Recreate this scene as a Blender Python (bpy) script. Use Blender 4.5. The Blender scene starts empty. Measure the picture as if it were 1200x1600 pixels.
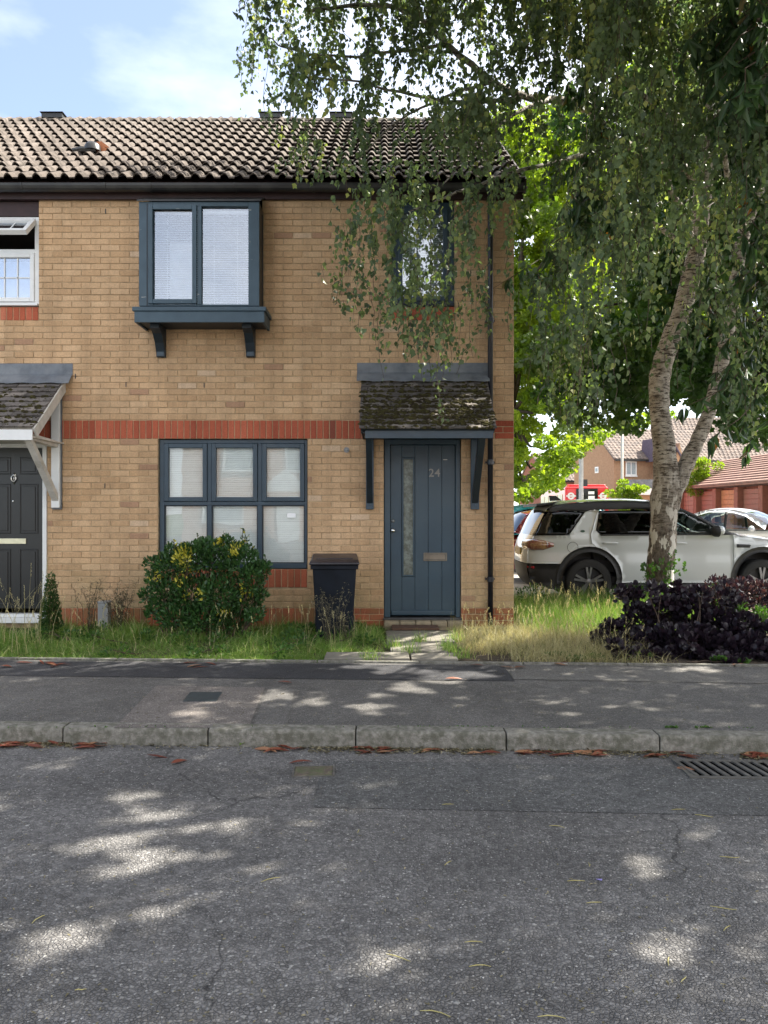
import bpy, bmesh, math, random
import numpy as np
from mathutils import Vector, Matrix
from mathutils.geometry import delaunay_2d_cdt
R = math.radians
random.seed(7); rng = np.random.default_rng(7)
scn = bpy.context.scene
COL = scn.collection

# ------------------------------------------------------------------ camera, sky, sun, exposure
CZ = 1.45; CY = -9.09; F = 1200.0
cam_d = bpy.data.cameras.new('camera'); cam = bpy.data.objects.new('camera', cam_d); COL.objects.link(cam)
cam.location = (0, CY, CZ); cam.rotation_euler = (R(90), 0, 0)
cam_d.sensor_fit = 'VERTICAL'; cam_d.sensor_height = 36.0; cam_d.lens = 36.0 * F / 1600.0
cam_d.clip_start = 0.05; cam_d.clip_end = 2000
scn.camera = cam
SUN_AZ = 63.0; SUN_EL = 54.0
S = Vector((math.sin(R(SUN_AZ)) * math.cos(R(SUN_EL)), math.cos(R(SUN_AZ)) * math.cos(R(SUN_EL)), math.sin(R(SUN_EL))))
sd = bpy.data.lights.new('sun', 'SUN'); sd.energy = 4.0; sd.angle = R(0.55); sd.color = (1.0, 0.94, 0.83)
sun = bpy.data.objects.new('sun', sd); COL.objects.link(sun)
sun.rotation_euler = S.to_track_quat('Z', 'Y').to_euler(); sun.location = (20, 10, 30)
world = bpy.data.worlds.new('World'); scn.world = world; world.use_nodes = True
wn = world.node_tree.nodes; wl = world.node_tree.links; wn.clear()
w_out = wn.new('ShaderNodeOutputWorld'); w_bg = wn.new('ShaderNodeBackground')
w_sky = wn.new('ShaderNodeTexSky'); w_sky.sky_type = 'NISHITA'; w_sky.sun_disc = False
w_sky.sun_elevation = R(SUN_EL); w_sky.sun_rotation = R(SUN_AZ)
w_sky.air_density = 0.8; w_sky.dust_density = 0.6; w_sky.ozone_density = 2.0
w_tc = wn.new('ShaderNodeTexCoord'); w_mp = wn.new('ShaderNodeMapping')
w_mp.inputs['Scale'].default_value = (1.0, 0.8, 2.4); w_mp.inputs['Location'].default_value = (0.35, 0.2, 0.1)
w_ns = wn.new('ShaderNodeTexNoise'); w_ns.inputs['Scale'].default_value = 1.5; w_ns.inputs['Detail'].default_value = 7; w_ns.inputs['Roughness'].default_value = 0.52
w_rp = wn.new('ShaderNodeValToRGB'); w_rp.color_ramp.elements[0].position = 0.33; w_rp.color_ramp.elements[1].position = 0.66
w_rp.color_ramp.elements[0].color = (0.09, 0.09, 0.09, 1); w_rp.color_ramp.elements[1].color = (0.95, 0.95, 0.95, 1)
w_mx = wn.new('ShaderNodeMix'); w_mx.data_type = 'RGBA'
w_mx.inputs['B'].default_value = (8.6, 8.5, 8.5, 1)
w_bg.inputs['Strength'].default_value = 0.07
wl.new(w_tc.outputs['Generated'], w_mp.inputs['Vector']); wl.new(w_mp.outputs['Vector'], w_ns.inputs['Vector'])
w_sx = wn.new('ShaderNodeSeparateXYZ'); wl.new(w_tc.outputs['Generated'], w_sx.inputs['Vector'])
w_m1 = wn.new('ShaderNodeMath'); w_m1.operation = 'MULTIPLY_ADD'; w_m1.inputs[1].default_value = 0.20; wl.new(w_sx.outputs['X'], w_m1.inputs[0]); wl.new(w_ns.outputs['Fac'], w_m1.inputs[2])
w_m2 = wn.new('ShaderNodeMath'); w_m2.operation = 'MULTIPLY_ADD'; w_m2.inputs[1].default_value = -0.10; wl.new(w_sx.outputs['Y'], w_m2.inputs[0]); wl.new(w_m1.outputs['Value'], w_m2.inputs[2])
wl.new(w_m2.outputs['Value'], w_rp.inputs['Fac']); wl.new(w_rp.outputs['Color'], w_mx.inputs['Factor'])
wl.new(w_sky.outputs['Color'], w_mx.inputs['A']); wl.new(w_mx.outputs['Result'], w_bg.inputs['Color'])
wl.new(w_bg.outputs['Background'], w_out.inputs['Surface'])
vs = scn.view_settings
vs.view_transform = 'Standard'; vs.look = 'None'; vs.gamma = 1.0; vs.use_curve_mapping = False
vs.exposure = 2.16
scn.render.engine = 'CYCLES'
scn.cycles.max_bounces = 8; scn.cycles.transparent_max_bounces = 24

# ------------------------------------------------------------------ helpers
def PX(px, D=9.09): return (px - 600) * D / F
def PZ(py, D=9.09): return CZ + (800 - py) * D / F
def at(px, py, D): return Vector((PX(px, D), CY + D, PZ(py, D)))

MATS = {}
def new_mat(name):
    m = bpy.data.materials.new(name); m.use_nodes = True
    n = m.node_tree.nodes; l = m.node_tree.links
    return m, n, l, n['Principled BSDF']
def rgb(c): return (c[0], c[1], c[2], 1)
def noise(n, l, vec, scale, detail=4, rough=0.55):
    t = n.new('ShaderNodeTexNoise'); t.inputs['Scale'].default_value = scale; t.inputs['Detail'].default_value = detail; t.inputs['Roughness'].default_value = rough
    if vec: l.new(vec, t.inputs['Vector'])
    return t.outputs['Fac']
def ramp(n, l, fac, stops):
    r = n.new('ShaderNodeValToRGB'); e = r.color_ramp.elements
    while len(e) < len(stops): e.new(0.5)
    for k, (p, c) in enumerate(stops):
        e[k].position = p; e[k].color = rgb(c) if hasattr(c, '__len__') else (c, c, c, 1)
    l.new(fac, r.inputs['Fac']); return r.outputs['Color']
def mixc(n, l, fac, a, b, mode='MIX'):
    m = n.new('ShaderNodeMix'); m.data_type = 'RGBA'; m.blend_type = mode
    for s, v in (('Factor', fac), ('A', a), ('B', b)):
        if hasattr(v, 'is_linked') or hasattr(v, 'links'): l.new(v, m.inputs[s])
        elif s == 'Factor': m.inputs[s].default_value = v
        else: m.inputs[s].default_value = rgb(v)
    return m.outputs['Result']
def objvec(n): return n.new('ShaderNodeTexCoord').outputs['Object']
def geovec(n): return n.new('ShaderNodeNewGeometry').outputs['Position']
def bump(n, l, h, strength, dist, bsdf, prev=None):
    b = n.new('ShaderNodeBump'); b.inputs['Strength'].default_value = strength; b.inputs['Distance'].default_value = dist
    l.new(h, b.inputs['Height'])
    if prev: l.new(prev, b.inputs['Normal'])
    l.new(b.outputs['Normal'], bsdf.inputs['Normal']); return b.outputs['Normal']

def simple(name, c, rough=0.5, metal=0.0, var=0.18, scale=8.0, bmp=0.15, bscale=60.0, bdist=0.002, c2=None, spec=0.5, coat=0.0, tone=False, lo=0.42, hi=0.6):
    """generic weathered material; colour varies by world-position noise"""
    m, n, l, b = new_mat(name)
    v = geovec(n)
    f = noise(n, l, v, scale, 5)
    dark = tuple(x * (1 - var) for x in c); lite = tuple(min(1, x * (1 + var)) for x in c)
    col = ramp(n, l, f, [(0.3, dark), (0.7, lite)])
    if c2 is not None:
        f2 = noise(n, l, v, scale * 0.45, 6, 0.65)
        k = ramp(n, l, f2, [(lo, 0.0), (hi, 1.0)])
        col = mixc(n, l, k, col, c2)
    if tone:
        a = n.new('ShaderNodeAttribute'); a.attribute_name = 'tone'
        t = ramp(n, l, a.outputs['Fac'], [(0.0, 0.72), (1.0, 1.2)])
        col = mixc(n, l, 1.0, col, t, 'MULTIPLY')
    l.new(col, b.inputs['Base Color'])
    b.inputs['Roughness'].default_value = rough; b.inputs['Metallic'].default_value = metal
    b.inputs['Specular IOR Level'].default_value = spec; b.inputs['Coat Weight'].default_value = coat
    b.inputs['Coat Roughness'].default_value = 0.05
    if bmp > 0: bump(n, l, noise(n, l, v, bscale, 4), bmp, bdist, b)
    MATS[name] = m; return m

def leaf_mat(name, stops, trans=0.42, rough=0.45, tcol=(1.25, 1.35, 0.6), spec=0.4):
    m, n, l, b = new_mat(name)
    a = n.new('ShaderNodeAttribute'); a.attribute_name = 'tone'
    col = ramp(n, l, a.outputs['Fac'], stops)
    l.new(col, b.inputs['Base Color']); b.inputs['Roughness'].default_value = rough; b.inputs['Specular IOR Level'].default_value = spec
    t = n.new('ShaderNodeBsdfTranslucent'); tc = mixc(n, l, 1.0, col, tcol, 'MULTIPLY'); l.new(tc, t.inputs['Color'])
    mx = n.new('ShaderNodeMixShader'); mx.inputs['Fac'].default_value = trans
    l.new(b.outputs['BSDF'], mx.inputs[1]); l.new(t.outputs['BSDF'], mx.inputs[2])
    l.new(mx.outputs['Shader'], n['Material Output'].inputs['Surface']); return m

def glass_mat(name, tint=(1, 1, 1), refl=0.1, rough=0.0):
    m, n, l, b = new_mat(name); n.remove(b)
    tr = n.new('ShaderNodeBsdfTransparent'); tr.inputs['Color'].default_value = rgb(tint)
    gl = n.new('ShaderNodeBsdfGlossy'); gl.inputs['Roughness'].default_value = rough; gl.inputs['Color'].default_value = (0.95, 0.97, 1, 1)
    fr = n.new('ShaderNodeFresnel'); fr.inputs['IOR'].default_value = 1.5
    ad = n.new('ShaderNodeMath'); ad.operation = 'ADD'; ad.use_clamp = True; ad.inputs[1].default_value = refl
    l.new(fr.outputs['Fac'], ad.inputs[0])
    # old panes are never flat: slight waviness
    bp = n.new('ShaderNodeBump'); bp.inputs['Strength'].default_value = 0.06; bp.inputs['Distance'].default_value = 0.01
    l.new(noise(n, l, geovec(n), 3.0, 1), bp.inputs['Height']); l.new(bp.outputs['Normal'], gl.inputs['Normal'])
    mx = n.new('ShaderNodeMixShader'); l.new(ad.outputs['Value'], mx.inputs['Fac'])
    l.new(tr.outputs['BSDF'], mx.inputs[1]); l.new(gl.outputs['BSDF'], mx.inputs[2])
    l.new(mx.outputs['Shader'], n['Material Output'].inputs['Surface']); return m

def tag(o, label=None, cat=None, group=None, kind=None):
    if label: o['label'] = label
    if cat: o['category'] = cat
    if group: o['group'] = group
    if kind: o['kind'] = kind
    return o
def link(name, data, parent=None, loc=None, rot=None):
    o = bpy.data.objects.new(name, data); COL.objects.link(o)
    if parent is not None: o.parent = parent
    if loc is not None: o.location = loc
    if rot is not None: o.rotation_euler = rot
    return o
def empty(name, loc=(0, 0, 0), rot=(0, 0, 0), label=None, cat=None, group=None, kind=None, parent=None):
    o = link(name, None, parent, loc, rot); o.empty_display_size = 0.1
    return tag(o, label, cat, group, kind)
def mesh_data(name, v, f, mat, smooth=False, tones=None):
    me = bpy.data.meshes.new(name); me.from_pydata([tuple(x) for x in v], [], f)
    if mat: me.materials.append(mat)
    if smooth: me.polygons.foreach_set('use_smooth', [True] * len(me.polygons))
    if tones is not None:
        at_ = me.attributes.new('tone', 'FLOAT', 'FACE'); at_.data.foreach_set('value', np.asarray(tones, dtype=np.float32))
    me.update(); return me
def mod_bevel(o, w=0.004, seg=2, ang=35):
    m = o.modifiers.new('bevel', 'BEVEL'); m.width = w; m.segments = seg; m.limit_method = 'ANGLE'; m.angle_limit = R(ang)
    m.harden_normals = False; return o

class MB:
    """collects simple shapes, in the parent's local space, into ONE mesh"""
    def __init__(s): s.v = []; s.f = []; s.t = []
    def add(s, v, f, tone=None):
        k = len(s.v); s.v += [tuple(p) for p in v]; s.f += [[i + k for i in q] for q in f]
        s.t += [0.5 if tone is None else tone] * len(f); return s
    def box(s, x0, x1, y0, y1, z0, z1, tone=None, M=None):
        x0, x1 = min(x0, x1), max(x0, x1); y0, y1 = min(y0, y1), max(y0, y1); z0, z1 = min(z0, z1), max(z0, z1)
        v = [(x0, y0, z0), (x1, y0, z0), (x1, y1, z0), (x0, y1, z0), (x0, y0, z1), (x1, y0, z1), (x1, y1, z1), (x0, y1, z1)]
        if M is not None: v = [tuple(M @ Vector(p)) for p in v]
        return s.add(v, [[0, 3, 2, 1], [4, 5, 6, 7], [0, 1, 5, 4], [1, 2, 6, 5], [2, 3, 7, 6], [3, 0, 4, 7]], tone)
    def prism(s, poly, axis, a, b, tone=None):
        """extrude a 2D polygon: axis 'x' -> poly=(y,z); 'y' -> (x,z); 'z' -> (x,y)"""
        mk = {'x': lambda p, c: (c, p[0], p[1]), 'y': lambda p, c: (p[0], c, p[1]), 'z': lambda p, c: (p[0], p[1], c)}[axis]
        n = len(poly); v = [mk(p, a) for p in poly] + [mk(p, b) for p in poly]
        f = [list(range(n))[::-1], list(range(n, 2 * n))] + [[i, (i + 1) % n, n + (i + 1) % n, n + i] for i in range(n)]
        return s.add(v, f, tone)
    def tube(s, pts, rad, n=6, cap=True, tone=None, squash=None):
        pts = [Vector(p) for p in pts]
        if not hasattr(rad, '__len__'): rad = [rad] * len(pts)
        t0 = (pts[1] - pts[0]).normalized()
        ref = Vector((0, 0, 1)) if abs(t0.z) < 0.9 else Vector((1, 0, 0))
        u = t0.cross(ref).normalized(); v = []; k0 = None
        for i, p in enumerate(pts):
            t = (pts[min(i + 1, len(pts) - 1)] - pts[max(i - 1, 0)]).normalized()
            u = (u - t * u.dot(t)).normalized(); w = t.cross(u)
            for j in range(n):
                a = 2 * math.pi * j / n; v.append(p + (u * math.cos(a) + w * math.sin(a)) * rad[i])
        f = [[i * n + j, i * n + (j + 1) % n, (i + 1) * n + (j + 1) % n, (i + 1) * n + j] for i in range(len(pts) - 1) for j in range(n)]
        if cap: f += [list(range(n))[::-1], [(len(pts) - 1) * n + j for j in range(n)]]
        return s.add(v, f, tone)
    def lathe(s, prof, axis='z', c=(0, 0, 0), n=16, tone=None):
        """prof = [(radius, height)]"""
        v = []; m = len(prof)
        for j in range(n):
            a = 2 * math.pi * j / n
            for r, h in prof:
                p = {'z': (r * math.cos(a), r * math.sin(a), h), 'y': (r * math.cos(a), h, r * math.sin(a)), 'x': (h, r * math.cos(a), r * math.sin(a))}[axis]
                v.append((p[0] + c[0], p[1] + c[1], p[2] + c[2]))
        f = [[j * m + i, ((j + 1) % n) * m + i, ((j + 1) % n) * m + i + 1, j * m + i + 1] for j in range(n) for i in range(m - 1)]
        return s.add(v, f, tone)
    def build(s, name, mat, parent=None, smooth=False, tones=False, bevel=0, loc=None, rot=None, seg=2):
        me = mesh_data(name, s.v, s.f, mat, smooth, s.t if tones else None)
        o = link(name, me, parent, loc, rot)
        if bevel: mod_bevel(o, bevel, seg)
        return o

# ---- leaves in bulk (numpy)
SHAPES = {
    'birch': ([(0, 0, 0), (-0.5, 0.32, 0.12), (0, 1, -0.05), (0.5, 0.32, 0.12)], [[0, 2, 1], [0, 3, 2]]),
    'oval': ([(0, 0, 0), (-0.42, 0.3, 0.1), (-0.4, 0.66, 0.1), (0, 1, -0.08), (0.4, 0.66, 0.1), (0.42, 0.3, 0.1)], [[0, 3, 2, 1], [0, 5, 4, 3]]),
    'long': ([(0, 0, 0), (-0.45, 0.28, 0.1), (-0.42, 0.6, 0.02), (0, 1, -0.22), (0.42, 0.6, 0.02), (0.45, 0.28, 0.1)], [[0, 3, 2, 1], [0, 5, 4, 3]]),
    'round': ([(0, 0, 0), (-0.42, 0.15, 0.12), (-0.5, 0.55, 0.16), (-0.3, 0.9, 0.06), (0, 1, -0.04), (0.3, 0.9, 0.06), (0.5, 0.55, 0.16), (0.42, 0.15, 0.12)], [[0, 4, 3, 2, 1], [0, 7, 6, 5, 4]]),
    'lobed': ([(0, 0, 0), (-0.5, 0.2, 0.1), (-0.25, 0.45, 0.04), (-0.45, 0.8, 0.12), (0, 1, -0.05), (0.45, 0.8, 0.12), (0.25, 0.45, 0.04), (0.5, 0.2, 0.1)], [[0, 2, 1], [0, 4, 3, 2], [0, 7, 6], [0, 6, 5, 4]]),
}
def leaves(name, P, Dr, size, width, tone, shape, mat, parent, kind=None, roll=1.0, Nhint=None):
    P = np.asarray(P, dtype=np.float64); N = len(P)
    Dr = np.asarray(Dr, dtype=np.float64); Dr = Dr / (np.linalg.norm(Dr, axis=1, keepdims=True) + 1e-9)
    ref = rng.normal(size=(N, 3)) * roll + (0 if Nhint is None else Nhint)
    U = np.cross(Dr, ref); U /= (np.linalg.norm(U, axis=1, keepdims=True) + 1e-9)
    W = np.cross(U, Dr)
    lv, lf = SHAPES[shape]; lv = np.array(lv); nv = len(lv)
    size = np.broadcast_to(np.asarray(size, dtype=np.float64), (N,)); width = np.broadcast_to(np.asarray(width, dtype=np.float64), (N,))
    V = P[:, None, :] + U[:, None, :] * (lv[None, :, 0:1] * width[:, None, None]) + Dr[:, None, :] * (lv[None, :, 1:2] * size[:, None, None]) + W[:, None, :] * (lv[None, :, 2:3] * size[:, None, None])
    V = V.reshape(-1, 3)
    tot = []; loops = []
    per = [len(f) for f in lf]; flat = np.array([i for f in lf for i in f])
    loops = (flat[None, :] + (np.arange(N) * nv)[:, None]).reshape(-1)
    totals = np.tile(np.array(per), N); starts = np.concatenate([[0], np.cumsum(totals)[:-1]])
    me = bpy.data.meshes.new(name)
    me.vertices.add(len(V)); me.vertices.foreach_set('co', V.astype(np.float32).reshape(-1))
    me.loops.add(len(loops)); me.loops.foreach_set('vertex_index', loops.astype(np.int32))
    me.polygons.add(len(totals)); me.polygons.foreach_set('loop_start', starts.astype(np.int32)); me.polygons.foreach_set('loop_total', totals.astype(np.int32))
    a = me.attributes.new('tone', 'FLOAT', 'FACE'); a.data.foreach_set('value', np.repeat(np.asarray(tone, dtype=np.float32), len(lf)))
    me.materials.append(mat); me.update(calc_edges=True); me.validate()
    o = link(name, me, parent)
    if kind: o['kind'] = kind
    return o

def blades(name, base, height, lean, width, tone, mat, parent=None, kind='stuff', seg=3):
    """curved grass blades; base (N,3), lean (N,2) horizontal tip offset"""
    N = len(base); t = np.linspace(0, 1, seg + 1)
    ang = rng.uniform(0, math.pi, N); side = np.stack([np.cos(ang), np.sin(ang), np.zeros(N)], 1)
    V = np.zeros((N, (seg + 1) * 2, 3))
    for i, k in enumerate(t):
        c = base.copy(); c[:, 0] += lean[:, 0] * k * k; c[:, 1] += lean[:, 1] * k * k; c[:, 2] += height * (k - 0.25 * k * k * np.minimum(1.5, np.hypot(lean[:, 0], lean[:, 1]) / height))
        w = width * (1 - 0.9 * k ** 1.5)
        V[:, 2 * i] = c - side * w[:, None] * 0.5; V[:, 2 * i + 1] = c + side * w[:, None] * 0.5
    nv = (seg + 1) * 2
    q = np.array([[2 * i, 2 * i + 1, 2 * i + 3, 2 * i + 2] for i in range(seg)])
    loops = (q.reshape(-1)[None, :] + (np.arange(N) * nv)[:, None]).reshape(-1)
    me = bpy.data.meshes.new(name); me.vertices.add(N * nv); me.vertices.foreach_set('co', V.astype(np.float32).reshape(-1))
    me.loops.add(len(loops)); me.loops.foreach_set('vertex_index', loops.astype(np.int32))
    me.polygons.add(N * seg); me.polygons.foreach_set('loop_start', (np.arange(N * seg) * 4).astype(np.int32)); me.polygons.foreach_set('loop_total', np.full(N * seg, 4, dtype=np.int32))
    a = me.attributes.new('tone', 'FLOAT', 'FACE'); a.data.foreach_set('value', np.repeat(np.asarray(tone, dtype=np.float32), seg))
    me.materials.append(mat); me.update(calc_edges=True)
    o = link(name, me, parent)
    if kind: o['kind'] = kind
    return o

# ------------------------------------------------------------------ materials
def brick_mat(name, base, alt, stain=None):
    m, n, l, b = new_mat(name); v = geovec(n)
    a = n.new('ShaderNodeAttribute'); a.attribute_name = 'tone'
    col = ramp(n, l, a.outputs['Fac'], [(0.0, alt[0]), (0.12, base[0]), (0.5, base[1]), (0.85, base[2]), (1.0, alt[1])])
    f = noise(n, l, v, 55, 6, 0.7); k = ramp(n, l, f, [(0.34, 0.78), (0.62, 1.10)])
    col = mixc(n, l, 1.0, col, k, 'MULTIPLY')
    f = noise(n, l, v, 1.6, 6, 0.7); k = ramp(n, l, f, [(0.3, 0.80), (0.65, 1.08)])
    col = mixc(n, l, 1.0, col, k, 'MULTIPLY')
    mps = n.new('ShaderNodeMapping'); mps.inputs['Scale'].default_value = (5.0, 5.0, 0.35); l.new(v, mps.inputs['Vector'])
    k = ramp(n, l, noise(n, l, mps.outputs['Vector'], 1.0, 7, 0.75), [(0.34, 0.80), (0.56, 1.04)]); col = mixc(n, l, 1.0, col, k, 'MULTIPLY')
    # green algae film in the damp courses near the ground
    sx = n.new('ShaderNodeSeparateXYZ'); l.new(v, sx.inputs['Vector'])
    mr = n.new('ShaderNodeMapRange'); mr.inputs['From Min'].default_value = 0.3; mr.inputs['From Max'].default_value = 0.95; mr.inputs['To Min'].default_value = 1.0; mr.inputs['To Max'].default_value = 0.0
    l.new(sx.outputs['Z'], mr.inputs['Value'])
    g = n.new('ShaderNodeMath'); g.operation = 'MULTIPLY'; l.new(mr.outputs['Result'], g.inputs[0]); l.new(ramp(n, l, noise(n, l, v, 3.0, 5), [(0.35, 0.0), (0.62, 0.55)]), g.inputs[1])
    col = mixc(n, l, g.outputs['Value'], col, (0.15, 0.16, 0.07))
    l.new(col, b.inputs['Base Color']); b.inputs['Roughness'].default_value = 0.9; b.inputs['Specular IOR Level'].default_value = 0.2
    bump(n, l, noise(n, l, v, 140, 5, 0.7), 0.6, 0.003, b)
    return m
M_BUFF = brick_mat('buff_brick', [(0.50, 0.322, 0.180), (0.565, 0.375, 0.217), (0.62, 0.425, 0.256)], [(0.42, 0.255, 0.16), (0.62, 0.45, 0.30)])
M_RED = brick_mat('red_brick', [(0.34, 0.085, 0.05), (0.42, 0.11, 0.06), (0.50, 0.14, 0.08)], [(0.25, 0.075, 0.05), (0.50, 0.17, 0.10)])
M_MORT = simple('mortar', (0.50, 0.37, 0.225), 0.95, var=0.15, scale=14, bmp=0.4, bscale=120, c2=(0.24, 0.19, 0.12), lo=0.42, hi=0.75)
M_GABLE, gn, gl_, gb = new_mat('gable_brickwork')
bt = gn.new('ShaderNodeTexBrick'); bt.inputs['Scale'].default_value = 1.0; bt.inputs['Brick Width'].default_value = 0.2275; bt.inputs['Row Height'].default_value = 0.0741; bt.inputs['Mortar Size'].default_value = 0.01
bt.inputs['Color1'].default_value = (0.38, 0.27, 0.15, 1); bt.inputs['Color2'].default_value = (0.47, 0.34, 0.2, 1); bt.inputs['Mortar'].default_value = (0.5, 0.44, 0.32, 1)
mpp = gn.new('ShaderNodeMapping'); mpp.inputs['Rotation'].default_value = (R(90), 0, R(90)); gl_.new(geovec(gn), mpp.inputs['Vector'])
sxx = gn.new('ShaderNodeSeparateXYZ'); gl_.new(geovec(gn), sxx.inputs['Vector']); cxx = gn.new('ShaderNodeCombineXYZ')
gl_.new(sxx.outputs['Y'], cxx.inputs['X']); gl_.new(sxx.outputs['Z'], cxx.inputs['Y']); gl_.new(cxx.outputs['Vector'], bt.inputs['Vector']); gl_.new(bt.outputs['Color'], gb.inputs['Base Color'])
gb.inputs['Roughness'].default_value = 0.9

# weathered concrete roof tile: pale, with black lichen
m, n, l, b = new_mat('roof_tile'); v = geovec(n)
a = n.new('ShaderNodeAttribute'); a.attribute_name = 'tone'
c0 = ramp(n, l, a.outputs['Fac'], [(0.0, (0.11, 0.092, 0.08)), (0.5, (0.135, 0.113, 0.098)), (1.0, (0.16, 0.136, 0.12))])
k = ramp(n, l, noise(n, l, v, 9, 7, 0.72), [(0.46, 0.0), (0.60, 1.0)]); c0 = mixc(n, l, k, c0, (0.06, 0.05, 0.042))
k = ramp(n, l, noise(n, l, v, 24, 4, 0.6), [(0.62, 0.0), (0.70, 0.8)]); c0 = mixc(n, l, k, c0, (0.21, 0.19, 0.165))
l.new(c0, b.inputs['Base Color']); b.inputs['Roughness'].default_value = 0.92; b.inputs['Specular IOR Level'].default_value = 0.2
bump(n, l, noise(n, l, v, 90, 5), 0.5, 0.004, b); M_TILE = m

m, n, l, b = new_mat('canopy_slate'); v = geovec(n)
a = n.new('ShaderNodeAttribute'); a.attribute_name = 'tone'
c0 = ramp(n, l, a.outputs['Fac'], [(0.0, (0.075, 0.065, 0.06)), (0.6, (0.13, 0.115, 0.105)), (1.0, (0.22, 0.19, 0.165))])
k = ramp(n, l, noise(n, l, v, 14, 7, 0.7), [(0.5, 0.0), (0.62, 1.0)]); c0 = mixc(n, l, k, c0, (0.035, 0.03, 0.022))
k = ramp(n, l, noise(n, l, v, 30, 4, 0.6), [(0.66, 0.0), (0.72, 0.9)]); c0 = mixc(n, l, k, c0, (0.36, 0.33, 0.27))
l.new(c0, b.inputs['Base Color']); b.inputs['Roughness'].default_value = 0.85
bump(n, l, noise(n, l, v, 60, 6), 0.6, 0.006, b); M_SLATE = m
M_MOSS = simple('moss', (0.055, 0.050, 0.018), 1.0, var=0.5, scale=40, bmp=0.8, bscale=200, bdist=0.006, c2=(0.03, 0.024, 0.016), spec=0.1)

def asphalt(name, base, stone, scale=75, light=0.9, bstr=0.9, worn=False):
    m, n, l, b = new_mat(name); v = geovec(n)
    wob = n.new('ShaderNodeMix'); wob.data_type = 'VECTOR'
    vo = n.new('ShaderNodeTexVoronoi'); vo.feature = 'F1'; vo.inputs['Scale'].default_value = scale; l.new(v, vo.inputs['Vector'])
    ve = n.new('ShaderNodeTexVoronoi'); ve.feature = 'DISTANCE_TO_EDGE'; ve.inputs['Scale'].default_value = scale; l.new(v, ve.inputs['Vector'])
    sep = n.new('ShaderNodeSeparateColor'); l.new(vo.outputs['Color'], sep.inputs['Color'])
    c = ramp(n, l, sep.outputs['Red'], [(0.0, tuple(x * 0.68 for x in base)), (0.6, base), (0.93, tuple(x * 1.25 for x in base)), (0.985, stone), (1.0, tuple(min(1, x * 1.5) for x in stone))])
    gap = ramp(n, l, ve.outputs['Distance'], [(0.0, 0.30), (0.14, 1.0)])
    gmask = ramp(n, l, noise(n, l, v, scale * 0.22, 4, 0.7), [(0.36, 0.15), (0.62, 1.0)])
    c = mixc(n, l, gmask, c, mixc(n, l, 1.0, c, gap, 'MULTIPLY'))
    k = ramp(n, l, noise(n, l, v, scale * 3.2, 3, 0.7), [(0.3, 0.72), (0.7, 1.28)]); c = mixc(n, l, 1.0, c, k, 'MULTIPLY')
    k = ramp(n, l, noise(n, l, v, 0.9, 6, 0.65), [(0.3, 0.78), (0.7, 1.22)]); c = mixc(n, l, 1.0, c, k, 'MULTIPLY')
    k = ramp(n, l, noise(n, l, v, 7, 6, 0.7), [(0.3, 0.82), (0.7, 1.18)]); c = mixc(n, l, 1.0, c, k, 'MULTIPLY')
    if worn:
        mw = n.new('ShaderNodeMapping'); mw.inputs['Scale'].default_value = (0.22, 1.5, 1); l.new(v, mw.inputs['Vector'])
        k = ramp(n, l, noise(n, l, mw.outputs['Vector'], 1.0, 5, 0.6), [(0.34, 0.80), (0.62, 1.16)]); c = mixc(n, l, 1.0, c, k, 'MULTIPLY')
        k = ramp(n, l, noise(n, l, v, 2.4, 7, 0.75), [(0.62, 1.0), (0.70, 0.72)]); c = mixc(n, l, 1.0, c, k, 'MULTIPLY')
        nz = n.new('ShaderNodeTexNoise'); nz.inputs['Scale'].default_value = 3.0; nz.inputs['Detail'].default_value = 6; l.new(v, nz.inputs['Vector'])
        ad = n.new('ShaderNodeVectorMath'); ad.operation = 'MULTIPLY_ADD'; ad.inputs[1].default_value = (0.5, 0.5, 0); l.new(nz.outputs['Color'], ad.inputs[0]); l.new(v, ad.inputs[2])
        vc = n.new('ShaderNodeTexVoronoi'); vc.feature = 'DISTANCE_TO_EDGE'; vc.inputs['Scale'].default_value = 0.55; l.new(ad.outputs['Vector'], vc.inputs['Vector'])
        k = ramp(n, l, vc.outputs['Distance'], [(0.0, 0.35), (0.006, 1.0)]); msk = ramp(n, l, noise(n, l, v, 0.8, 3), [(0.45, 0.0), (0.55, 1.0)])
        c = mixc(n, l, msk, c, mixc(n, l, 1.0, c, k, 'MULTIPLY'))
    # pale grit
    vg = n.new('ShaderNodeTexVoronoi'); vg.inputs['Scale'].default_value = scale * 2.3; l.new(v, vg.inputs['Vector'])
    sg = n.new('ShaderNodeSeparateColor'); l.new(vg.outputs['Color'], sg.inputs['Color'])
    gm = n.new('ShaderNodeMath'); gm.operation = 'GREATER_THAN'; gm.inputs[1].default_value = 0.99; l.new(sg.outputs['Green'], gm.inputs[0])
    c = mixc(n, l, gm.outputs['Value'], c, tuple(min(1, x * 1.9) for x in stone))
    l.new(c, b.inputs['Base Color']); b.inputs['Roughness'].default_value = 0.82; b.inputs['Specular IOR Level'].default_value = 0.35
    h = ramp(n, l, ve.outputs['Distance'], [(0.0, 0.0), (0.25, 1.0)])
    nn = bump(n, l, h, bstr, 0.006, b); bump(n, l, noise(n, l, v, 260, 3), 0.4, 0.002, b, nn)
    return m
M_ROAD = asphalt('road_asphalt', (0.158, 0.153, 0.149), (0.215, 0.21, 0.20), 74, worn=True)
M_PAVE = asphalt('old_asphalt', (0.135, 0.129, 0.121), (0.2, 0.19, 0.18), 130, bstr=0.6)
M_FRESH = asphalt('fresh_asphalt', (0.048, 0.048, 0.053), (0.08, 0.08, 0.08), 150, bstr=0.5)
M_CHIP = asphalt('chipping_asphalt', (0.19, 0.17, 0.155), (0.32, 0.29, 0.27), 150, bstr=0.6)
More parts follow.
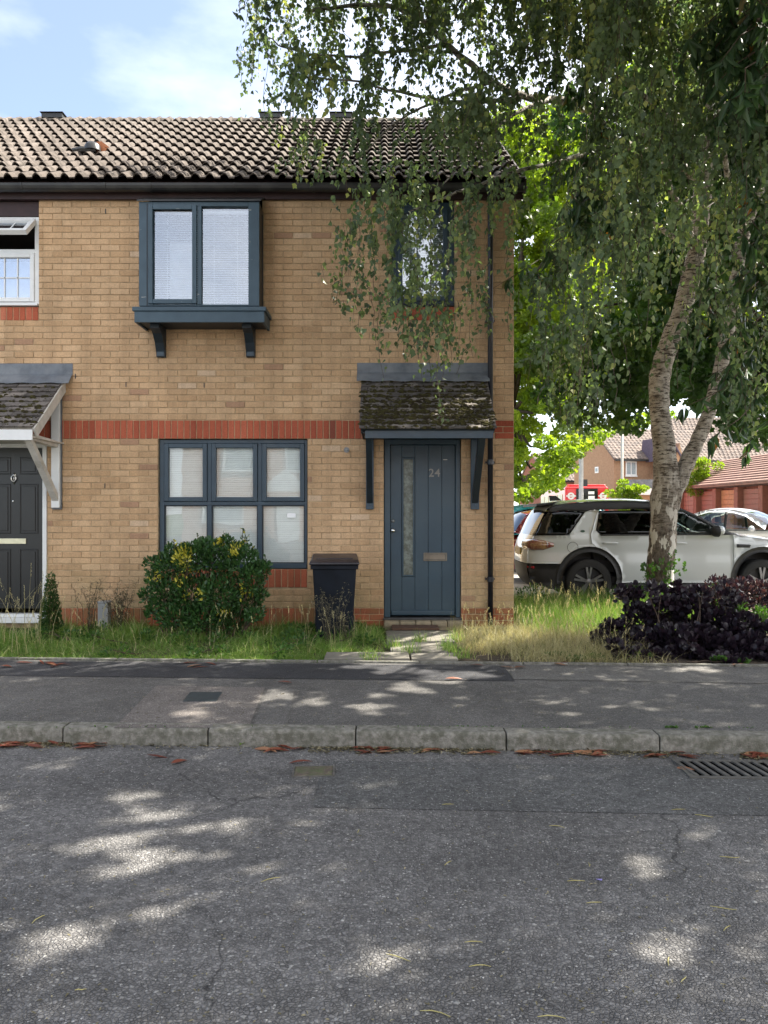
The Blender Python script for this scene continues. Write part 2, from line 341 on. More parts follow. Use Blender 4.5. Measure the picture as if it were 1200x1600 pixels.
M_ROAD2 = asphalt('worn_road_asphalt', (0.125, 0.125, 0.123), (0.19, 0.19, 0.185), 75)
M_KERB = simple('kerb_concrete', (0.20, 0.19, 0.165), 0.95, var=0.35, scale=38, bmp=1.0, bscale=130, bdist=0.006, c2=(0.10, 0.098, 0.075), lo=0.4, hi=0.62)
M_SLAB = simple('paving_concrete', (0.19, 0.175, 0.145), 0.95, var=0.2, scale=12, bmp=0.6, bscale=140, bdist=0.003, c2=(0.13, 0.12, 0.095), lo=0.45, hi=0.7)
M_CARPARK = simple('car_park_concrete', (0.42, 0.39, 0.33), 0.95, var=0.2, scale=0.8, bmp=0.4, bscale=60, bdist=0.004, c2=(0.28, 0.26, 0.22))
M_SOIL = simple('soil', (0.07, 0.052, 0.035), 1.0, var=0.4, scale=20, bmp=1.0, bscale=50, bdist=0.02)
M_GROUND = simple('rough_grass_ground', (0.09, 0.11, 0.045), 1.0, var=0.35, scale=0.6, bmp=0.5, bscale=20, bdist=0.02)

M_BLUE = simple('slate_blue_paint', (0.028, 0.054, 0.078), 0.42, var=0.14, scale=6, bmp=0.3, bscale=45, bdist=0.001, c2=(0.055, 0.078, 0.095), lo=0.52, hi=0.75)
# painted wood with flaking patches
m, n, l, b = new_mat('flaking_blue_paint'); v = geovec(n)
mp = n.new('ShaderNodeMapping'); mp.inputs['Scale'].default_value = (2.2, 4, 9); l.new(v, mp.inputs['Vector'])
f = noise(n, l, mp.outputs['Vector'], 4.0, 8, 0.7); k = ramp(n, l, f, [(0.665, 0.0), (0.69, 1.0)])
base = ramp(n, l, noise(n, l, v, 7, 5), [(0.3, (0.036, 0.070, 0.098)), (0.7, (0.050, 0.092, 0.125))])
l.new(mixc(n, l, k, base, (0.5, 0.49, 0.45)), b.inputs['Base Color']); b.inputs['Roughness'].default_value = 0.5
bump(n, l, noise(n, l, mp.outputs['Vector'], 30, 5), 0.3, 0.002, b); M_FLAKE = m
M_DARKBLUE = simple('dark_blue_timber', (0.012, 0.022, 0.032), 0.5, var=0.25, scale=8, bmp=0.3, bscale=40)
M_DOOR = simple('door_blue_paint', (0.022, 0.052, 0.078), 0.38, var=0.12, scale=3.5, bmp=0.2, bscale=30, bdist=0.001, c2=(0.032, 0.064, 0.088))
M_BLACKDOOR = simple('black_door_paint', (0.012, 0.013, 0.014), 0.3, var=0.15, bmp=0.1)
M_BLACK = simple('black_plastic', (0.012, 0.012, 0.013), 0.38, var=0.25, scale=10, bmp=0.15, c2=(0.03, 0.03, 0.028))
M_PIPE = simple('black_pipe_plastic', (0.013, 0.014, 0.02), 0.3, var=0.25, scale=12, bmp=0.1)
M_FASCIA = simple('maroon_fascia', (0.03, 0.012, 0.012), 0.6, var=0.3, bmp=0.2)
M_WHITE = simple('white_upvc', (0.72, 0.73, 0.72), 0.3, var=0.05, bmp=0.0)
M_WWOOD = simple('weathered_white_paint', (0.60, 0.58, 0.54), 0.6, var=0.12, scale=12, bmp=0.3, bscale=60, c2=(0.36, 0.34, 0.30), lo=0.55, hi=0.75)
M_LEAD = simple('lead_flashing', (0.115, 0.13, 0.15), 0.55, metal=0.2, var=0.25, scale=7, bmp=0.35, bscale=18, bdist=0.006, c2=(0.18, 0.195, 0.21))
M_BLIND = simple('white_blind', (0.90, 0.91, 0.91), 0.55, var=0.03, bmp=0.0)
M_ROOM = simple('room_dark', (0.06, 0.055, 0.05), 0.9, var=0.1, bmp=0.0)
M_GLASS = glass_mat('window_glass', (0.88, 0.92, 0.95), 0.16); M_GLASS2 = glass_mat('lower_window_glass', (0.97, 0.99, 0.98), 0.005)
M_GLASSD = glass_mat('dark_glass', (0.16, 0.19, 0.19), 0.06)
M_CARGLASS = glass_mat('car_privacy_glass', (0.0045, 0.005, 0.005), 0.0)
M_CARGLASS2 = glass_mat('car_clear_glass', (0.62, 0.74, 0.70), 0.03)
M_FROST = simple('frosted_glass', (0.16, 0.19, 0.17), 0.22, var=0.3, scale=30, bmp=0.9, bscale=55, bdist=0.006, c2=(0.08, 0.09, 0.07))
M_CHROME = simple('chrome', (0.72, 0.70, 0.66), 0.2, metal=1.0, var=0.08, bmp=0.05)
M_BRASS = simple('aged_brass', (0.19, 0.18, 0.155), 0.35, metal=0.9, var=0.2, bmp=0.1)
M_NUM = simple('number_metal', (0.25, 0.25, 0.24), 0.5, metal=0.5, var=0.1, bmp=0.05)
M_STEP = simple('step_stone', (0.36, 0.29, 0.19), 0.95, var=0.2, scale=12, bmp=0.6, bscale=100, c2=(0.24, 0.21, 0.14))
M_MAT = simple('door_mat_rubber', (0.10, 0.055, 0.035), 0.95, var=0.3, scale=30, bmp=1.0, bscale=300, bdist=0.006)
M_GREYBOX = simple('grey_box_plastic', (0.30, 0.31, 0.31), 0.6, var=0.1, bmp=0.1)
M_TERRA = simple('terracotta', (0.42, 0.16, 0.07), 0.9, var=0.2, bmp=0.3)
M_IRON = simple('cast_iron', (0.12, 0.115, 0.105), 0.6, metal=0.4, var=0.3, scale=20, bmp=0.5, bscale=80)
M_COVER = simple('steel_cover', (0.06, 0.075, 0.085), 0.45, metal=0.5, var=0.2, scale=15, bmp=0.5, bscale=200)
M_CARW = simple('white_car_paint', (0.50, 0.53, 0.53), 0.28, var=0.03, scale=2, bmp=0.0, coat=0.8)
M_CARS = simple('pale_silver_paint', (0.62, 0.66, 0.70), 0.25, metal=0.2, var=0.03, bmp=0.0, coat=0.8)
M_CART = simple('teal_car_paint', (0.03, 0.30, 0.38), 0.25, var=0.03, bmp=0.0, coat=0.8)
M_CARR = simple('red_car_paint', (0.22, 0.012, 0.02), 0.25, var=0.03, bmp=0.0, coat=0.8)
M_TYRE = simple('tyre_rubber', (0.018, 0.018, 0.018), 0.85, var=0.2, bmp=0.2)
M_RIM = simple('grey_alloy', (0.22, 0.22, 0.22), 0.3, metal=0.8, var=0.05, bmp=0.0)
M_TRIM = simple('car_black_trim', (0.014, 0.014, 0.015), 0.55, var=0.1, bmp=0.1)
M_LAMPR = simple('tail_light_lens', (0.16, 0.03, 0.02), 0.12, var=0.3, scale=20, bmp=0.0, c2=(0.35, 0.22, 0.1), coat=1.0)
M_LAMPW = simple('clear_light_lens', (0.55, 0.55, 0.55), 0.1, var=0.1, bmp=0.0, coat=1.0)
M_PLATE = simple('yellow_plate', (0.65, 0.42, 0.04), 0.4, var=0.03, bmp=0.0)
M_SEAT = simple('dark_seat_fabric', (0.03, 0.03, 0.032), 0.8, var=0.2, bmp=0.2)
M_BUSRED = simple('bus_red_paint', (0.62, 0.012, 0.018), 0.3, var=0.04, bmp=0.0, coat=0.6)
M_FARBRICK = simple('distant_orange_brick', (0.33, 0.205, 0.125), 0.9, var=0.15, scale=6, bmp=0.2)
M_FARRED = simple('distant_red_brick', (0.27, 0.11, 0.075), 0.9, var=0.15, scale=6, bmp=0.2)
M_FARTILE = simple('distant_brown_tile', (0.20, 0.155, 0.13), 0.9, var=0.3, scale=5, bmp=0.3, c2=(0.12, 0.10, 0.09))
M_GARTILE = simple('garage_red_tile', (0.235, 0.14, 0.11), 0.9, var=0.2, scale=3, bmp=0.3)
M_GARDOOR = simple('garage_terracotta_door', (0.30, 0.135, 0.09), 0.6, var=0.08, bmp=0.1)
M_CONC = simple('pole_concrete', (0.48, 0.47, 0.45), 0.8, var=0.1, bmp=0.2)
M_OPPB = simple('opposite_pink_brick', (0.45, 0.27, 0.18), 0.9, var=0.15, scale=5, bmp=0.3)

# birch bark
m, n, l, b = new_mat('birch_bark'); v = geovec(n)
mp = n.new('ShaderNodeMapping'); mp.inputs['Scale'].default_value = (1.0, 1.0, 4.5); l.new(v, mp.inputs['Vector'])
c0 = ramp(n, l, noise(n, l, v, 7, 6, 0.65), [(0.3, (0.15, 0.125, 0.10)), (0.48, (0.32, 0.29, 0.25)), (0.7, (0.50, 0.47, 0.42))])
k = ramp(n, l, noise(n, l, mp.outputs['Vector'], 9, 6, 0.7), [(0.50, 0.0), (0.58, 1.0)]); c0 = mixc(n, l, k, c0, (0.05, 0.04, 0.032))
# plated dark bark at the foot, with the white skin left in flakes
sx = n.new('ShaderNodeSeparateXYZ'); l.new(v, sx.inputs['Vector'])
mr = n.new('ShaderNodeMapRange'); mr.inputs['From Min'].default_value = 0.7; mr.inputs['From Max'].default_value = 2.4; mr.inputs['To Min'].default_value = 1.0; mr.inputs['To Max'].default_value = 0.0
l.new(sx.outputs['Z'], mr.inputs['Value'])
mp2 = n.new('ShaderNodeMapping'); mp2.inputs['Scale'].default_value = (1.0, 1.0, 0.35); l.new(v, mp2.inputs['Vector'])
dk = ramp(n, l, noise(n, l, mp2.outputs['Vector'], 26, 6, 0.65), [(0.35, (0.035, 0.028, 0.022)), (0.6, (0.15, 0.12, 0.095))])
c0 = mixc(n, l, mr.outputs['Result'], c0, dk)
fk = ramp(n, l, noise(n, l, mp2.outputs['Vector'], 9, 5, 0.6), [(0.535, 0.0), (0.555, 1.0)])
g = n.new('ShaderNodeMath'); g.operation = 'MULTIPLY'; l.new(fk, g.inputs[0]); l.new(mr.outputs['Result'], g.inputs[1])
c0 = mixc(n, l, g.outputs['Value'], c0, (0.66, 0.63, 0.57))
l.new(c0, b.inputs['Base Color']); b.inputs['Roughness'].default_value = 0.85; b.inputs['Specular IOR Level'].default_value = 0.2
nn = bump(n, l, noise(n, l, mp2.outputs['Vector'], 26, 6, 0.65), 0.9, 0.03, b); bump(n, l, noise(n, l, mp.outputs['Vector'], 14, 5), 0.5, 0.01, b, nn)
M_BIRCH = m
M_BARK = simple('brown_bark', (0.075, 0.055, 0.04), 0.95, var=0.4, scale=14, bmp=0.9, bscale=30, bdist=0.01)
M_TWIG = simple('thin_twig', (0.075, 0.05, 0.032), 0.8, var=0.3, scale=20, bmp=0.0)

M_LBIRCH = leaf_mat('birch_leaf', [(0.0, (0.065, 0.095, 0.055)), (0.45, (0.12, 0.168, 0.085)), (0.8, (0.19, 0.245, 0.10)), (1.0, (0.38, 0.40, 0.13))], 0.45, tcol=(1.2, 1.3, 0.65))
M_LLONG = leaf_mat('long_leaf', [(0.0, (0.028, 0.06, 0.024)), (0.7, (0.055, 0.105, 0.04)), (0.97, (0.09, 0.15, 0.05)), (1.0, (0.4, 0.16, 0.03))], 0.3, rough=0.35)
M_LMAPLE = leaf_mat('maple_leaf', [(0.0, (0.08, 0.14, 0.02)), (0.5, (0.16, 0.24, 0.03)), (1.0, (0.26, 0.33, 0.05))], 0.58, tcol=(1.5, 1.5, 0.45))
M_LDARK = leaf_mat('dark_tree_leaf', [(0.0, (0.025, 0.06, 0.018)), (0.6, (0.05, 0.105, 0.028)), (1.0, (0.11, 0.18, 0.035))], 0.42)
M_LEUON = leaf_mat('evergreen_shrub_leaf', [(0.0, (0.02, 0.055, 0.018)), (0.6, (0.045, 0.11, 0.03)), (0.84, (0.08, 0.16, 0.04)), (0.9, (0.50, 0.46, 0.05)), (1.0, (0.62, 0.56, 0.10))], 0.15, rough=0.3)
M_LPURP = leaf_mat('purple_leaf', [(0.0, (0.009, 0.007, 0.011)), (0.6, (0.021, 0.014, 0.022)), (0.9, (0.036, 0.022, 0.030)), (1.0, (0.10, 0.05, 0.04))], 0.12, rough=0.42, tcol=(1.4, 0.8, 0.9))
M_LHERB = leaf_mat('green_herb_leaf', [(0.0, (0.03, 0.08, 0.015)), (0.7, (0.07, 0.15, 0.03)), (1.0, (0.15, 0.22, 0.05))], 0.4)
M_GRASS = leaf_mat('green_grass', [(0.0, (0.09, 0.16, 0.03)), (0.55, (0.17, 0.29, 0.06)), (0.85, (0.27, 0.38, 0.09)), (1.0, (0.55, 0.50, 0.28))], 0.4)
M_STRAW = leaf_mat('dry_grass', [(0.0, (0.16, 0.19, 0.06)), (0.4, (0.36, 0.33, 0.16)), (1.0, (0.58, 0.51, 0.30))], 0.35, tcol=(1.2, 1.15, 0.8))
M_DRYLEAF = leaf_mat('fallen_red_leaf', [(0.0, (0.09, 0.022, 0.013)), (0.6, (0.18, 0.05, 0.028)), (1.0, (0.32, 0.17, 0.09))], 0.12, tcol=(1.2, 0.9, 0.7))
M_DEADBUSH = leaf_mat('dry_herb', [(0.0, (0.07, 0.06, 0.035)), (0.6, (0.17, 0.15, 0.085)), (1.0, (0.34, 0.30, 0.19))], 0.25, tcol=(1.1, 1.05, 0.8))

# ------------------------------------------------------------------ ground, road, pavement
def struct(o): o['kind'] = 'structure'; return o
KS = -0.048                                       # the road runs very slightly askew to the house
def yk(x, y0): return y0 + KS * x
Y_KF = CY + 4.70                                  # kerb front face at x=0
Y_KB = Y_KF + 0.135                               # back of the kerb
Y_PB = CY + 6.85                                  # back of the pavement
Z_PV = 0.10; Z_BED = 0.075
def sheet(name, x0, x1, ya, yb, z, mat, thick=None, nx=1, parent=None, cx=None):
    """strip between the lines y=ya(x) and y=yb(x)"""
    mb = MB(); v = [(x0, yk(x0, ya), z), (x1, yk(x1, ya), z), (x1, yk(x1, yb), z), (x0, yk(x0, yb), z)]
    if thick:
        v2 = [(p[0], p[1], p[2] - thick) for p in v]
        mb.add(v + v2, [[0, 1, 2, 3], [7, 6, 5, 4], [0, 4, 5, 1], [1, 5, 6, 2], [2, 6, 7, 3], [3, 7, 4, 0]])
    else: mb.add(v, [[0, 1, 2, 3]])
    return mb.build(name, mat, parent)
g = MB().box(-400, 400, -400, 600, -0.6, -0.16); struct(g.build('ground', M_GROUND))
g = MB().box(-30, 60, 2.9, 75, -0.15, -0.05); struct(g.build('car_park', M_CARPARK))
struct(sheet('road', -60, 60, -36 - Y_KF * 0, Y_KF - 0.0, 0.0, M_ROAD, 0.15))
struct(sheet('verge_soil', -14, 14, Y_PB + 0.05, 2.6 + 0.0, Z_BED, M_SOIL, 0.22))
struct(sheet('pavement', -30, 30, Y_KB + 0.001, Y_PB, Z_PV, M_PAVE, 0.24))
# uneven worn band along the gutter of the road, and patched areas, each a thin sheet on top
struct(sheet('road_patch', -0.35, 4.4, Y_KF - 0.95, Y_KF - 0.24, 0.0025, M_ROAD2))
kerb = struct(empty('kerb'))
kx = PX(316, 4.75) - 0.915 * 12
for i in range(26):
    x0 = kx + i * 0.918; x1 = x0 + 0.910
    if x0 > 9: break
    dz = random.uniform(-0.003, 0.003)
    ya, yb = yk(x0, Y_KF), yk(x1, Y_KF)
    ya2, yb2 = yk(x0, Y_KB), yk(x1, Y_KB)
    zt = 0.105 + dz; c = 0.016
    prof0 = [(ya, -0.1), (ya + 0.006, zt - c * 1.1), (ya + c, zt), (ya2, zt + 0.002), (ya2, -0.1)]
    prof1 = [(yb, -0.1), (yb + 0.006, zt - c * 1.1), (yb + c, zt), (yb2, zt + 0.002), (yb2, -0.1)]
    v = [(x0, p[0], p[1]) for p in prof0] + [(x1, p[0], p[1]) for p in prof1]; nn_ = 5
    f = [[4, 3, 2, 1, 0], [5, 6, 7, 8, 9]] + [[j, (j + 1) % 5, 5 + (j + 1) % 5, 5 + j] for j in range(5)]
    mod_bevel(MB().add(v, f).build('kerbstone', M_KERB, kerb), 0.006, 2, 25)
struct(sheet('fresh_asphalt_strip', -12, PX(790, 6.6), Y_PB - 0.68, Y_PB - 0.075, Z_PV + 0.004, M_FRESH))
# rectangular chipping patch with an iron cover
def gp(px, py, z):                                 # photo pixel -> point on the level z
    D = (CZ - z) * F / (py - 800); return ((px - 600) * D / F, CY + D)
def gpoly(name, pts, z, mat, parent=None):
    mb = MB(); mb.add([(*gp(px, py, z), z) for px, py in pts], [list(range(len(pts)))]); o = mb.build(name, mat, parent)
    o.data.polygons[0].flip() if o.data.polygons[0].normal.z < 0 else None
    return o
struct(gpoly('chipping_patch', [(178, 1137), (388, 1137), (414, 1074), (244, 1071)], Z_PV + 0.004, M_CHIP))
struct(gpoly('trench_patch', [(394, 1137), (447, 1137), (460, 1076), (418, 1076)], Z_PV + 0.004, asphalt('trench_asphalt', (0.14, 0.134, 0.126), (0.2, 0.19, 0.18), 140, bstr=0.5)))
struct(gpoly('pavement_seam_strip', [(800, 1061), (1330, 1070), (1330, 1048), (798, 1040)], Z_PV + 0.004, asphalt('seam_asphalt', (0.15, 0.143, 0.133), (0.2, 0.19, 0.17), 140, bstr=0.5)))
cv = [gp(286, 1097, Z_PV), gp(338, 1097, Z_PV), gp(347, 1083, Z_PV), gp(297, 1083, Z_PV)]
mb = MB().prism(cv, 'z', Z_PV + 0.004, Z_PV + 0.009)
tag(mb.build('access_cover', M_COVER), 'small dark rectangular iron cover set in the pale chipping patch of the pavement', 'access cover')
# edging stones behind the pavement
edg = struct(empty('pavement_edging'))
x = -7.0
while x < 6.5:
    L = 0.905; mb = MB()
    ya, yb = yk(x, Y_PB), yk(x + L, Y_PB)
    mb.add([(x, ya, 0), (x + L, yb, 0), (x + L, yb + 0.05, 0), (x, ya + 0.05, 0), (x, ya, 0.118), (x + L, yb, 0.118), (x + L, yb + 0.05, 0.118), (x, ya + 0.05, 0.118)],
           [[0, 3, 2, 1], [4, 5, 6, 7], [0, 1, 5, 4], [1, 2, 6, 5], [2, 3, 7, 6], [3, 0, 4, 7]])
    o = mb.build('edging_stone', M_KERB, edg); mod_bevel(o, 0.006); x += 0.915
# garden path slabs between pavement and doorstep
path = struct(empty('garden_path'))
def slab(px0, px1, D0, D1, z, mat=M_SLAB, dz=0.05, name='paving_slab'):
    x0, x1 = PX(px0, D0), PX(px1, D0)
    o = MB().box(x0, x1, CY + D0, CY + D1, z - dz, z).build(name, mat, path); mod_bevel(o, 0.008); return o
slab(506, 640, 6.97, 7.28, 0.124); slab(643, 716, 6.97, 7.28, 0.118)
slab(610, 700, 7.34, 7.85, 0.120); slab(604, 655, 7.88, 8.35, 0.118); slab(658, 712, 7.88, 8.35, 0.124); slab(603, 712, 8.38, 8.62, 0.12)
# gully grating in the road channel
gx, gy = gp(1140, 1203, 0.0)
gr = empty('gully_grate', (gx, gy, 0.0), (0, 0, math.atan(KS)), label='black cast iron drain grating with slanting slots at the kerb edge', cat='drain grate')
w, d = 0.27, 0.155
MB().box(-w, w, -d, d, -0.10, -0.095).build('gully_pit', M_BLACK, gr)
MB().box(-w, w, -d, -d + 0.03, 0.001, 0.008).box(-w, w, d - 0.03, d, 0.001, 0.008).box(-w, -w + 0.03, -d + 0.03, d - 0.03, 0.001, 0.008).box(w - 0.03, w, -d + 0.03, d - 0.03, 0.001, 0.008).box(-w + 0.03, w - 0.03, -d + 0.03, d - 0.03, 0.0008, 0.0022).build('grate_frame', M_IRON, gr)
MB().box(-w + 0.03, w - 0.03, -d + 0.03, d - 0.03, 0.0012, 0.003).build('slot_shadow_bed', simple('slot_black', (0.004, 0.004, 0.004), 1.0, bmp=0, spec=0.0), gr)  # near-black sheet painted as the dark inside the open slots
for i in range(9):
    x = -w + 0.045 + i * 0.056
    mb = MB(); mb.add([(x - 0.012, -d + 0.03, 0.0032), (x + 0.014, -d + 0.03, 0.0032), (x - 0.026, d - 0.03, 0.0032), (x - 0.052, d - 0.03, 0.0032), (x - 0.010, -d + 0.03, 0.012), (x + 0.012, -d + 0.03, 0.012), (x - 0.028, d - 0.03, 0.012), (x - 0.050, d - 0.03, 0.012)],
           [[0, 3, 2, 1], [4, 5, 6, 7], [0, 1, 5, 4], [1, 2, 6, 5], [2, 3, 7, 6], [3, 0, 4, 7]])
    mb.build('grate_bar', M_IRON, gr)
# small sunken stop-tap cover in the road
sx_, sy_ = gp(490, 1206, 0)
tap = empty('stop_tap_cover', (sx_, sy_, 0), (0, 0, 0.05), label='small mossy brown stop tap cover sunk in the road near the kerb', cat='access cover')
mod_bevel(MB().box(-0.105, 0.105, -0.075, 0.075, 0.001, 0.007).build('cover_plate', simple('rusty_cover', (0.085, 0.065, 0.05), 0.9, var=0.4, scale=40, bmp=1, bscale=120, bdist=0.005, c2=(0.07, 0.08, 0.035)), tap), 0.002)
MB().box(-0.118, -0.107, -0.087, 0.087, 0.001, 0.006).box(0.107, 0.118, -0.087, 0.087, 0.001, 0.006).box(-0.107, 0.107, -0.087, -0.077, 0.001, 0.006).box(-0.107, 0.107, 0.077, 0.087, 0.001, 0.006).build('cover_rim', M_IRON, tap)

# ------------------------------------------------------------------ the two terraced houses
HC = 0.0741; SP = 0.2275; J = 0.009
XR = PX(803); XB = -3.42; XL = -7.4
Z0 = PZ(950) - 3 * HC; ZP = PZ(950); ZB0 = ZP + 27 * HC; ZB1 = ZB0 + 3 * HC; ZT = ZB1 + 36 * HC
house = empty('terraced_house', (0, 0, 0), label='buff brick end terrace house numbered 24 with slate blue door, blue windows and tiled roof', cat='house')
nbr = empty('terraced_house', (0, 0, 0), label='buff brick house at the left edge with a black door and white window standing open', cat='house')
BAYF = 8.76
bx0, bx1 = PX(217, BAYF), PX(405, BAYF)
OPEN = [  # x0,x1,z0,z1 openings in the brick face
    (PX(247), PX(480), PZ(889), ZB0), (PX(600), PX(720), 0.178, ZB0), (PX(612), PX(710), PZ(479), ZT + 0.1),
    (bx0 + 0.02, bx1 - 0.02, PZ(478, BAYF) + 0.0, ZT + 0.1), (PX(-120), PX(60), PZ(479), ZT + 0.1), (PX(-50), PX(73), 0.135, ZB0)]
SILLS = [(PX(247), PX(480), PZ(889) - 3 * HC, PZ(889)), (PX(612), PX(710), PZ(479) - 0.165, PZ(479)), (PX(-120), PX(60), PZ(479) - 0.165, PZ(479))]
def sub(iv, a, b):
    out = []
    for p, q in iv:
        if b <= p or a >= q: out.append((p, q)); continue
        if a > p: out.append((p, a))
        if b < q: out.append((b, q))
    return out
bricks = []                                        # (x0,x1,z0,z1,kind)
def runcourse(z0, z1, segs, off, kind):
    for p, q in segs:
        k = math.floor((p - XR - off) / SP) - 1; x = XR + off + k * SP
        while x < q:
            a, b_ = max(x, p), min(x + SP, q)
            if b_ - a > 0.03: bricks.append((a, b_, z0, z1, kind))
            x += SP
def blocked(z0, z1):
    return [(a, b_) for a, b_, c, d_ in OPEN + SILLS if min(z1, d_) - max(z0, c) > 0.028]
for c in range(36 + 27):
    z0 = ZP + c * HC if c < 27 else ZB1 + (c - 27) * HC
    z1 = z0 + HC
    iv = [(XL, XR)]
    for a, b_ in blocked(z0, z1): iv = sub(iv, a, b_)
    # small slice where the sill leaves a part-course is closed by trimming the brick
    runcourse(z0, z1, iv, 0 if c % 2 else SP / 2, 'buff')
def soldiers(x0, x1, z0, z1, kind='red'):
    n_ = max(1, round((x1 - x0) / 0.0755)); w = (x1 - x0) / n_
    for i in range(n_): bricks.append((x0 + i * w, x0 + (i + 1) * w, z0, z1, kind))
ivb = [(XL, PX(772))]
soldiers(XL, XB, ZB0, ZB1); soldiers(XB, PX(772), ZB0, ZB1)
for c in range(3): runcourse(ZB0 + c * HC, ZB0 + (c + 1) * HC, [(PX(772), XR)], 0.1 if c % 2 else 0.0, 'red')
for c in range(3):
    runcourse(Z0 + c * HC, Z0 + (c + 1) * HC, [(PX(720), XR)], 0.11 if c % 2 else 0.0, 'red')
    runcourse(Z0 + c * HC, Z0 + (c + 1) * HC, [(PX(552), PX(600))], 0.11 if c % 2 else 0.0, 'red')
soldiers(PX(73), XB, Z0, ZP); soldiers(XB, PX(552), Z0, ZP)
for s_ in SILLS: soldiers(*s_)
TON = 14
def brick_mesh(w, h, mat, tone, nm):
    e = 0.0035; dpt = 0.1
    v = [(0, dpt, 0), (w, dpt, 0), (w, dpt, h), (0, dpt, h), (0, 0.004, 0), (w, 0.004, 0), (w, 0.004, h), (0, 0.004, h), (e, 0, e), (w - e, 0, e), (w - e, 0, h - e), (e, 0, h - e)]
    f = [[4, 5, 9, 8], [5, 6, 10, 9], [6, 7, 11, 10], [7, 4, 8, 11], [8, 9, 10, 11], [0, 1, 5, 4], [1, 2, 6, 5], [2, 3, 7, 6], [3, 0, 4, 7]]
    return v, f
BM = {}
def brick_data(w, h, mat, tone):
    key = (round(w, 3), round(h, 3), mat.name, round(tone, 2))
    if key not in BM:
        v, f = brick_mesh(w, h, mat, tone, 'brick'); BM[key] = mesh_data('brick', v, f, mat, False, [tone] * len(f))
    return BM[key]
for hs, xa, xb in ((house, XB, XR), (nbr, XL, XB)):
    wall = MB()
    # mortar wall around the openings, as clean blocks
    xs = sorted(set([xa, xb] + [min(max(v_, xa), xb) for o_ in OPEN for v_ in (o_[0] - 0.003, o_[1] + 0.003)]))
    for i in range(len(xs) - 1):
        a, b_ = xs[i], xs[i + 1]
        if b_ - a < 1e-4: continue
        mid = (a + b_) / 2; iv = [(Z0 - 0.1, ZT)]
        for o_ in OPEN:
            if o_[0] - 0.003 < mid < o_[1] + 0.003: iv = sub(iv, o_[2] - 0.003, o_[3] + 0.003)
        for p, q in iv: wall.box(a, b_, 0.008, 0.100 if True else 0, p, q)
    wo = wall.build('wall', M_MORT, hs)
    mine = [b_ for b_ in bricks if xa - 0.001 <= (b_[0] + b_[1]) / 2 < xb]
    mine = [b_ for b_ in mine if (b_[0] + b_[1]) / 2 > PX(-60)] if hs is nbr else mine
    cxm = 0 if hs is house else -3.9
    def vis(b_):
        cx_, cz_ = (b_[0] + b_[1]) / 2, (b_[2] + b_[3]) / 2
        s_ = math.hypot(cx_ - cxm, cz_ - CZ)
        if -2.6 < cx_ < -1.25 and cz_ < 1.1: s_ += 9   # behind the shrub
        if b_[3] > ZT - 0.05: s_ += 5
        return s_
    mine.sort(key=vis)
    rest = {'buff': MB(), 'red': MB()}
    for k, (a, b_, c, d_, kd) in enumerate(mine):
        mat = M_BUFF if kd == 'buff' else M_RED
        tone = 0.12 + 0.76 * rng.beta(2.6, 2.6)
        if random.random() < 0.03: tone = random.choice([0.02, 0.98])
        tone = round(tone * TON) / TON
        w, h = b_ - a - J, d_ - c - J
        py_ = random.uniform(-0.0022, 0.0022); dz = random.uniform(-0.0012, 0.0012); rz = random.uniform(-0.004, 0.004)
        if k < 300:
            link('brick', brick_data(w, h, mat, tone), wo, (a + J / 2, py_, c + J / 2 + dz), (0, random.uniform(-0.003, 0.003), rz))
        else:
            v, f = brick_mesh(w, h, mat, tone, '')
            rest[kd].add([(p[0] + a + J / 2, p[1] + py_ + p[0] * rz, p[2] + c + J / 2 + dz) for p in v], f, tone)
    rest['buff'].build('buff_brickwork', M_BUFF, wo, tones=True)['kind'] = 'stuff'
    rest['red'].build('red_brickwork', M_RED, wo, tones=True)['kind'] = 'stuff'
# rest of the shell of both houses (side wall, rear wall, party ceiling)
MB().box(XR - 0.1, XR, 0.101, 7.1, 0, 5.19).prism([(0.101, 5.19), (7.1, 5.19), (3.6, 7.75)], 'x', XR - 0.1, XR).build('side_wall', M_GABLE, house)
MB().box(XB, XR - 0.101, 7.0, 7.1, 0, 5.19).build('rear_wall', M_GABLE, house)
MB().box(XL, XB - 0.001, 7.0, 7.1, 0, 5.19).box(XL, XL + 0.1, 0.101, 7.0, 0, 5.19).build('rear_wall', M_GABLE, nbr)
for hs, xa, xb in ((house, XB, XR - 0.1), (nbr, XL + 0.1, XB)):
    MB().box(xa, xb, 0.102, 7.0, 2.6, 2.75).build('first_floor', M_ROOM, hs)
    MB().box(xa, xb, 1.6, 1.65, 0.1, 2.6).box(xa, xb, 1.6, 1.65, 2.75, 5.1).build('inner_partition', M_ROOM, hs)
    MB().box(xa, xb, 0.101, 1.6, 5.08, 5.1).build('ceiling', M_ROOM, hs)

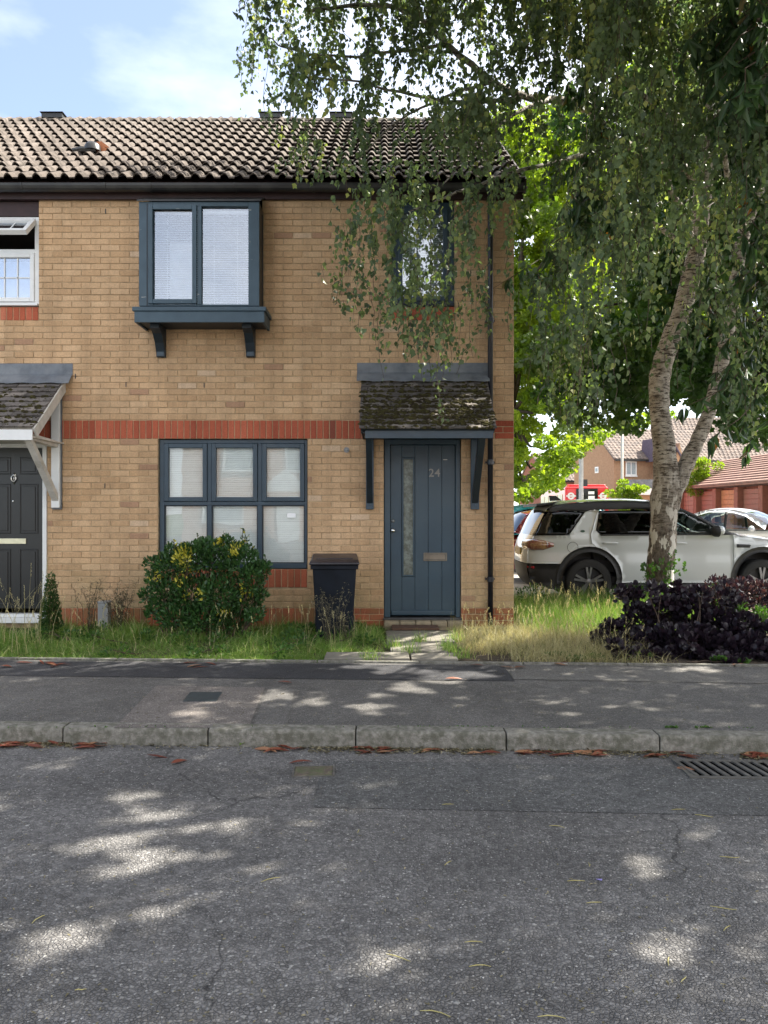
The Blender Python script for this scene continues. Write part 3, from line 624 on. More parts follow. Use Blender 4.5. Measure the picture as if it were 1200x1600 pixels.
# --- roof
PITCH = math.atan((PZ(190, CY * -1 + 3.5) - 5.33) / 3.65); cp, sp_ = math.cos(PITCH), math.sin(PITCH)
EY, EZ = -0.15, 5.30; GA = 4.46 / 13.6; NR = 14
def roofpt(x, s, h): return (x, EY + s * cp - h * sp_, EZ + s * sp_ + h * cp)
def wave(u):                                       # two rolls in one tile, u in 0..1
    w = (u * 2) % 1.0
    return 0.050 * math.sin(math.pi * min(1, w / 0.62)) ** 0.8 if w < 0.62 else 0.0
def tile_mesh(tone, tw=0.33, tl=0.41):
    us = [0, 0.05, 0.12, 0.19, 0.26, 0.31, 0.4, 0.5, 0.55, 0.62, 0.69, 0.76, 0.81, 0.9, 1.0]; v = []; f = []
    n_ = len(us)
    for (s, lift) in ((0.0, 0.050), (tl, 0.0)):
        for u in us: v.append((u * tw, s * cp - (wave(u) + lift) * sp_, s * sp_ + (wave(u) + lift) * cp))
    for u in us: v.append((u * tw, 0.004 * cp - (wave(u) + 0.034) * sp_, 0.004 * sp_ + (wave(u) + 0.034) * cp))
    for i in range(n_ - 1):
        f.append([i, i + 1, n_ + i + 1, n_ + i]); f.append([2 * n_ + i, 2 * n_ + i + 1, i + 1, i])
    me = mesh_data('roof_tile', v, f, M_TILE, False, [tone] * len(f))
    return me
TILES = [tile_mesh(t) for t in np.linspace(0, 1, 9)]
for hs, xa, xb in ((house, XB, XR + 0.10), (nbr, XB - 0.33 * 11, XB)):
    rmb = MB(); s1 = 4.50
    rmb.add([roofpt(xa, 0.02, -0.02), roofpt(xb, 0.02, -0.02), roofpt(xb, s1, -0.02), roofpt(xa, s1, -0.02), (xa, 7.3, EZ - 0.02), (xb, 7.3, EZ - 0.02)], [[0, 1, 2, 3], [3, 2, 5, 4], [0, 4, 5, 1]])
    rf = rmb.build('roof', M_FASCIA, hs)
    nc = round((xb - xa) / 0.33); tw = (xb - xa) / nc
    for r_ in range(NR):
        for c in range(nc):
            t = random.choice(TILES) if random.random() < 0.85 else TILES[0]
            p = roofpt(xa + c * tw, r_ * GA - 0.02, 0.0)
            o = link('roof_tile', t, rf, p, (random.uniform(-0.008, 0.008), random.uniform(-0.006, 0.006), random.uniform(-0.006, 0.006)))
            o.scale = (tw / 0.33, 1 if r_ < NR - 1 else 0.8, 1)
    # ridge tiles
    x = xa; ry, rz_ = roofpt(0, s1, 0)[1:]
    while x < xb - 0.05:
        prof = [(ry + 0.115 * math.cos(a), rz_ - 0.035 + 0.105 * math.sin(a)) for a in np.linspace(-0.15, math.pi + 0.15, 9)]
        mb = MB(); n_ = len(prof); x1 = min(x + 0.44, xb)
        mb.add([(x, *p) for p in prof] + [(x1, *p) for p in prof], [[i, i + 1, n_ + i + 1, n_ + i] for i in range(n_ - 1)] + [list(range(n_)), list(range(2 * n_ - 1, n_ - 1, -1))])
        mb.build('ridge_tile', simple('ridge_tile_dark', (0.07, 0.06, 0.052), 0.95, var=0.4, scale=14, bmp=0.5, bscale=60, c2=(0.2, 0.17, 0.14)) if 'ridge_tile_dark' not in MATS else MATS['ridge_tile_dark'], rf, smooth=False); x += 0.45
    gx1 = xb if hs is house else xb
    MB().box(xa, xb, -0.045, 0.0, 5.135, 5.31).build('fascia', M_FASCIA, hs)
    # half-round gutter with brackets
    gm = MB(); ang = np.linspace(math.pi, 2 * math.pi, 10); n_ = 10
    x0g, x1g = (xa, xb + 0.02) if hs is house else (xa, xb)
    ring = [(-0.112 + 0.062 * math.cos(a), 5.275 + 0.085 * math.sin(a)) for a in ang]; ring2 = [(-0.112 + 0.056 * math.cos(a), 5.275 + 0.079 * math.sin(a)) for a in ang[::-1]]
    gm.prism(ring + ring2, 'x', x0g, x1g)
    gt = gm.build('gutter', M_BLACK, hs)
    bxs = [PX(35, 8.96), PX(165, 8.96)] if hs is nbr else [PX(236, 8.96), PX(368, 8.96), PX(490, 8.96), PX(620, 8.96), PX(740, 8.96)]
    for bx in bxs:
        ring3 = [(-0.112 + 0.069 * math.cos(a), 5.275 + 0.092 * math.sin(a)) for a in ang]; ring4 = [(-0.112 + 0.063 * math.cos(a), 5.275 + 0.086 * math.sin(a)) for a in ang[::-1]]
        MB().prism(ring3 + ring4, 'x', bx - 0.012, bx + 0.012).build('gutter_bracket', M_BLACK, gt)
# verge board and ridge vents
mb = MB(); X1 = XR + 0.101
mb.add([roofpt(X1, 0, -0.14), roofpt(X1 + 0.02, 0, -0.14), roofpt(X1 + 0.02, 4.5, -0.14), roofpt(X1, 4.5, -0.14), roofpt(X1, 0, 0.03), roofpt(X1 + 0.02, 0, 0.03), roofpt(X1 + 0.02, 4.5, 0.03), roofpt(X1, 4.5, 0.03)],
       [[0, 3, 2, 1], [4, 5, 6, 7], [0, 1, 5, 4], [1, 2, 6, 5], [2, 3, 7, 6], [3, 0, 4, 7]]); mb.build('verge_board', M_FASCIA, house)
ry, rz_ = roofpt(0, 4.5, 0)[1:]
for px_, hs in ((83, nbr), (423, house), (533, house)):
    xx = PX(px_, 12.6); mod_bevel(MB().box(xx - 0.17, xx + 0.17, ry - 0.1, ry + 0.1, rz_ + 0.04, rz_ + 0.115).box(xx - 0.19, xx + 0.19, ry - 0.12, ry + 0.12, rz_ + 0.118, rz_ + 0.13).build('ridge_vent', M_BLACK, hs), 0.006)
# broken vent tile on the neighbour's roof
s_v = 1.55; vx = PX(150, 10.3)
vt = empty('roof_vent', roofpt(vx, s_v, 0.06), (0, 0, 0), parent=nbr)
MB().lathe([(0.0, 0.11), (0.07, 0.105), (0.10, 0.07), (0.11, 0.0)], 'z', (0.0, 0, 0), 14).build('vent_hood', M_BLACK, vt, smooth=True)
MB().prism([(-0.02, 0.03), (0.15, 0.02), (0.19, 0.09), (0.10, 0.155), (-0.03, 0.14)], 'y', 0.04, 0.12).build('vent_cap', M_TERRA, vt)
MB().tube([(-0.24, -0.06, -0.02), (-0.12, -0.05, 0.0), (0.06, -0.04, 0.0)], [0.035, 0.045, 0.03], 7).build('lead_collar', M_BLACK, vt)

# --- venetian blind
def blind(parent, x0, x1, z0, z1, y, pitch=0.026, cords=2, tilt=1.22):
    mb = MB(); z = z0 + 0.02
    while z < z1 - 0.02:
        w = 0.0135; a = tilt + random.uniform(-0.04, 0.04); dy, dz = w * math.cos(a), w * math.sin(a); sg = random.uniform(-0.0008, 0.0008)
        mb.add([(x0, y - dy, z - dz), (x1, y - dy, z - dz + sg), (x1, y + 0.002, z + 0.002 + sg), (x0, y + 0.002, z + 0.002), (x0, y + dy, z + dz), (x1, y + dy, z + dz + sg)], [[0, 1, 2, 3], [3, 2, 5, 4]]); z += pitch
    mb.box(x0, x1, y - 0.014, y + 0.014, z1 - 0.03, z1); mb.box(x0, x1, y - 0.01, y + 0.01, z0, z0 + 0.012)
    for i in range(cords):
        cx_ = x0 + (x1 - x0) * (0.14 + 0.72 * i / max(1, cords - 1)); mb.box(cx_ - 0.001, cx_ + 0.001, y - 0.016, y - 0.014, z0, z1)
    o = mb.build('blind', M_BLIND, parent); o['kind'] = 'stuff'; return o

# --- ground floor window: 3 x 2, top row of opening casements
def bars(mb, x0, x1, z0, z1, w, y0, y1):
    mb.box(x0, x0 + w, y0, y1, z0, z1).box(x1 - w, x1, y0, y1, z0, z1).box(x0 + w, x1 - w, y0, y1, z0, z0 + w).box(x0 + w, x1 - w, y0, y1, z1 - w, z1); return mb
wx0, wx1, wz0, wz1 = PX(247) + 0.004, PX(480) - 0.004, PZ(889) + 0.004, ZB0 - 0.004
gw = empty('window', (0, 0, 0), parent=house); gw['label'] = 'wide slate blue six-pane window with white blinds at ground level'
fr = MB(); fr.box(wx0, wx0 + 0.055, 0.045, 0.115, wz0, wz1).box(wx1 - 0.03, wx1, 0.045, 0.115, wz0, wz1).box(wx0 + 0.055, wx1 - 0.03, 0.045, 0.115, wz1 - 0.045, wz1)
m1, m2 = PX(326), PX(405); tz = PZ(786.5)
fr.box(wx0 + 0.055, wx1 - 0.03, 0.045, 0.115, tz - 0.022, tz + 0.022)
fr.box(m1 - 0.025, m1 + 0.025, 0.044, 0.115, wz0 + 0.06, tz - 0.022).box(m2 - 0.025, m2 + 0.025, 0.044, 0.115, wz0 + 0.06, tz - 0.022).box(m1 - 0.025, m1 + 0.025, 0.044, 0.115, tz + 0.022, wz1 - 0.045).box(m2 - 0.025, m2 + 0.025, 0.044, 0.115, tz + 0.022, wz1 - 0.045)
mod_bevel(fr.build('frame', M_BLUE, gw), 0.004)
o = MB().box(wx0 + 0.002, wx1 - 0.002, 0.012, 0.115, wz0, wz0 + 0.058).build('sill', M_BLUE, gw); mod_bevel(o, 0.006)
cols = [(wx0 + 0.055, m1 - 0.025), (m1 + 0.025, m2 - 0.025), (m2 + 0.025, wx1 - 0.03)]
for a, b_ in cols:
    cs = MB(); bars(cs, a + 0.003, b_ - 0.003, tz + 0.024, wz1 - 0.048, 0.052, 0.028, 0.09); mod_bevel(cs.build('casement', M_BLUE, gw), 0.006)
    MB().box(a + 0.055, b_ - 0.055, 0.058, 0.064, tz + 0.076, wz1 - 0.1).build('pane', M_GLASS2, gw)
    bd = MB(); bars(bd, a + 0.001, b_ - 0.001, wz0 + 0.0585, tz - 0.0225, 0.012, 0.058, 0.09); bd.build('glazing_bead', M_DARKBLUE, gw)
    MB().box(a + 0.013, b_ - 0.013, 0.068, 0.074, wz0 + 0.07, tz - 0.034).build('pane', M_GLASS2, gw)
    blind(gw, a - 0.005, b_ + 0.005, wz0 + 0.03, wz1 - 0.05, 0.108, 0.026)
MB().box(wx1 - 0.24, wx1 - 0.14, 0.0635, 0.0645, PZ(806) + 0.0, PZ(799)).build('sticker', M_BLIND, gw, loc=(0.0, 0.0, -0.02))

# --- oriel window on the first floor
bay = empty('oriel_window', (0, 0, 0), parent=house); bay['label'] = 'slate blue box window projecting from the first floor on two timber brackets'
FY = CY + BAYF; bz0, bz1 = PZ(478, BAYF), PZ(315, BAYF)
q = lambda px: PX(px, BAYF); zz = lambda py: PZ(py, BAYF)
fr = MB()
fr.box(bx0, q(239), FY, FY + 0.07, bz0, bz1).box(q(388), bx1, FY, FY + 0.07, bz0, bz1).box(q(239), q(388), FY, FY + 0.07, zz(322), bz1).box(q(239), q(388), FY, FY + 0.07, bz0, zz(475.5)).box(q(308), q(315), FY - 0.004, FY + 0.07, zz(475.5), zz(322))
mod_bevel(fr.build('frame', M_FLAKE, bay), 0.004)
MB().box(q(229), q(231), FY - 0.003, FY - 0.0005, bz0, zz(318)).build('edge_groove', M_DARKBLUE, bay)
cs = MB(); bars(cs, q(232), q(308) - 0.002, zz(475), zz(321), 0.052, FY - 0.022, FY - 0.002); mod_bevel(cs.build('casement', M_FLAKE, bay), 0.006)
MB().box(q(241), q(301), FY + 0.02, FY + 0.026, zz(469), zz(330)).build('pane', M_GLASS, bay)
MB().box(q(316), q(387.5), FY + 0.03, FY + 0.036, zz(475), zz(325)).build('pane', M_GLASS, bay)
MB().box(bx1 - 0.045, bx1 - 0.004, FY + 0.071, -0.001, bz0 - 0.02, bz1).box(bx0 + 0.004, bx0 + 0.045, FY + 0.071, -0.001, bz0 - 0.02, bz1).build('side_panel', M_BLACK, bay)
MB().box(bx1 - 0.004, bx1 + 0.002, -0.10, -0.06, bz0 + 0.02, bz1 - 0.06).build('side_trim', M_DARKBLUE, bay)
mb = MB(); mb.add([(bx0 - 0.02, FY - 0.02, bz1), (bx1 + 0.02, FY - 0.02, bz1), (bx1 + 0.02, -0.05, 5.13), (bx0 - 0.02, -0.05, 5.13), (bx0 - 0.02, FY - 0.02, bz1 + 0.015), (bx1 + 0.02, FY - 0.02, bz1 + 0.015), (bx1 + 0.02, -0.05, 5.15), (bx0 - 0.02, -0.05, 5.15)],
       [[0, 3, 2, 1], [4, 5, 6, 7], [0, 1, 5, 4], [1, 2, 6, 5], [2, 3, 7, 6], [3, 0, 4, 7]]); mb.build('bay_roof', M_BLACK, bay)
DS = BAYF - 0.09; sy0 = CY + DS
s0, s1_ = PX(207, DS), PX(420, DS - 0.0) - 0.03
mod_bevel(MB().box(s0 - 0.0, s1_ + 0.0, sy0 - 0.015, -0.001, PZ(486, DS), PZ(479.5, DS)).build('sill_board', M_FLAKE, bay), 0.004)
mod_bevel(MB().box(s0 + 0.02, s1_ - 0.02, sy0, sy0 + 0.03, PZ(503.5, DS), PZ(486.3, DS)).box(s0 + 0.02, s0 + 0.05, sy0 + 0.031, -0.001, PZ(503.5, DS), PZ(486.3, DS)).box(s1_ - 0.05, s1_ - 0.02, sy0 + 0.031, -0.001, PZ(503.5, DS), PZ(486.3, DS)).build('apron_board', M_FLAKE, bay), 0.004)
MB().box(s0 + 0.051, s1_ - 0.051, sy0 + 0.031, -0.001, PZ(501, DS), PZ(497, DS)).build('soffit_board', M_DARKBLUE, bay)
for pxl, pxr in ((246, 260), (385.5, 399.5)):
    a, b_ = PX(pxl), PX(pxr); br = MB()
    zt_ = PZ(501, DS) - 0.001; zb = PZ(559)
    prof = [(-0.001, zt_), (-0.30, zt_), (-0.30, zt_ - 0.05), (-0.20, zt_ - 0.09), (-0.11, zt_ - 0.18), (-0.055, zb + 0.05), (-0.05, zb), (-0.001, zb)]
    br.prism(prof, 'x', a, b_); mod_bevel(br.build('bracket', M_DARKBLUE, bay), 0.004)
    mod_bevel(MB().box(a + 0.012, b_ - 0.012, -0.064, -0.052, zb + 0.008, zb + 0.06).build('bracket_foot', M_BLUE, bay), 0.003)
blind(bay, q(236), q(390), zz(474), zz(324), FY + 0.12, 0.026, 4, 0.62)
MB().box(q(258), q(300), FY + 0.19, FY + 0.20, zz(466), zz(370)).build('inner_panel', simple('pale_interior', (0.7, 0.72, 0.76), 0.7, bmp=0), bay)

# --- first floor right window
rw = empty('window', (0, 0, 0), parent=house); rw['label'] = 'single dark blue upstairs window above the porch behind birch leaves'
rx0, rx1, rz0, rz1 = PX(612) + 0.003, PX(710) - 0.003, PZ(479) + 0.003, 5.13
fr = MB(); bars(fr, rx0, rx1, rz0, rz1, 0.07, 0.04, 0.115); mod_bevel(fr.build('frame', M_BLUE, rw), 0.004)
cs = MB(); bars(cs, rx0 + 0.072, rx1 - 0.072, rz0 + 0.072, rz1 - 0.072, 0.055, 0.025, 0.09); mod_bevel(cs.build('casement', M_BLUE, rw), 0.005)
MB().box(rx0 + 0.125, rx1 - 0.125, 0.055, 0.06, rz0 + 0.125, rz1 - 0.125).build('pane', M_GLASS, rw)
mod_bevel(MB().box(rx0, rx1, -0.02, 0.04, rz0 - 0.0, rz0 + 0.035).build('sill', M_DARKBLUE, rw), 0.004)
blind(rw, rx0 + 0.1, rx1 - 0.1, rz0 + 0.1, rz1 - 0.1, 0.15)

# --- neighbour's white window, top light open
nw = empty('window', (0, 0, 0), parent=nbr); nw['label'] = 'white plastic window with georgian bars and its top light propped open'
nx0, nx1 = PX(-120) + 0.003, PX(60) - 0.003
MB().box(nx0, nx1, 0.02, 0.06, PZ(337), 5.13).build('head_panel', M_FASCIA, nw)
fr = MB(); zt_, zb_, zm = PZ(337.5), PZ(478), PZ(388)
fr.box(nx0, nx1, 0.03, 0.1, zt_ - 0.055, zt_).box(nx0, nx1, 0.03, 0.1, zb_, zb_ + 0.055).box(nx1 - 0.055, nx1, 0.03, 0.1, zb_ + 0.055, zt_ - 0.055).box(nx0, nx1 - 0.055, 0.03, 0.1, zm - 0.05, zm)
mod_bevel(fr.build('frame', M_WHITE, nw), 0.005)
ls = MB(); bars(ls, nx1 - 0.62, nx1 - 0.056, zb_ + 0.056, zm - 0.052, 0.05, 0.012, 0.08); mod_bevel(ls.build('casement', M_WHITE, nw), 0.006)
gb_ = MB(); gx0, gx1 = nx1 - 0.57, nx1 - 0.106; gz0, gz1 = zb_ + 0.106, zm - 0.102
for i in (1, 2, 3): gb_.box(gx0 + (gx1 - gx0) * (i / 3 if i < 3 else 2) - 0.007, gx0 + (gx1 - gx0) * (i / 3 if i < 3 else 2) + 0.007, 0.035, 0.041, gz0, gz1) if i < 3 else None
gb_.box(gx0, gx1, 0.035, 0.041, (gz0 + gz1) / 2 - 0.007, (gz0 + gz1) / 2 + 0.007); gb_.build('glazing_bar', M_WHITE, nw)
MB().box(gx0, gx1, 0.043, 0.048, gz0, gz1).build('pane', glass_mat('pale_window_glass', (0.75, 0.85, 0.95), 0.3), nw)
MB().box(gx0, gx1, 0.18, 0.19, gz0, gz1).build('curtain', simple('grey_blue_curtain', (0.42, 0.5, 0.58), 0.8, bmp=0), nw)
mod_bevel(MB().box(nx0, nx1, -0.025, 0.03, zb_ - 0.0, zb_ + 0.03).build('sill', M_WHITE, nw), 0.005)
Mo = Matrix.Translation((0, 0.02, zt_ - 0.05)) @ Matrix.Rotation(R(-48), 4, 'X')
ol = empty('open_top_light', (0, 0, 0), parent=nw)
mb = MB(); hh = 0.34; x0_, x1_ = nx1 - 0.62, nx1 - 0.03
for bxx in ((x0_, x0_ + 0.05, -hh, 0), (x1_ - 0.05, x1_, -hh, 0), (x0_ + 0.05, x1_ - 0.05, -hh, -hh + 0.05), (x0_ + 0.05, x1_ - 0.05, -0.05, 0)):
    mb.box(bxx[0], bxx[1], -0.03, 0.03, bxx[2], bxx[3], M=Mo)
mb.box((x0_ + x1_) / 2 + 0.06, (x0_ + x1_) / 2 + 0.074, -0.004, 0.004, -hh + 0.05, -0.05, M=Mo)
# third level only: the sash is a mesh under the window
ol.name = 'tmp'; bpy.data.objects.remove(ol)
mod_bevel(mb.build('open_top_light', M_WHITE, nw), 0.005)
MB().box(x0_ + 0.05, x1_ - 0.05, 0.006, 0.010, -hh + 0.05, -0.05, M=Mo).build('pane', M_GLASS, nw)

# --- door of number 24
dr = empty('front_door', (0, 0, 0), parent=house); dr['label'] = 'slate blue boarded front door with narrow frosted strip and number 24'
dx0, dx1, dz0, dz1 = PX(600) + 0.003, PX(720) - 0.003, 0.20, ZB0 - 0.003
fr = MB(); fr.box(dx0, dx0 + 0.07, 0.03, 0.11, dz0, dz1).box(dx1 - 0.055, dx1, 0.03, 0.11, dz0, dz1).box(dx0 + 0.07, dx1 - 0.055, 0.03, 0.11, dz1 - 0.06, dz1)
mod_bevel(fr.build('frame', M_DOOR, dr), 0.005)
gr_x = [PX(628), PX(648.5), PX(669.5), PX(691)]; lx0, lx1 = dx0 + 0.073, dx1 - 0.058
ex = [lx0] + gr_x + [lx1]; lz0, lz1 = dz0 + 0.02, dz1 - 0.064; yb_ = 0.062
gz0_, gz1_ = PZ(900), PZ(716)
for i in range(5):
    a, b_ = ex[i] + 0.002, ex[i + 1] - 0.002
    if i == 1:
        mod_bevel(MB().box(a, b_, yb_, yb_ + 0.04, lz0, gz0_ - 0.012).build('door_board', M_DOOR, dr), 0.0035); mb = MB().box(a, b_, yb_, yb_ + 0.04, gz1_ + 0.012, lz1)
    else: mb = MB().box(a, b_, yb_, yb_ + 0.04, lz0, lz1)
    mod_bevel(mb.build('door_board', M_DOOR, dr), 0.0035)
MB().box(lx0, lx1, yb_ + 0.010, yb_ + 0.038, lz0 + 0.002, gz0_ - 0.012).build('door_core', M_DARKBLUE, dr)
o = MB(); bars(o, ex[1] + 0.003, ex[2] - 0.003, gz0_ - 0.01, gz1_ + 0.01, 0.018, yb_ - 0.012, yb_ + 0.04); mod_bevel(o.build('glazing_bead', M_DOOR, dr), 0.005)
MB().box(ex[1] + 0.021, ex[2] - 0.021, yb_ + 0.012, yb_ + 0.02, gz0_, gz1_).build('frosted_pane', M_FROST, dr)
mod_bevel(MB().box(lx0 + 0.01, lx1 - 0.01, yb_ - 0.022, yb_ - 0.001, lz0, lz0 + 0.06).build('weather_bar', M_DOOR, dr), 0.012, 3)
kn = MB().lathe([(0.0, -0.062), (0.018, -0.06), (0.024, -0.048), (0.02, -0.034), (0.010, -0.026), (0.010, -0.008), (0.026, -0.006), (0.026, 0)], 'y', (PX(611.5) + 0.02, yb_, PZ(829)), 18); kn.build('door_knob', M_CHROME, dr, smooth=True)
MB().lathe([(0.0, -0.010), (0.012, -0.010), (0.020, -0.006), (0.020, 0)], 'y', (PX(611.5) + 0.02, yb_, PZ(814)), 18).build('door_lock', simple('dull_lock', (0.16, 0.17, 0.17), 0.4, metal=0.7, bmp=0), dr, smooth=True)
lbx0, lbx1, lbz0, lbz1 = PX(662), PX(699), PZ(877), PZ(864)
o = MB(); bars(o, lbx0, lbx1, lbz0, lbz1, 0.016, yb_ - 0.014, yb_); mod_bevel(o.build('letterbox', M_BRASS, dr), 0.003)
mod_bevel(MB().box(lbx0 + 0.018, lbx1 - 0.018, yb_ - 0.008, yb_, lbz0 + 0.018, lbz1 - 0.018).build('letterbox_flap', M_BRASS, dr), 0.002)
def text(body, size, loc, mat, parent, ext=0.004, rot=(math.pi / 2, 0, 0), name='lettering', bold=0.0):
    cu = bpy.data.curves.new('t', 'FONT'); cu.body = body; cu.size = size; cu.extrude = ext; cu.align_x = 'CENTER'; cu.align_y = 'CENTER'; cu.offset = bold; cu.resolution_u = 3
    to = bpy.data.objects.new('t', cu); COL.objects.link(to)
    bpy.context.view_layer.update()
    me = bpy.data.meshes.new_from_object(to.evaluated_get(bpy.context.evaluated_depsgraph_get()))
    bpy.data.objects.remove(to); me.materials.clear(); me.materials.append(mat)
    return link(name, me, parent, loc, rot)
text('2', 0.135, (PX(674.5), yb_ - 0.005, PZ(739)), M_NUM, dr, name='number_two', bold=0.0015)
text('4', 0.135, (PX(684), yb_ - 0.005, PZ(739)), M_NUM, dr, name='number_four', bold=0.0015)
MB().box(PX(693), PX(699.5), yb_ - 0.003, yb_ + 0.001, PZ(718.2), PZ(717.2)).build('scratch', M_WWOOD, dr)
o = MB().box(PX(600) - 0.01, PX(720) + 0.01, -0.045, 0.11, 0.178, 0.199).build('threshold', simple('dark_threshold', (0.06, 0.06, 0.06), 0.6, var=0.3), house); mod_bevel(o, 0.005)
st = empty('doorstep', (0, 0, 0), parent=house)
xw = (PX(722) - PX(600)) / 5
for i in range(5):
    mod_bevel(MB().box(PX(600) + i * xw + 0.004, PX(600) + (i + 1) * xw - 0.004, -0.16, 0.09, 0.112, 0.176).build('brick', M_STEP, st), 0.006)
mod_bevel(MB().box(PX(600) + 0.01, PX(722) - 0.01, -0.15, 0.09, 0.03, 0.111).build('step_base', M_STEP, st), 0.006)
tag(mod_bevel(MB().box(PX(612, 8.7), PX(686, 8.7), -0.47, -0.19, 0.1205, 0.145).build('door_mat', M_MAT), 0.006), 'worn red-brown door mat below the blue door of number 24', 'door mat')

# --- door canopies
def slate_roof(can, xa, xb, ncol, nrow, dproj, ztop, zbot, mossy):
    L = math.hypot(dproj, ztop - zbot); g_ = L / nrow; ang = math.atan2(ztop - zbot, dproj)
    ca, sa = math.cos(ang), math.sin(ang)
    def pt(x, s, h): return (x, -s * ca - h * sa, ztop - s * sa + h * ca)    # s measured down the slope
    mb = MB(); mb.add([pt(xa + 0.015, 0, -0.015), pt(xb - 0.015, 0, -0.015), pt(xb - 0.015, L - 0.02, -0.015), pt(xa + 0.015, L - 0.02, -0.015), pt(xa + 0.015, 0, -0.035), pt(xb - 0.015, 0, -0.035), pt(xb - 0.015, L - 0.02, -0.035), pt(xa + 0.015, L - 0.02, -0.035)],
        [[0, 3, 2, 1], [4, 5, 6, 7], [0, 1, 5, 4], [1, 2, 6, 5], [2, 3, 7, 6], [3, 0, 4, 7]])
    mb.build('roof_deck', M_WWOOD if can is ncan else M_DARKBLUE, can)
    w = (xb - xa) / ncol; tn = 0
    for r_ in range(nrow):
        off = 0 if r_ % 2 else -w / 2
        x = xa + off
        while x < xb - 0.01:
            a, b_ = max(x, xa) + 0.0015, min(x + w, xb) - 0.0015
            if b_ - a > 0.02:
                s0_ = max(0.0, r_ * g_ - 0.03); s1_2 = (r_ + 1) * g_ + random.uniform(-0.005, 0.006); th = 0.012 + random.uniform(0, 0.006)
                h0, h1 = 0.000, 0.016 + random.uniform(0, 0.006)
                jx = random.uniform(-0.003, 0.003)
                v = [pt(a, s0_, h0), pt(b_, s0_, h0), pt(b_ + jx, s1_2, h1), pt(a + jx, s1_2, h1 + random.uniform(-.003, .003)), pt(a, s0_, h0 - 0.006), pt(b_, s0_, h0 - 0.006), pt(b_ + jx, s1_2, h1 - th), pt(a + jx, s1_2, h1 - th)]
                tone = random.random() ** 1.5
                link('slate', mesh_data('slate', v, [[3, 2, 1, 0], [4, 5, 6, 7], [0, 1, 5, 4], [1, 2, 6, 5], [2, 3, 7, 6], [3, 0, 4, 7]], M_SLATE, False, [tone] * 6), can)
            x += w
    # moss cushions
    mo = MB()
    for i in range(mossy):
        s = L * (random.betavariate(2.2, 1.3)); x = random.uniform(xa + 0.02, xb - 0.02)
        s = (round(s / g_) * g_ + random.gauss(0, 0.014)) if random.random() < 0.7 else s
        if s < 0.05 or s > L: continue
        rr = random.uniform(0.006, 0.024); hh_ = rr * random.uniform(0.4, 0.8)
        rx = rr * random.uniform(1.0, 2.4)
        ring = []
        for j in range(6):
            a = j * math.pi / 3; k_ = random.uniform(0.75, 1.2)
            ring.append(pt(x + rx * k_ * math.cos(a), s + rr * k_ * math.sin(a), 0.004))
        ring2 = [pt(x + rx * 0.6 * math.cos(j * math.pi / 3 + 0.3), s + rr * 0.6 * math.sin(j * math.pi / 3 + 0.3), 0.014 + hh_ * 0.8) for j in range(6)]
        mo.add(ring + ring2 + [pt(x, s, 0.016 + hh_)], [[j, (j + 1) % 6, 6 + (j + 1) % 6, 6 + j][::-1] for j in range(6)] + [[6 + j, 12, 6 + (j + 1) % 6] for j in range(6)])
    if mossy: mo.build('moss', M_MOSS, can, smooth=True)['kind'] = 'stuff'
    return pt
can = empty('porch_canopy', (0, 0, 0), parent=house); can['label'] = 'mossy slate canopy over the blue door on blue timber brackets'
DC = 8.27; proj = 9.09 - DC
cxa, cxb = -0.268, 1.215; ncan = None
ptc = slate_roof(can, cxa, cxb, 9, 10, proj, PZ(590), PZ(670, DC), 1500)
zf = PZ(671, DC)
mod_bevel(MB().box(-0.205, cxb - 0.03, -proj + 0.05, -proj + 0.08, PZ(685, DC + 0.07), PZ(672, DC + 0.07)).build('fascia_board', M_BLUE, can), 0.003)
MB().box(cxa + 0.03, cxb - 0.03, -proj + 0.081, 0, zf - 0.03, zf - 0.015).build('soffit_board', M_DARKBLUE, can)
for side in (0, 1):
    x0_ = cxa + 0.02 if side == 0 else cxb - 0.04
    mb = MB(); mb.prism([(-0.005, PZ(592)), (-0.005, zf - 0.03), (-proj + 0.08, zf - 0.03), (-proj + 0.06, zf + 0.0)], 'x', x0_, x0_ + 0.02); mb.build('cheek_board', M_DARKBLUE, can)
for a, b_ in ((PX(572), PX(584)), (PX(735), PX(748))):
    zt_ = PZ(685); zb = PZ(796); yf_ = -proj + 0.1
    mod_bevel(MB().box(a, b_, -0.055, -0.001, zb, zf - 0.03).build('bracket_post', M_BLUE, can), 0.004)
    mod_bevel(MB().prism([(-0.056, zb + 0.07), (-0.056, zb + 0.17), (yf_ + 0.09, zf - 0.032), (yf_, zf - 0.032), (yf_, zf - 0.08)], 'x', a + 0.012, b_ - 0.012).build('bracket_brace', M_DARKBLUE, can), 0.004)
    MB().lathe([(0.0, -0.006), (0.009, -0.006), (0.011, 0.0)], 'y', ((a + b_) / 2, -0.056, zb + 0.05), 8).build('bolt_head', M_BLUE, can)
# lead flashing
def flashing(can, xa, xb, z_top, z_bot):
    mb = MB(); n_ = 24
    for i in range(n_):
        x0_, x1_ = xa + (xb - xa) * i / n_, xa + (xb - xa) * (i + 1) / n_
        w0, w1 = 0.003 * math.sin(i * 1.3), 0.003 * math.sin((i + 1) * 1.3)
        pr = lambda x, w_: [(x, -0.004, z_top), (x, -0.010 + w_, z_bot + 0.03), (x, -0.05 + w_, z_bot - 0.0 + w_), (x, -0.13 + w_, z_bot - 0.085 + w_ * 2), (x, -0.13 + w_, z_bot - 0.093 + w_ * 2), (x, -0.05, z_bot - 0.01)]
        A, B = pr(x0_, w0), pr(x1_, w1); mb.add(A + B, [[j, 6 + j, 6 + j + 1, j + 1] for j in range(5)])
    return mb.build('lead_flashing', M_LEAD, can)
flashing(can, PX(558), PX(763), PZ(567), PZ(586))

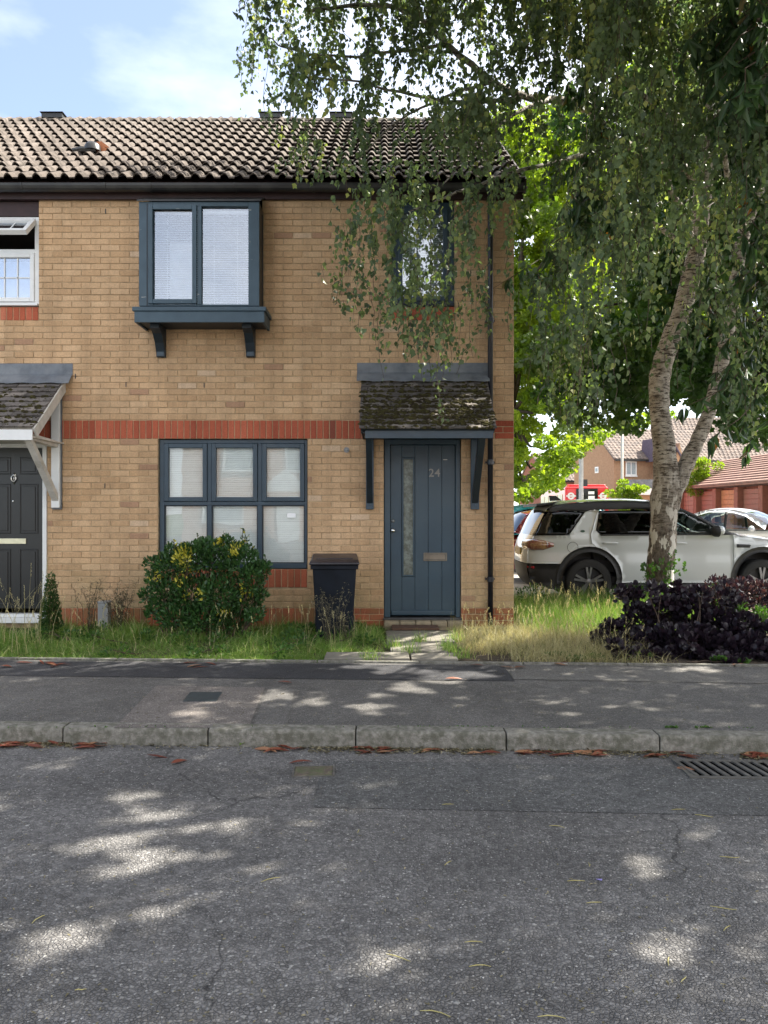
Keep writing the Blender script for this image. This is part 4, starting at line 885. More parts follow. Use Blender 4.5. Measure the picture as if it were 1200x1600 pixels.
ncan = empty('porch_canopy', (0, 0, 0), parent=nbr); ncan['label'] = 'slate canopy over the black door with white painted bargeboard and bracket'
nb_ = -3.775; na_ = nb_ - 1.48
slate_roof(ncan, na_, nb_, 9, 10, proj, PZ(592), PZ(668, DC), 350)
flashing(ncan, na_, PX(114), PZ(568), PZ(589))
mb = MB(); ang = math.atan2(PZ(592) - PZ(668, DC), proj); L = math.hypot(proj, PZ(592) - PZ(668, DC)); ca, sa = math.cos(ang), math.sin(ang)
pp = lambda s, h: (-s * ca - h * sa, PZ(592) - s * sa + h * ca)
mod_bevel(mb.prism([pp(0.02, -0.005), pp(0.1, -0.12), pp(L + 0.0, -0.12), pp(L + 0.01, -0.005)], 'x', nb_ - 0.012, nb_ + 0.012).build('bargeboard', M_WWOOD, ncan), 0.003)
zf = PZ(668, DC)
mod_bevel(MB().box(na_, nb_ - 0.013, -proj + 0.0, -proj + 0.02, zf - 0.135, zf - 0.02).build('fascia_board', M_WHITE, ncan), 0.003)
MB().box(na_, nb_ - 0.013, -proj + 0.021, 0, zf - 0.105, zf - 0.09).build('soffit_board', M_WWOOD, ncan)
a, b_ = PX(83), PX(96); zb = PZ(796)
mod_bevel(MB().box(a, b_, -0.06, -0.002, zb + 0.02, PZ(612)).build('bracket_post', M_WHITE, ncan), 0.005)
mod_bevel(MB().box(a - 0.0, b_ + 0.012, -0.03, 0.0, zb, zb + 0.018).box(b_ + 0.001, b_ + 0.012, -0.03, -0.001, zb + 0.019, PZ(612)).build('bracket_backing', M_LEAD, ncan), 0.002)
mod_bevel(MB().prism([(-0.061, PZ(700)), (-0.061, PZ(690)), (-proj + 0.05, zf - 0.05), (-proj + 0.05, zf - 0.125)], 'x', a + 0.012, b_ - 0.012).build('bracket_rail', M_WWOOD, ncan), 0.004)
mod_bevel(MB().prism([(-0.061, PZ(783)), (-0.061, PZ(771)), (-proj + 0.14, zf - 0.126), (-proj + 0.05, zf - 0.126)], 'x', a + 0.012, b_ - 0.012).build('bracket_brace', M_WWOOD, ncan), 0.004)

# --- neighbour's black door
nd = empty('front_door', (0, 0, 0), parent=nbr); nd['label'] = 'black panelled front door with silver knocker in a white frame'
ndx1 = PX(73) - 0.003; ndx0 = PX(-50); nz0, nz1 = PZ(955), ZB0 - 0.003
mod_bevel(MB().box(ndx1 - 0.05, ndx1, 0.0, 0.1, 0.15, nz1).box(ndx0, ndx1 - 0.05, 0.0, 0.1, nz1 - 0.10, nz1).build('frame', M_WHITE, nd), 0.004)
mod_bevel(MB().box(ndx0, ndx1 + 0.01, -0.05, 0.1, 0.14, 0.205).box(ndx0, ndx1 - 0.05, -0.02, 0.1, 0.207, 0.245).build('threshold', M_WHITE, nd), 0.005)
ly = 0.045; lxa, lxb = ndx0 + 0.0, ndx1 - 0.053
MB().box(lxa, lxb, ly, ly + 0.04, nz0 + 0.03, nz1 - 0.103).build('door_leaf', M_BLACKDOOR, nd)
for cxp in (42, -1):
    for z0p, z1p in ((741, 714), (834, 756), (945, 858)):
        a, b_ = PX(cxp - 14), PX(cxp + 15); z0_, z1_ = PZ(z0p), PZ(z1p); o = MB(); bars(o, a, b_, z0_, z1_, 0.014, ly - 0.010, ly - 0.0005)
        mod_bevel(o.build('panel_moulding', M_BLACKDOOR, nd), 0.005, 3)
        mod_bevel(MB().box(a + 0.032, b_ - 0.032, ly - 0.009, ly - 0.0006, z0_ + 0.032, z1_ - 0.032).build('door_panel', M_BLACKDOOR, nd), 0.006)
kx_, kz_ = PX(19.5), PZ(748); kb = MB()
kb.lathe([(0, -0.016), (0.012, -0.014), (0.022, 0)], 'y', (kx_, ly, kz_ + 0.045), 12)
ringp = [(kx_ + 0.028 * math.sin(t), ly - 0.018, kz_ - 0.0 - 0.032 * math.cos(t) * 1.1 + 0.005) for t in np.linspace(0, 2 * math.pi, 17)]
kb.tube(ringp, 0.006, 6); kb.lathe([(0, -0.03), (0.012, -0.02), (0.012, 0)], 'y', (kx_, ly, kz_ - 0.035), 10); kb.tube([(kx_, ly - 0.006, kz_ + 0.075), (kx_, ly - 0.006, kz_ - 0.065)], [0.004, 0.007], 6)
kb.build('door_knocker', M_CHROME, nd, smooth=True)
mod_bevel(MB().box(PX(-8), PX(38.5), ly - 0.014, ly - 0.0005, PZ(850), PZ(841.5)).build('letterbox', simple('pale_brass', (0.6, 0.57, 0.42), 0.3, metal=0.8, bmp=0), nd), 0.003)
MB().lathe([(0, -0.006), (0.008, -0.005), (0.009, 0)], 'y', (PX(17.5), ly, PZ(783)), 10).build('spy_hole', M_CHROME, nd)

# --- rainwater pipe, wall fittings
pipe_x = PX(766.5, 9.0); py0 = -0.075
dp = empty('downpipe', (0, 0, 0), parent=house)
MB().tube([(pipe_x, -0.112, 5.2), (pipe_x, -0.112, 5.12), (pipe_x, -0.08, 5.03), (pipe_x, py0, 4.9), (pipe_x, py0, 0.10)], 0.032, 14).build('pipe', M_PIPE, dp, smooth=True)
for pyc in (500, 722, 905):
    zc = PZ(pyc, 9.0); MB().lathe([(0.034, -0.03), (0.040, -0.028), (0.040, 0.028), (0.034, 0.03)], 'z', (pipe_x, py0, zc), 14).box(pipe_x - 0.055, pipe_x + 0.055, -0.044, -0.002, zc - 0.012, zc + 0.012).build('pipe_clip', M_PIPE, dp)
MB().tube([(PX(541.5), 0.02, PZ(703)), (PX(541.5), -0.05, PZ(703))], 0.012, 8).lathe([(0.012, -0.004), (0.032, -0.010), (0.034, -0.003), (0.03, 0.0)], 'y', (PX(541.5), 0, PZ(703)), 12).build('overflow_outlet', M_GREYBOX, house)
for px_, py_, hs in ((197, 601, house), (319, 602, house), (347, 334, house), (165, 330, nbr), (164, 759, house), (118, 588, nbr)):
    MB().box(PX(px_) - 0.005, PX(px_) + 0.005, -0.006, 0.01, PZ(py_) - 0.028, PZ(py_) + 0.028).build('weep_vent', M_BLACK, house if PX(px_) > XB else nbr)
tag(mod_bevel(MB().box(PX(154, 8.9), PX(170, 8.9), -0.22, -0.11, 0.08, PZ(942, 8.9)).box(PX(153, 8.9), PX(171, 8.9), -0.225, -0.105, PZ(942, 8.9) + 0.001, PZ(941, 8.9) + 0.012).build('utility_box', M_GREYBOX), 0.006), 'small grey utility box half hidden by dry weeds at the wall foot', 'utility box')

# ------------------------------------------------------------------ wheelie bin
DB = 8.5
bn = empty('wheelie_bin', (PX(523, DB), CY + DB, Z_BED + 0.005), (0, 0, R(3)), label='black wheelie bin with dusty lid against the wall left of the blue door', cat='wheelie bin')
bh = 0.80; w0, w1, d0, d1 = 0.19, 0.238, 0.19, 0.25
def frustum(x0, y0, z0, x1, y1, z1, cy=0):
    v = [(-x0, -y0, z0), (x0, -y0, z0), (x0, y0, z0), (-x0, y0, z0), (-x1, -y1, z1), (x1, -y1, z1), (x1, y1, z1), (-x1, y1, z1)]
    return MB().add(v, [[0, 3, 2, 1], [4, 5, 6, 7], [0, 1, 5, 4], [1, 2, 6, 5], [2, 3, 7, 6], [3, 0, 4, 7]])
M_BIN = simple('bin_plastic', (0.006, 0.009, 0.015), 0.55, var=0.3, scale=7, bmp=0.15, bscale=90, c2=(0.010, 0.013, 0.02), spec=0.18)
M_LID = simple('bin_lid_plastic', (0.02, 0.018, 0.024), 0.42, var=0.35, scale=9, bmp=0.25, bscale=90, c2=(0.10, 0.085, 0.08), lo=0.5, hi=0.7)
mod_bevel(frustum(w0, d0, 0.0, w1, d1, bh).build('bin_body', M_BIN, bn), 0.02, 3)
rm = MB(); rm.box(-w1 - 0.018, w1 + 0.018, -d1 - 0.018, -d1 + 0.004, bh - 0.045, bh).box(-w1 - 0.018, -w1 + 0.004, -d1 + 0.005, d1, bh - 0.045, bh).box(w1 - 0.004, w1 + 0.018, -d1 + 0.005, d1, bh - 0.045, bh); mod_bevel(rm.build('rim', M_BIN, bn), 0.006)
lid = MB()
v = [(-0.27, -0.30, bh + 0.002), (0.27, -0.30, bh + 0.002), (0.27, 0.27, bh + 0.03), (-0.27, 0.27, bh + 0.03), (-0.27, -0.30, bh + 0.028), (0.27, -0.30, bh + 0.028), (0.245, -0.22, bh + 0.055), (-0.245, -0.22, bh + 0.055), (0.245, 0.25, bh + 0.10), (-0.245, 0.25, bh + 0.10)]
lid.add(v, [[0, 3, 2, 1], [0, 1, 5, 4], [4, 5, 6, 7], [7, 6, 8, 9], [1, 2, 8, 6, 5], [3, 0, 4, 7, 9], [2, 3, 9, 8]])
mod_bevel(lid.build('lid', M_LID, bn), 0.014, 3)
mod_bevel(MB().box(-0.20, 0.20, -0.16, -0.14, bh + 0.058, bh + 0.070).build('lid_ridge', M_LID, bn), 0.005)
MB().tube([(-0.2, 0.29, bh + 0.03), (0.2, 0.29, bh + 0.03)], 0.016, 10).tube([(-0.2, 0.24, bh - 0.01), (-0.2, 0.29, bh + 0.03)], 0.014, 8).tube([(0.2, 0.24, bh - 0.01), (0.2, 0.29, bh + 0.03)], 0.014, 8).build('handle', M_BIN, bn, smooth=True)
for s_ in (-1, 1):
    MB().lathe([(0.0, -0.02), (0.05, -0.02), (0.095, -0.022), (0.10, 0.0), (0.095, 0.022), (0.05, 0.02), (0, 0.02)], 'x', (s_ * 0.20, 0.20, 0.10), 18).build('wheel', M_TYRE, bn, smooth=True)

# ------------------------------------------------------------------ cars
def poly_dist(px, pz, poly):
    best = 1e9
    for i in range(len(poly) - 1):
        ax, az = poly[i]; bx, bz = poly[i + 1]; dx, dz = bx - ax, bz - az
        t = max(0, min(1, ((px - ax) * dx + (pz - az) * dz) / (dx * dx + dz * dz + 1e-9)))
        best = min(best, math.hypot(px - ax - t * dx, pz - az - t * dz))
    return best
def arc(cx, cz, r, a0, a1, n_=14): return [(cx + r * math.cos(a0 + (a1 - a0) * i / n_), cz + r * math.sin(a0 + (a1 - a0) * i / n_)) for i in range(n_ + 1)]
def smooth_poly(pts, k=2):
    for _ in range(k):
        out = [pts[0]]
        for i in range(len(pts) - 1):
            a, b_ = pts[i], pts[i + 1]
            out += [(a[0] * .75 + b_[0] * .25, a[1] * .75 + b_[1] * .25), (a[0] * .25 + b_[0] * .75, a[1] * .25 + b_[1] * .75)]
        out.append(pts[-1]); pts = out
    return pts
class Car:
    def __init__(s, root, top, belt, roofz, W=0.92, Wt=0.72, r=0.11):
        s.root = root; s.top = smooth_poly(top, 2); s.belt = belt; s.rz = roofz; s.W = W; s.Wt = Wt; s.r = r
    def half(s, x, z, d=None):
        w = s.W - 0.05 * max(0, (0.6 - z) / 0.4) ** 2
        if z > s.belt: w -= (s.W - s.Wt) * ((z - s.belt) / (s.rz - s.belt)) ** 1.15
        w -= 0.012 * math.exp(-((z - s.belt + 0.28) / 0.09) ** 2)
        if d is None: d = poly_dist(x, z, s.top)
        r = s.r * (1.0 if z < s.belt else 0.7)
        if d < r: w -= r - math.sqrt(max(0, r * r - (r - d) ** 2))
        # plan taper at both ends
        L = s.top[-1][0]; e = min(x, L - x)
        if e < 0.7: w -= 0.14 * (1 - e / 0.7) ** 2
        return w
    def panel(s, name, poly, mat, off=0.0, sides=(-1, 1), step=0.09, skirt=0.02, parent=None, label=None):
        n_ = len(poly); P2 = [Vector(p) for p in poly]
        # resample boundary
        bp = []
        for i in range(n_):
            a, b_ = P2[i], P2[(i + 1) % n_]; m_ = max(1, int((b_ - a).length / step))
            for j in range(m_): bp.append(a + (b_ - a) * j / m_)
        xs = [p.x for p in bp]; zs = [p.y for p in bp]
        inner = []
        x = min(xs) + step * 0.5
        while x < max(xs):
            z = min(zs) + step * 0.5
            while z < max(zs):
                # inside test
                c = False; j = len(bp) - 1
                for i in range(len(bp)):
                    if (bp[i].y > z) != (bp[j].y > z) and x < (bp[j].x - bp[i].x) * (z - bp[i].y) / (bp[j].y - bp[i].y) + bp[i].x: c = not c
                    j = i
                if c and min(math.hypot(q_.x - x, q_.y - z) for q_ in bp) > step * 0.45: inner.append(Vector((x, z)))
                z += step
            x += step
        verts = bp + inner; nb = len(bp)
        r_ = delaunay_2d_cdt(verts, [], [list(range(nb))], 1, 1e-6)
        vv, ff = r_[0], r_[2]
        for sd_ in sides:
            mb = MB()
            v3 = [(p.x, sd_ * (s.half(p.x, p.y) + off), p.y) for p in vv]
            faces = [list(f) for f in ff]
            if sd_ > 0: faces = [f[::-1] for f in faces]
            k = len(vv)
            # skirt into the body gives the panel its edge
            v3 += [(v3[i][0], v3[i][1] - sd_ * skirt, v3[i][2]) for i in range(min(nb, k))]
            sk = [[i, (i + 1) % nb, k + (i + 1) % nb, k + i] for i in range(nb)] if nb <= k else []
            if sd_ < 0: sk = [q_[::-1] for q_ in sk]
            mb.add(v3, faces + sk)
            o = mb.build(name, mat, parent or s.root)
            me = o.data
            me.polygons.foreach_set('use_smooth', [len(p.vertices) == 3 for p in me.polygons])
        return o
    def loft(s, name, i0, i1, mat, off=0.0, bulge=0.05, parent=None, inset=0.0, ny=11):
        pts = s.sub(i0, i1); rows = []
        for i, p in enumerate(pts):
            a = pts[max(0, i - 1)]; b_ = pts[min(len(pts) - 1, i + 1)]
            tx, tz = b_[0] - a[0], b_[1] - a[1]; L = math.hypot(tx, tz) + 1e-9; nx, nz = -tz / L, tx / L
            w = s.half(p[0], p[1], 0.0) - inset
            row = []
            for j in range(ny):
                u = -1 + 2 * j / (ny - 1); k = bulge * (1 - abs(u) ** 2.6) + off
                row.append((p[0] + nx * k, u * w, p[1] + nz * k))
            rows.append(row)
        v = [q_ for r_ in rows for q_ in r_]
        f = [[i * ny + j, (i + 1) * ny + j, (i + 1) * ny + j + 1, i * ny + j + 1] for i in range(len(rows) - 1) for j in range(ny - 1)]
        return MB().add(v, f).build(name, mat, parent or s.root, smooth=True)
    def sub(s, x0, x1):
        """profile points between two fractions of arc length"""
        P_ = s.top; cum = [0]
        for i in range(1, len(P_)): cum.append(cum[-1] + math.hypot(P_[i][0] - P_[i - 1][0], P_[i][1] - P_[i - 1][1]))
        def at_(d):
            for i in range(1, len(P_)):
                if cum[i] >= d:
                    t = (d - cum[i - 1]) / (cum[i] - cum[i - 1] + 1e-9); return (P_[i - 1][0] + (P_[i][0] - P_[i - 1][0]) * t, P_[i - 1][1] + (P_[i][1] - P_[i - 1][1]) * t)
            return P_[-1]
        n_ = max(4, int((x1 - x0) / 0.06)); return [at_(x0 + (x1 - x0) * i / n_) for i in range(n_ + 1)]
    def arclen(s, x=None, z=None):
        P_ = s.top; c = 0; best = (1e9, 0)
        for i in range(1, len(P_)):
            L = math.hypot(P_[i][0] - P_[i - 1][0], P_[i][1] - P_[i - 1][1]); c += L
            d = math.hypot(P_[i][0] - x, P_[i][1] - z)
            if d < best[0]: best = (d, c)
        return best[1]
def wheel(root, x, y, r, side, wd=0.23):
    w = empty('wheel', (x, y, r), (0, 0, 0), parent=root)
    ro = r; ri = r * 0.66; h = wd / 2
    MB().lathe([(ri, -h * 0.9), (ro * 0.93, -h), (ro * 0.99, -h * 0.8), (ro, 0), (ro * 0.99, h * 0.8), (ro * 0.93, h), (ri, h * 0.9), (ri, -h * 0.9)], 'y', n=32).build('tyre', M_TYRE, w, smooth=True)
    MB().lathe([(ri, -h * 0.88), (ri * 1.04, -h * 0.92), (ri * 1.0, -h * 0.86), (ri * 0.93, -h * 0.5), (ri * 0.93, h * 0.6)], 'y', n=32).lathe([(0, side * h * 0.2), (ri * 0.93, side * h * 0.2)], 'y', n=24).build('rim_barrel', M_TRIM, w, smooth=True)
    sp = MB()
    for k in range(5):
        for dd in (-0.16, 0.16):
            a = k * 2 * math.pi / 5 + 0.3
            p0 = Vector((math.cos(a + dd * 0.4) * r * 0.10, 0, math.sin(a + dd * 0.4) * r * 0.10)); p1 = Vector((math.cos(a + dd) * ri * 0.98, 0, math.sin(a + dd) * ri * 0.98))
            t = (p1 - p0).normalized(); nrm = Vector((-t.z, 0, t.x)) * 0.017; y0_, y1_ = side * h * 0.80, side * h * 0.5
            v = [p0 - nrm, p0 + nrm, p1 + nrm, p1 - nrm]
            sp.add([(q_.x, y0_, q_.z) for q_ in v] + [(q_.x, y1_, q_.z) for q_ in v], [[0, 1, 2, 3], [7, 6, 5, 4], [0, 4, 5, 1], [1, 5, 6, 2], [2, 6, 7, 3], [3, 7, 4, 0]])
    sp.lathe([(0, side * h * 0.86), (r * 0.13, side * h * 0.82), (r * 0.15, side * h * 0.5)], 'y', n=16)
    sp.build('spokes', M_RIM, w)
    return w

def build_suv():
    xr = 2.36
    root = empty('parked_car', (xr, 3.31 + 0.93, -0.05), (0, 0, R(-1.0)), label='white sport utility car with black glass parked side-on behind the birch trunk', cat='car')
    top = [(0.14, 0.30), (0.04, 0.40), (0.00, 0.62), (0.02, 0.88), (0.08, 1.05), (0.13, 1.14), (0.22, 1.36), (0.30, 1.50), (0.36, 1.585), (0.60, 1.645), (1.1, 1.68), (1.7, 1.69), (2.2, 1.66), (2.45, 1.60), (2.85, 1.40), (3.28, 1.155), (3.5, 1.10), (3.9, 1.06), (4.3, 0.98), (4.48, 0.86), (4.57, 0.66), (4.55, 0.42), (4.45, 0.28)]
    c = Car(root, top, 1.13, 1.69, 0.94, 0.74, 0.12)
    g_ = 0.006
    ra, fa = (0.97, 0.42), (3.75, 0.42); R1 = 0.475
    # rear bumper (black lower)
    c.panel('rear_bumper', [(0.14, 0.31), (0.05, 0.41), (0.005, 0.645), (0.44, 0.645)] + arc(ra[0], ra[1], R1 + 0.045, 2.65, 3.5, 5) + [(0.45, 0.25)], M_TRIM, 0.004)
    # rear quarter with the slanting pillar
    ap = arc(ra[0], ra[1], R1 + 0.045, 2.65, 0.85, 14)
    c.panel('rear_quarter', [(0.005, 0.66), (0.012, 0.85), (0.07, 1.03), (0.12, 1.115), (0.64, 1.125), (0.93, 1.50), (1.03, 1.53), (1.13, 1.53), (0.98, 1.13), (1.0, 1.0), (1.12, 0.90)] + arc(ra[0], ra[1], R1 + 0.045, 1.15, 2.65, 12), M_CARW, 0.0, step=0.07)
    c.panel('rear_door', [(1.137, 1.53), (1.155, 1.53), (1.075, 1.2), (1.16, 1.12), (2.17, 1.125), (2.17, 0.36), (1.48, 0.36)] + arc(ra[0], ra[1], R1 + 0.045, 0.0, 1.13, 10) + [(1.125, 0.895), (1.006, 1.0), (0.988, 1.13)], M_CARW, 0.0, step=0.07)
    c.panel('front_door', [(2.176, 1.125), (3.27, 1.135), (3.28, 0.95), (3.27, 0.36), (2.176, 0.36)], M_CARW, 0.0)
    af = arc(fa[0], fa[1], R1 + 0.045, 2.95, 0.2, 16)
    c.panel('front_wing', [(3.276, 0.40), (3.286, 0.95), (3.276, 1.135), (3.34, 1.13), (3.9, 1.055), (4.3, 0.975), (4.47, 0.86), (4.555, 0.66), (4.54, 0.52)] + af[::-1], M_CARW, 0.0)
    c.panel('front_bumper', [(4.24, 0.515), (4.54, 0.51), (4.54, 0.42), (4.44, 0.29), (4.25, 0.29)], M_TRIM, 0.004)
    # wheel arch cladding and sill
    for cx_, cz_ in (ra, fa):
        c.panel('wheel_arch', arc(cx_, cz_, R1 + 0.05, 3.3, -0.16, 20) + arc(cx_, cz_, R1 - 0.04, -0.16, 3.3, 20), M_TRIM, 0.012, skirt=0.06)
    c.panel('sill', [(1.44, 0.22), (3.28, 0.22), (3.27, 0.352), (1.47, 0.352)], M_TRIM, 0.008, skirt=0.05)
    c.panel('waist_strip', [(1.15, 1.118), (3.27, 1.131), (3.3, 1.145), (3.27, 1.15), (1.13, 1.14)], M_TRIM, 0.010)
    # glass
    c.panel('rear_quarter_glass', [(0.14, 1.13), (0.63, 1.135), (0.91, 1.50), (0.6, 1.52), (0.33, 1.485), (0.24, 1.36)], M_CARGLASS, -0.004, step=0.07)
    c.panel('rear_door_glass', [(1.17, 1.145), (2.14, 1.145), (2.14, 1.53), (1.165, 1.525), (1.085, 1.2)], M_CARGLASS, -0.004)
    c.panel('front_door_glass', [(2.22, 1.145), (3.12, 1.15), (2.75, 1.39), (2.48, 1.53), (2.22, 1.55)], M_CARGLASS2, -0.004)
    c.panel('door_pillar', [(2.143, 1.145), (2.217, 1.145), (2.217, 1.56), (2.143, 1.55)], M_TRIM, 0.002)
    c.panel('windscreen_pillar', [(3.125, 1.15), (3.27, 1.152), (2.84, 1.39), (2.46, 1.585), (2.30, 1.60), (2.222, 1.60), (2.222, 1.553), (2.48, 1.532), (2.755, 1.392)], M_TRIM, 0.003, step=0.05)
    c.panel('roof_side', [(0.37, 1.575), (0.345, 1.49), (0.6, 1.525), (0.93, 1.505), (1.03, 1.536), (1.16, 1.532), (2.217, 1.565), (2.217, 1.605), (2.35, 1.605), (2.2, 1.648), (1.7, 1.68), (1.1, 1.67), (0.6, 1.635)], M_TRIM, 0.001, step=0.05)
    A = c.arclen
    c.loft('rear_bumper_face', 0.0, A(0.0, 0.64), M_TRIM, 0.004)
    c.loft('tailgate', A(0.0, 0.64) + 0.003, A(0.12, 1.12), M_CARW)
    c.loft('rear_window', A(0.12, 1.12) + 0.003, A(0.31, 1.52), M_CARGLASS)
    c.loft('roof', A(0.31, 1.52) + 0.003, A(2.45, 1.60), M_CARW, bulge=0.045)
    c.loft('windscreen', A(2.45, 1.60) + 0.003, A(3.28, 1.155), M_CARGLASS2)
    c.loft('bonnet', A(3.28, 1.155) + 0.003, A(4.48, 0.86), M_CARW, bulge=0.05)
    c.loft('front_face', A(4.48, 0.86) + 0.003, A(4.45, 0.28) - 0.01, M_TRIM)
    # spoiler, fin, mirror, handles, lamps
    sp = MB(); sp.prism([(0.16, 1.585), (0.45, 1.63), (0.5, 1.665), (0.17, 1.625)], 'y', -0.66, 0.66); mod_bevel(sp.build('rear_spoiler', M_TRIM, root), 0.012, 3)
    MB().prism([(0.52, 1.69), (0.72, 1.70), (0.62, 1.78), (0.50, 1.785)], 'y', -0.02, 0.02).build('roof_fin', M_TRIM, root)
    W_ = lambda x, z: -c.half(x, z)
    MB().tube([(0.40, W_(0.45, 0.97) - 0.002, 0.97), (0.24, W_(0.24, 0.965) - 0.004, 0.965), (0.10, W_(0.10, 0.965) - 0.010, 0.965), (0.0, -0.58, 0.97)], [0.03, 0.085, 0.095, 0.08], 10).build('tail_light', M_LAMPR, root, smooth=True)
    MB().tube([(0.345, W_(0.35, 0.985) - 0.006, 0.985), (0.29, W_(0.29, 0.975) - 0.016, 0.975)], [0.02, 0.058], 10).build('tail_light_tip', M_LAMPW, root, smooth=True)
    MB().tube([(0.02, -0.70, 0.60), (0.10, -0.83, 0.60)], [0.02, 0.02], 8).build('reflector', simple('red_reflector', (0.4, 0.01, 0.02), 0.3, bmp=0), root)
    MB().box(-0.045, -0.03, -0.27, 0.27, 0.78, 0.90).build('number_plate', M_PLATE, root)
    for hx in (1.18, 2.28):
        mb = MB().tube([(hx, W_(hx, 1.0) - 0.006, 0.995), (hx + 0.04, W_(hx, 1.0) - 0.032, 1.0), (hx + 0.20, W_(hx, 1.0) - 0.032, 1.002), (hx + 0.24, W_(hx, 1.0) - 0.006, 1.0)], [0.012, 0.016, 0.016, 0.012], 8); mb.build('door_handle', M_CARW, root, smooth=True)
    fx, fz = 0.70, 0.93; ring = [(fx + 0.085 * math.cos(t), W_(fx, fz) - 0.002 + 0.0 * t, fz + 0.085 * math.sin(t)) for t in np.linspace(0, 2 * math.pi, 25)]
    MB().tube([(p[0], W_(p[0], p[2]) - 0.0005, p[2]) for p in ring], 0.0035, 5).build('fuel_flap_seam', M_TRIM, root)
    MB().lathe([(0, -0.004), (0.035, -0.004), (0.038, 0)], 'y', (0, 0, 0), 20).build('badge', simple('green_badge', (0.01, 0.06, 0.03), 0.3, bmp=0), root, loc=(0.86, W_(0.86, 1.19) - 0.002, 1.19)).scale = (1, 1, 0.55)
    c.panel('side_vent', [(3.33, 0.93), (3.53, 0.93), (3.545, 0.97), (3.52, 0.98), (3.33, 0.985)], M_TRIM, 0.010, step=0.04)
    mm = MB().tube([(3.02, -0.86, 1.15), (2.98, -0.96, 1.17)], [0.03, 0.035], 8).build('mirror_arm', M_TRIM, root, smooth=True)
    v = MB().lathe([(0, -0.13), (0.07, -0.12), (0.10, -0.06), (0.105, 0.02), (0.09, 0.10), (0, 0.12)], 'x', (0, 0, 0), 14).build('mirror_shell', M_CARW, root, smooth=True, loc=(3.0, -1.03, 1.205)); v.scale = (0.62, 1.0, 0.7)
    v = MB().lathe([(0, -0.13), (0.07, -0.12), (0.098, -0.06), (0.103, 0.0)], 'x', (0, 0, 0), 14).build('mirror_housing', M_TRIM, root, smooth=True, loc=(2.985, -1.03, 1.19)); v.scale = (0.8, 1.16, 0.9)
    # cabin
    MB().box(0.3, 3.4, -0.80, 0.80, 0.35, 0.45).box(0.3, 0.4, -0.7, 0.7, 0.45, 1.1).build('cabin_floor', M_SEAT, root)
    for sx0, ys in ((1.15, (-0.42, 0.42)), (2.05, (-0.40, 0.40))):
        for y in ys:
            mod_bevel(MB().box(sx0, sx0 + 0.5, y - 0.26, y + 0.26, 0.5, 0.72).prism([(sx0 - 0.05, 0.7), (sx0 + 0.16, 0.7), (sx0 - 0.02, 1.27), (sx0 - 0.18, 1.27)], 'y', y - 0.25, y + 0.25).prism([(sx0 - 0.17, 1.29), (sx0 - 0.05, 1.29), (sx0 - 0.08, 1.47), (sx0 - 0.17, 1.47)], 'y', y - 0.13, y + 0.13).build('seat', M_SEAT, root), 0.03, 3)
    mod_bevel(MB().prism([(2.85, 0.6), (3.3, 0.6), (3.25, 1.09), (2.9, 1.06)], 'y', -0.75, 0.75).build('dashboard', M_SEAT, root), 0.03, 3)
    st_ = [(2.68 - 0.06 * math.sin(t), -0.38 + 0.185 * math.cos(t), 1.07 + 0.17 * math.sin(t)) for t in np.linspace(0, 2 * math.pi, 21)]
    MB().tube(st_, 0.018, 8).tube([(2.68, -0.38, 1.07), (2.9, -0.38, 1.0)], [0.05, 0.03], 8).tube([st_[0], st_[10]], 0.014, 6).build('steering_wheel', simple('grey_trim', (0.12, 0.12, 0.12), 0.4, bmp=0), root, smooth=True)
    MB().box(0.35, 4.35, -0.75, 0.75, 0.24, 0.34).build('underbody', M_TRIM, root)
    # dark wheel housings
    for cx_, cz_ in (ra, fa):
        for s_ in (-1, 1):
            pr = arc(cx_, cz_, R1 + 0.0, math.pi + 0.2, -0.2, 16); mb = MB()
            ya_, yb2_ = s_ * 0.91, s_ * 0.55; n_ = len(pr)
            mb.add([(p[0], ya_, p[1]) for p in pr] + [(p[0], yb2_, p[1]) for p in pr], [[i, i + 1, n_ + i + 1, n_ + i] for i in range(n_ - 1)] + [list(range(n_, 2 * n_))]); mb.build('wheel_housing', M_TRIM, root)
    for x in (ra[0], fa[0]):
        for s_ in (-1, 1): wheel(root, x, s_ * 0.80, 0.37, s_)
    return root
build_suv()

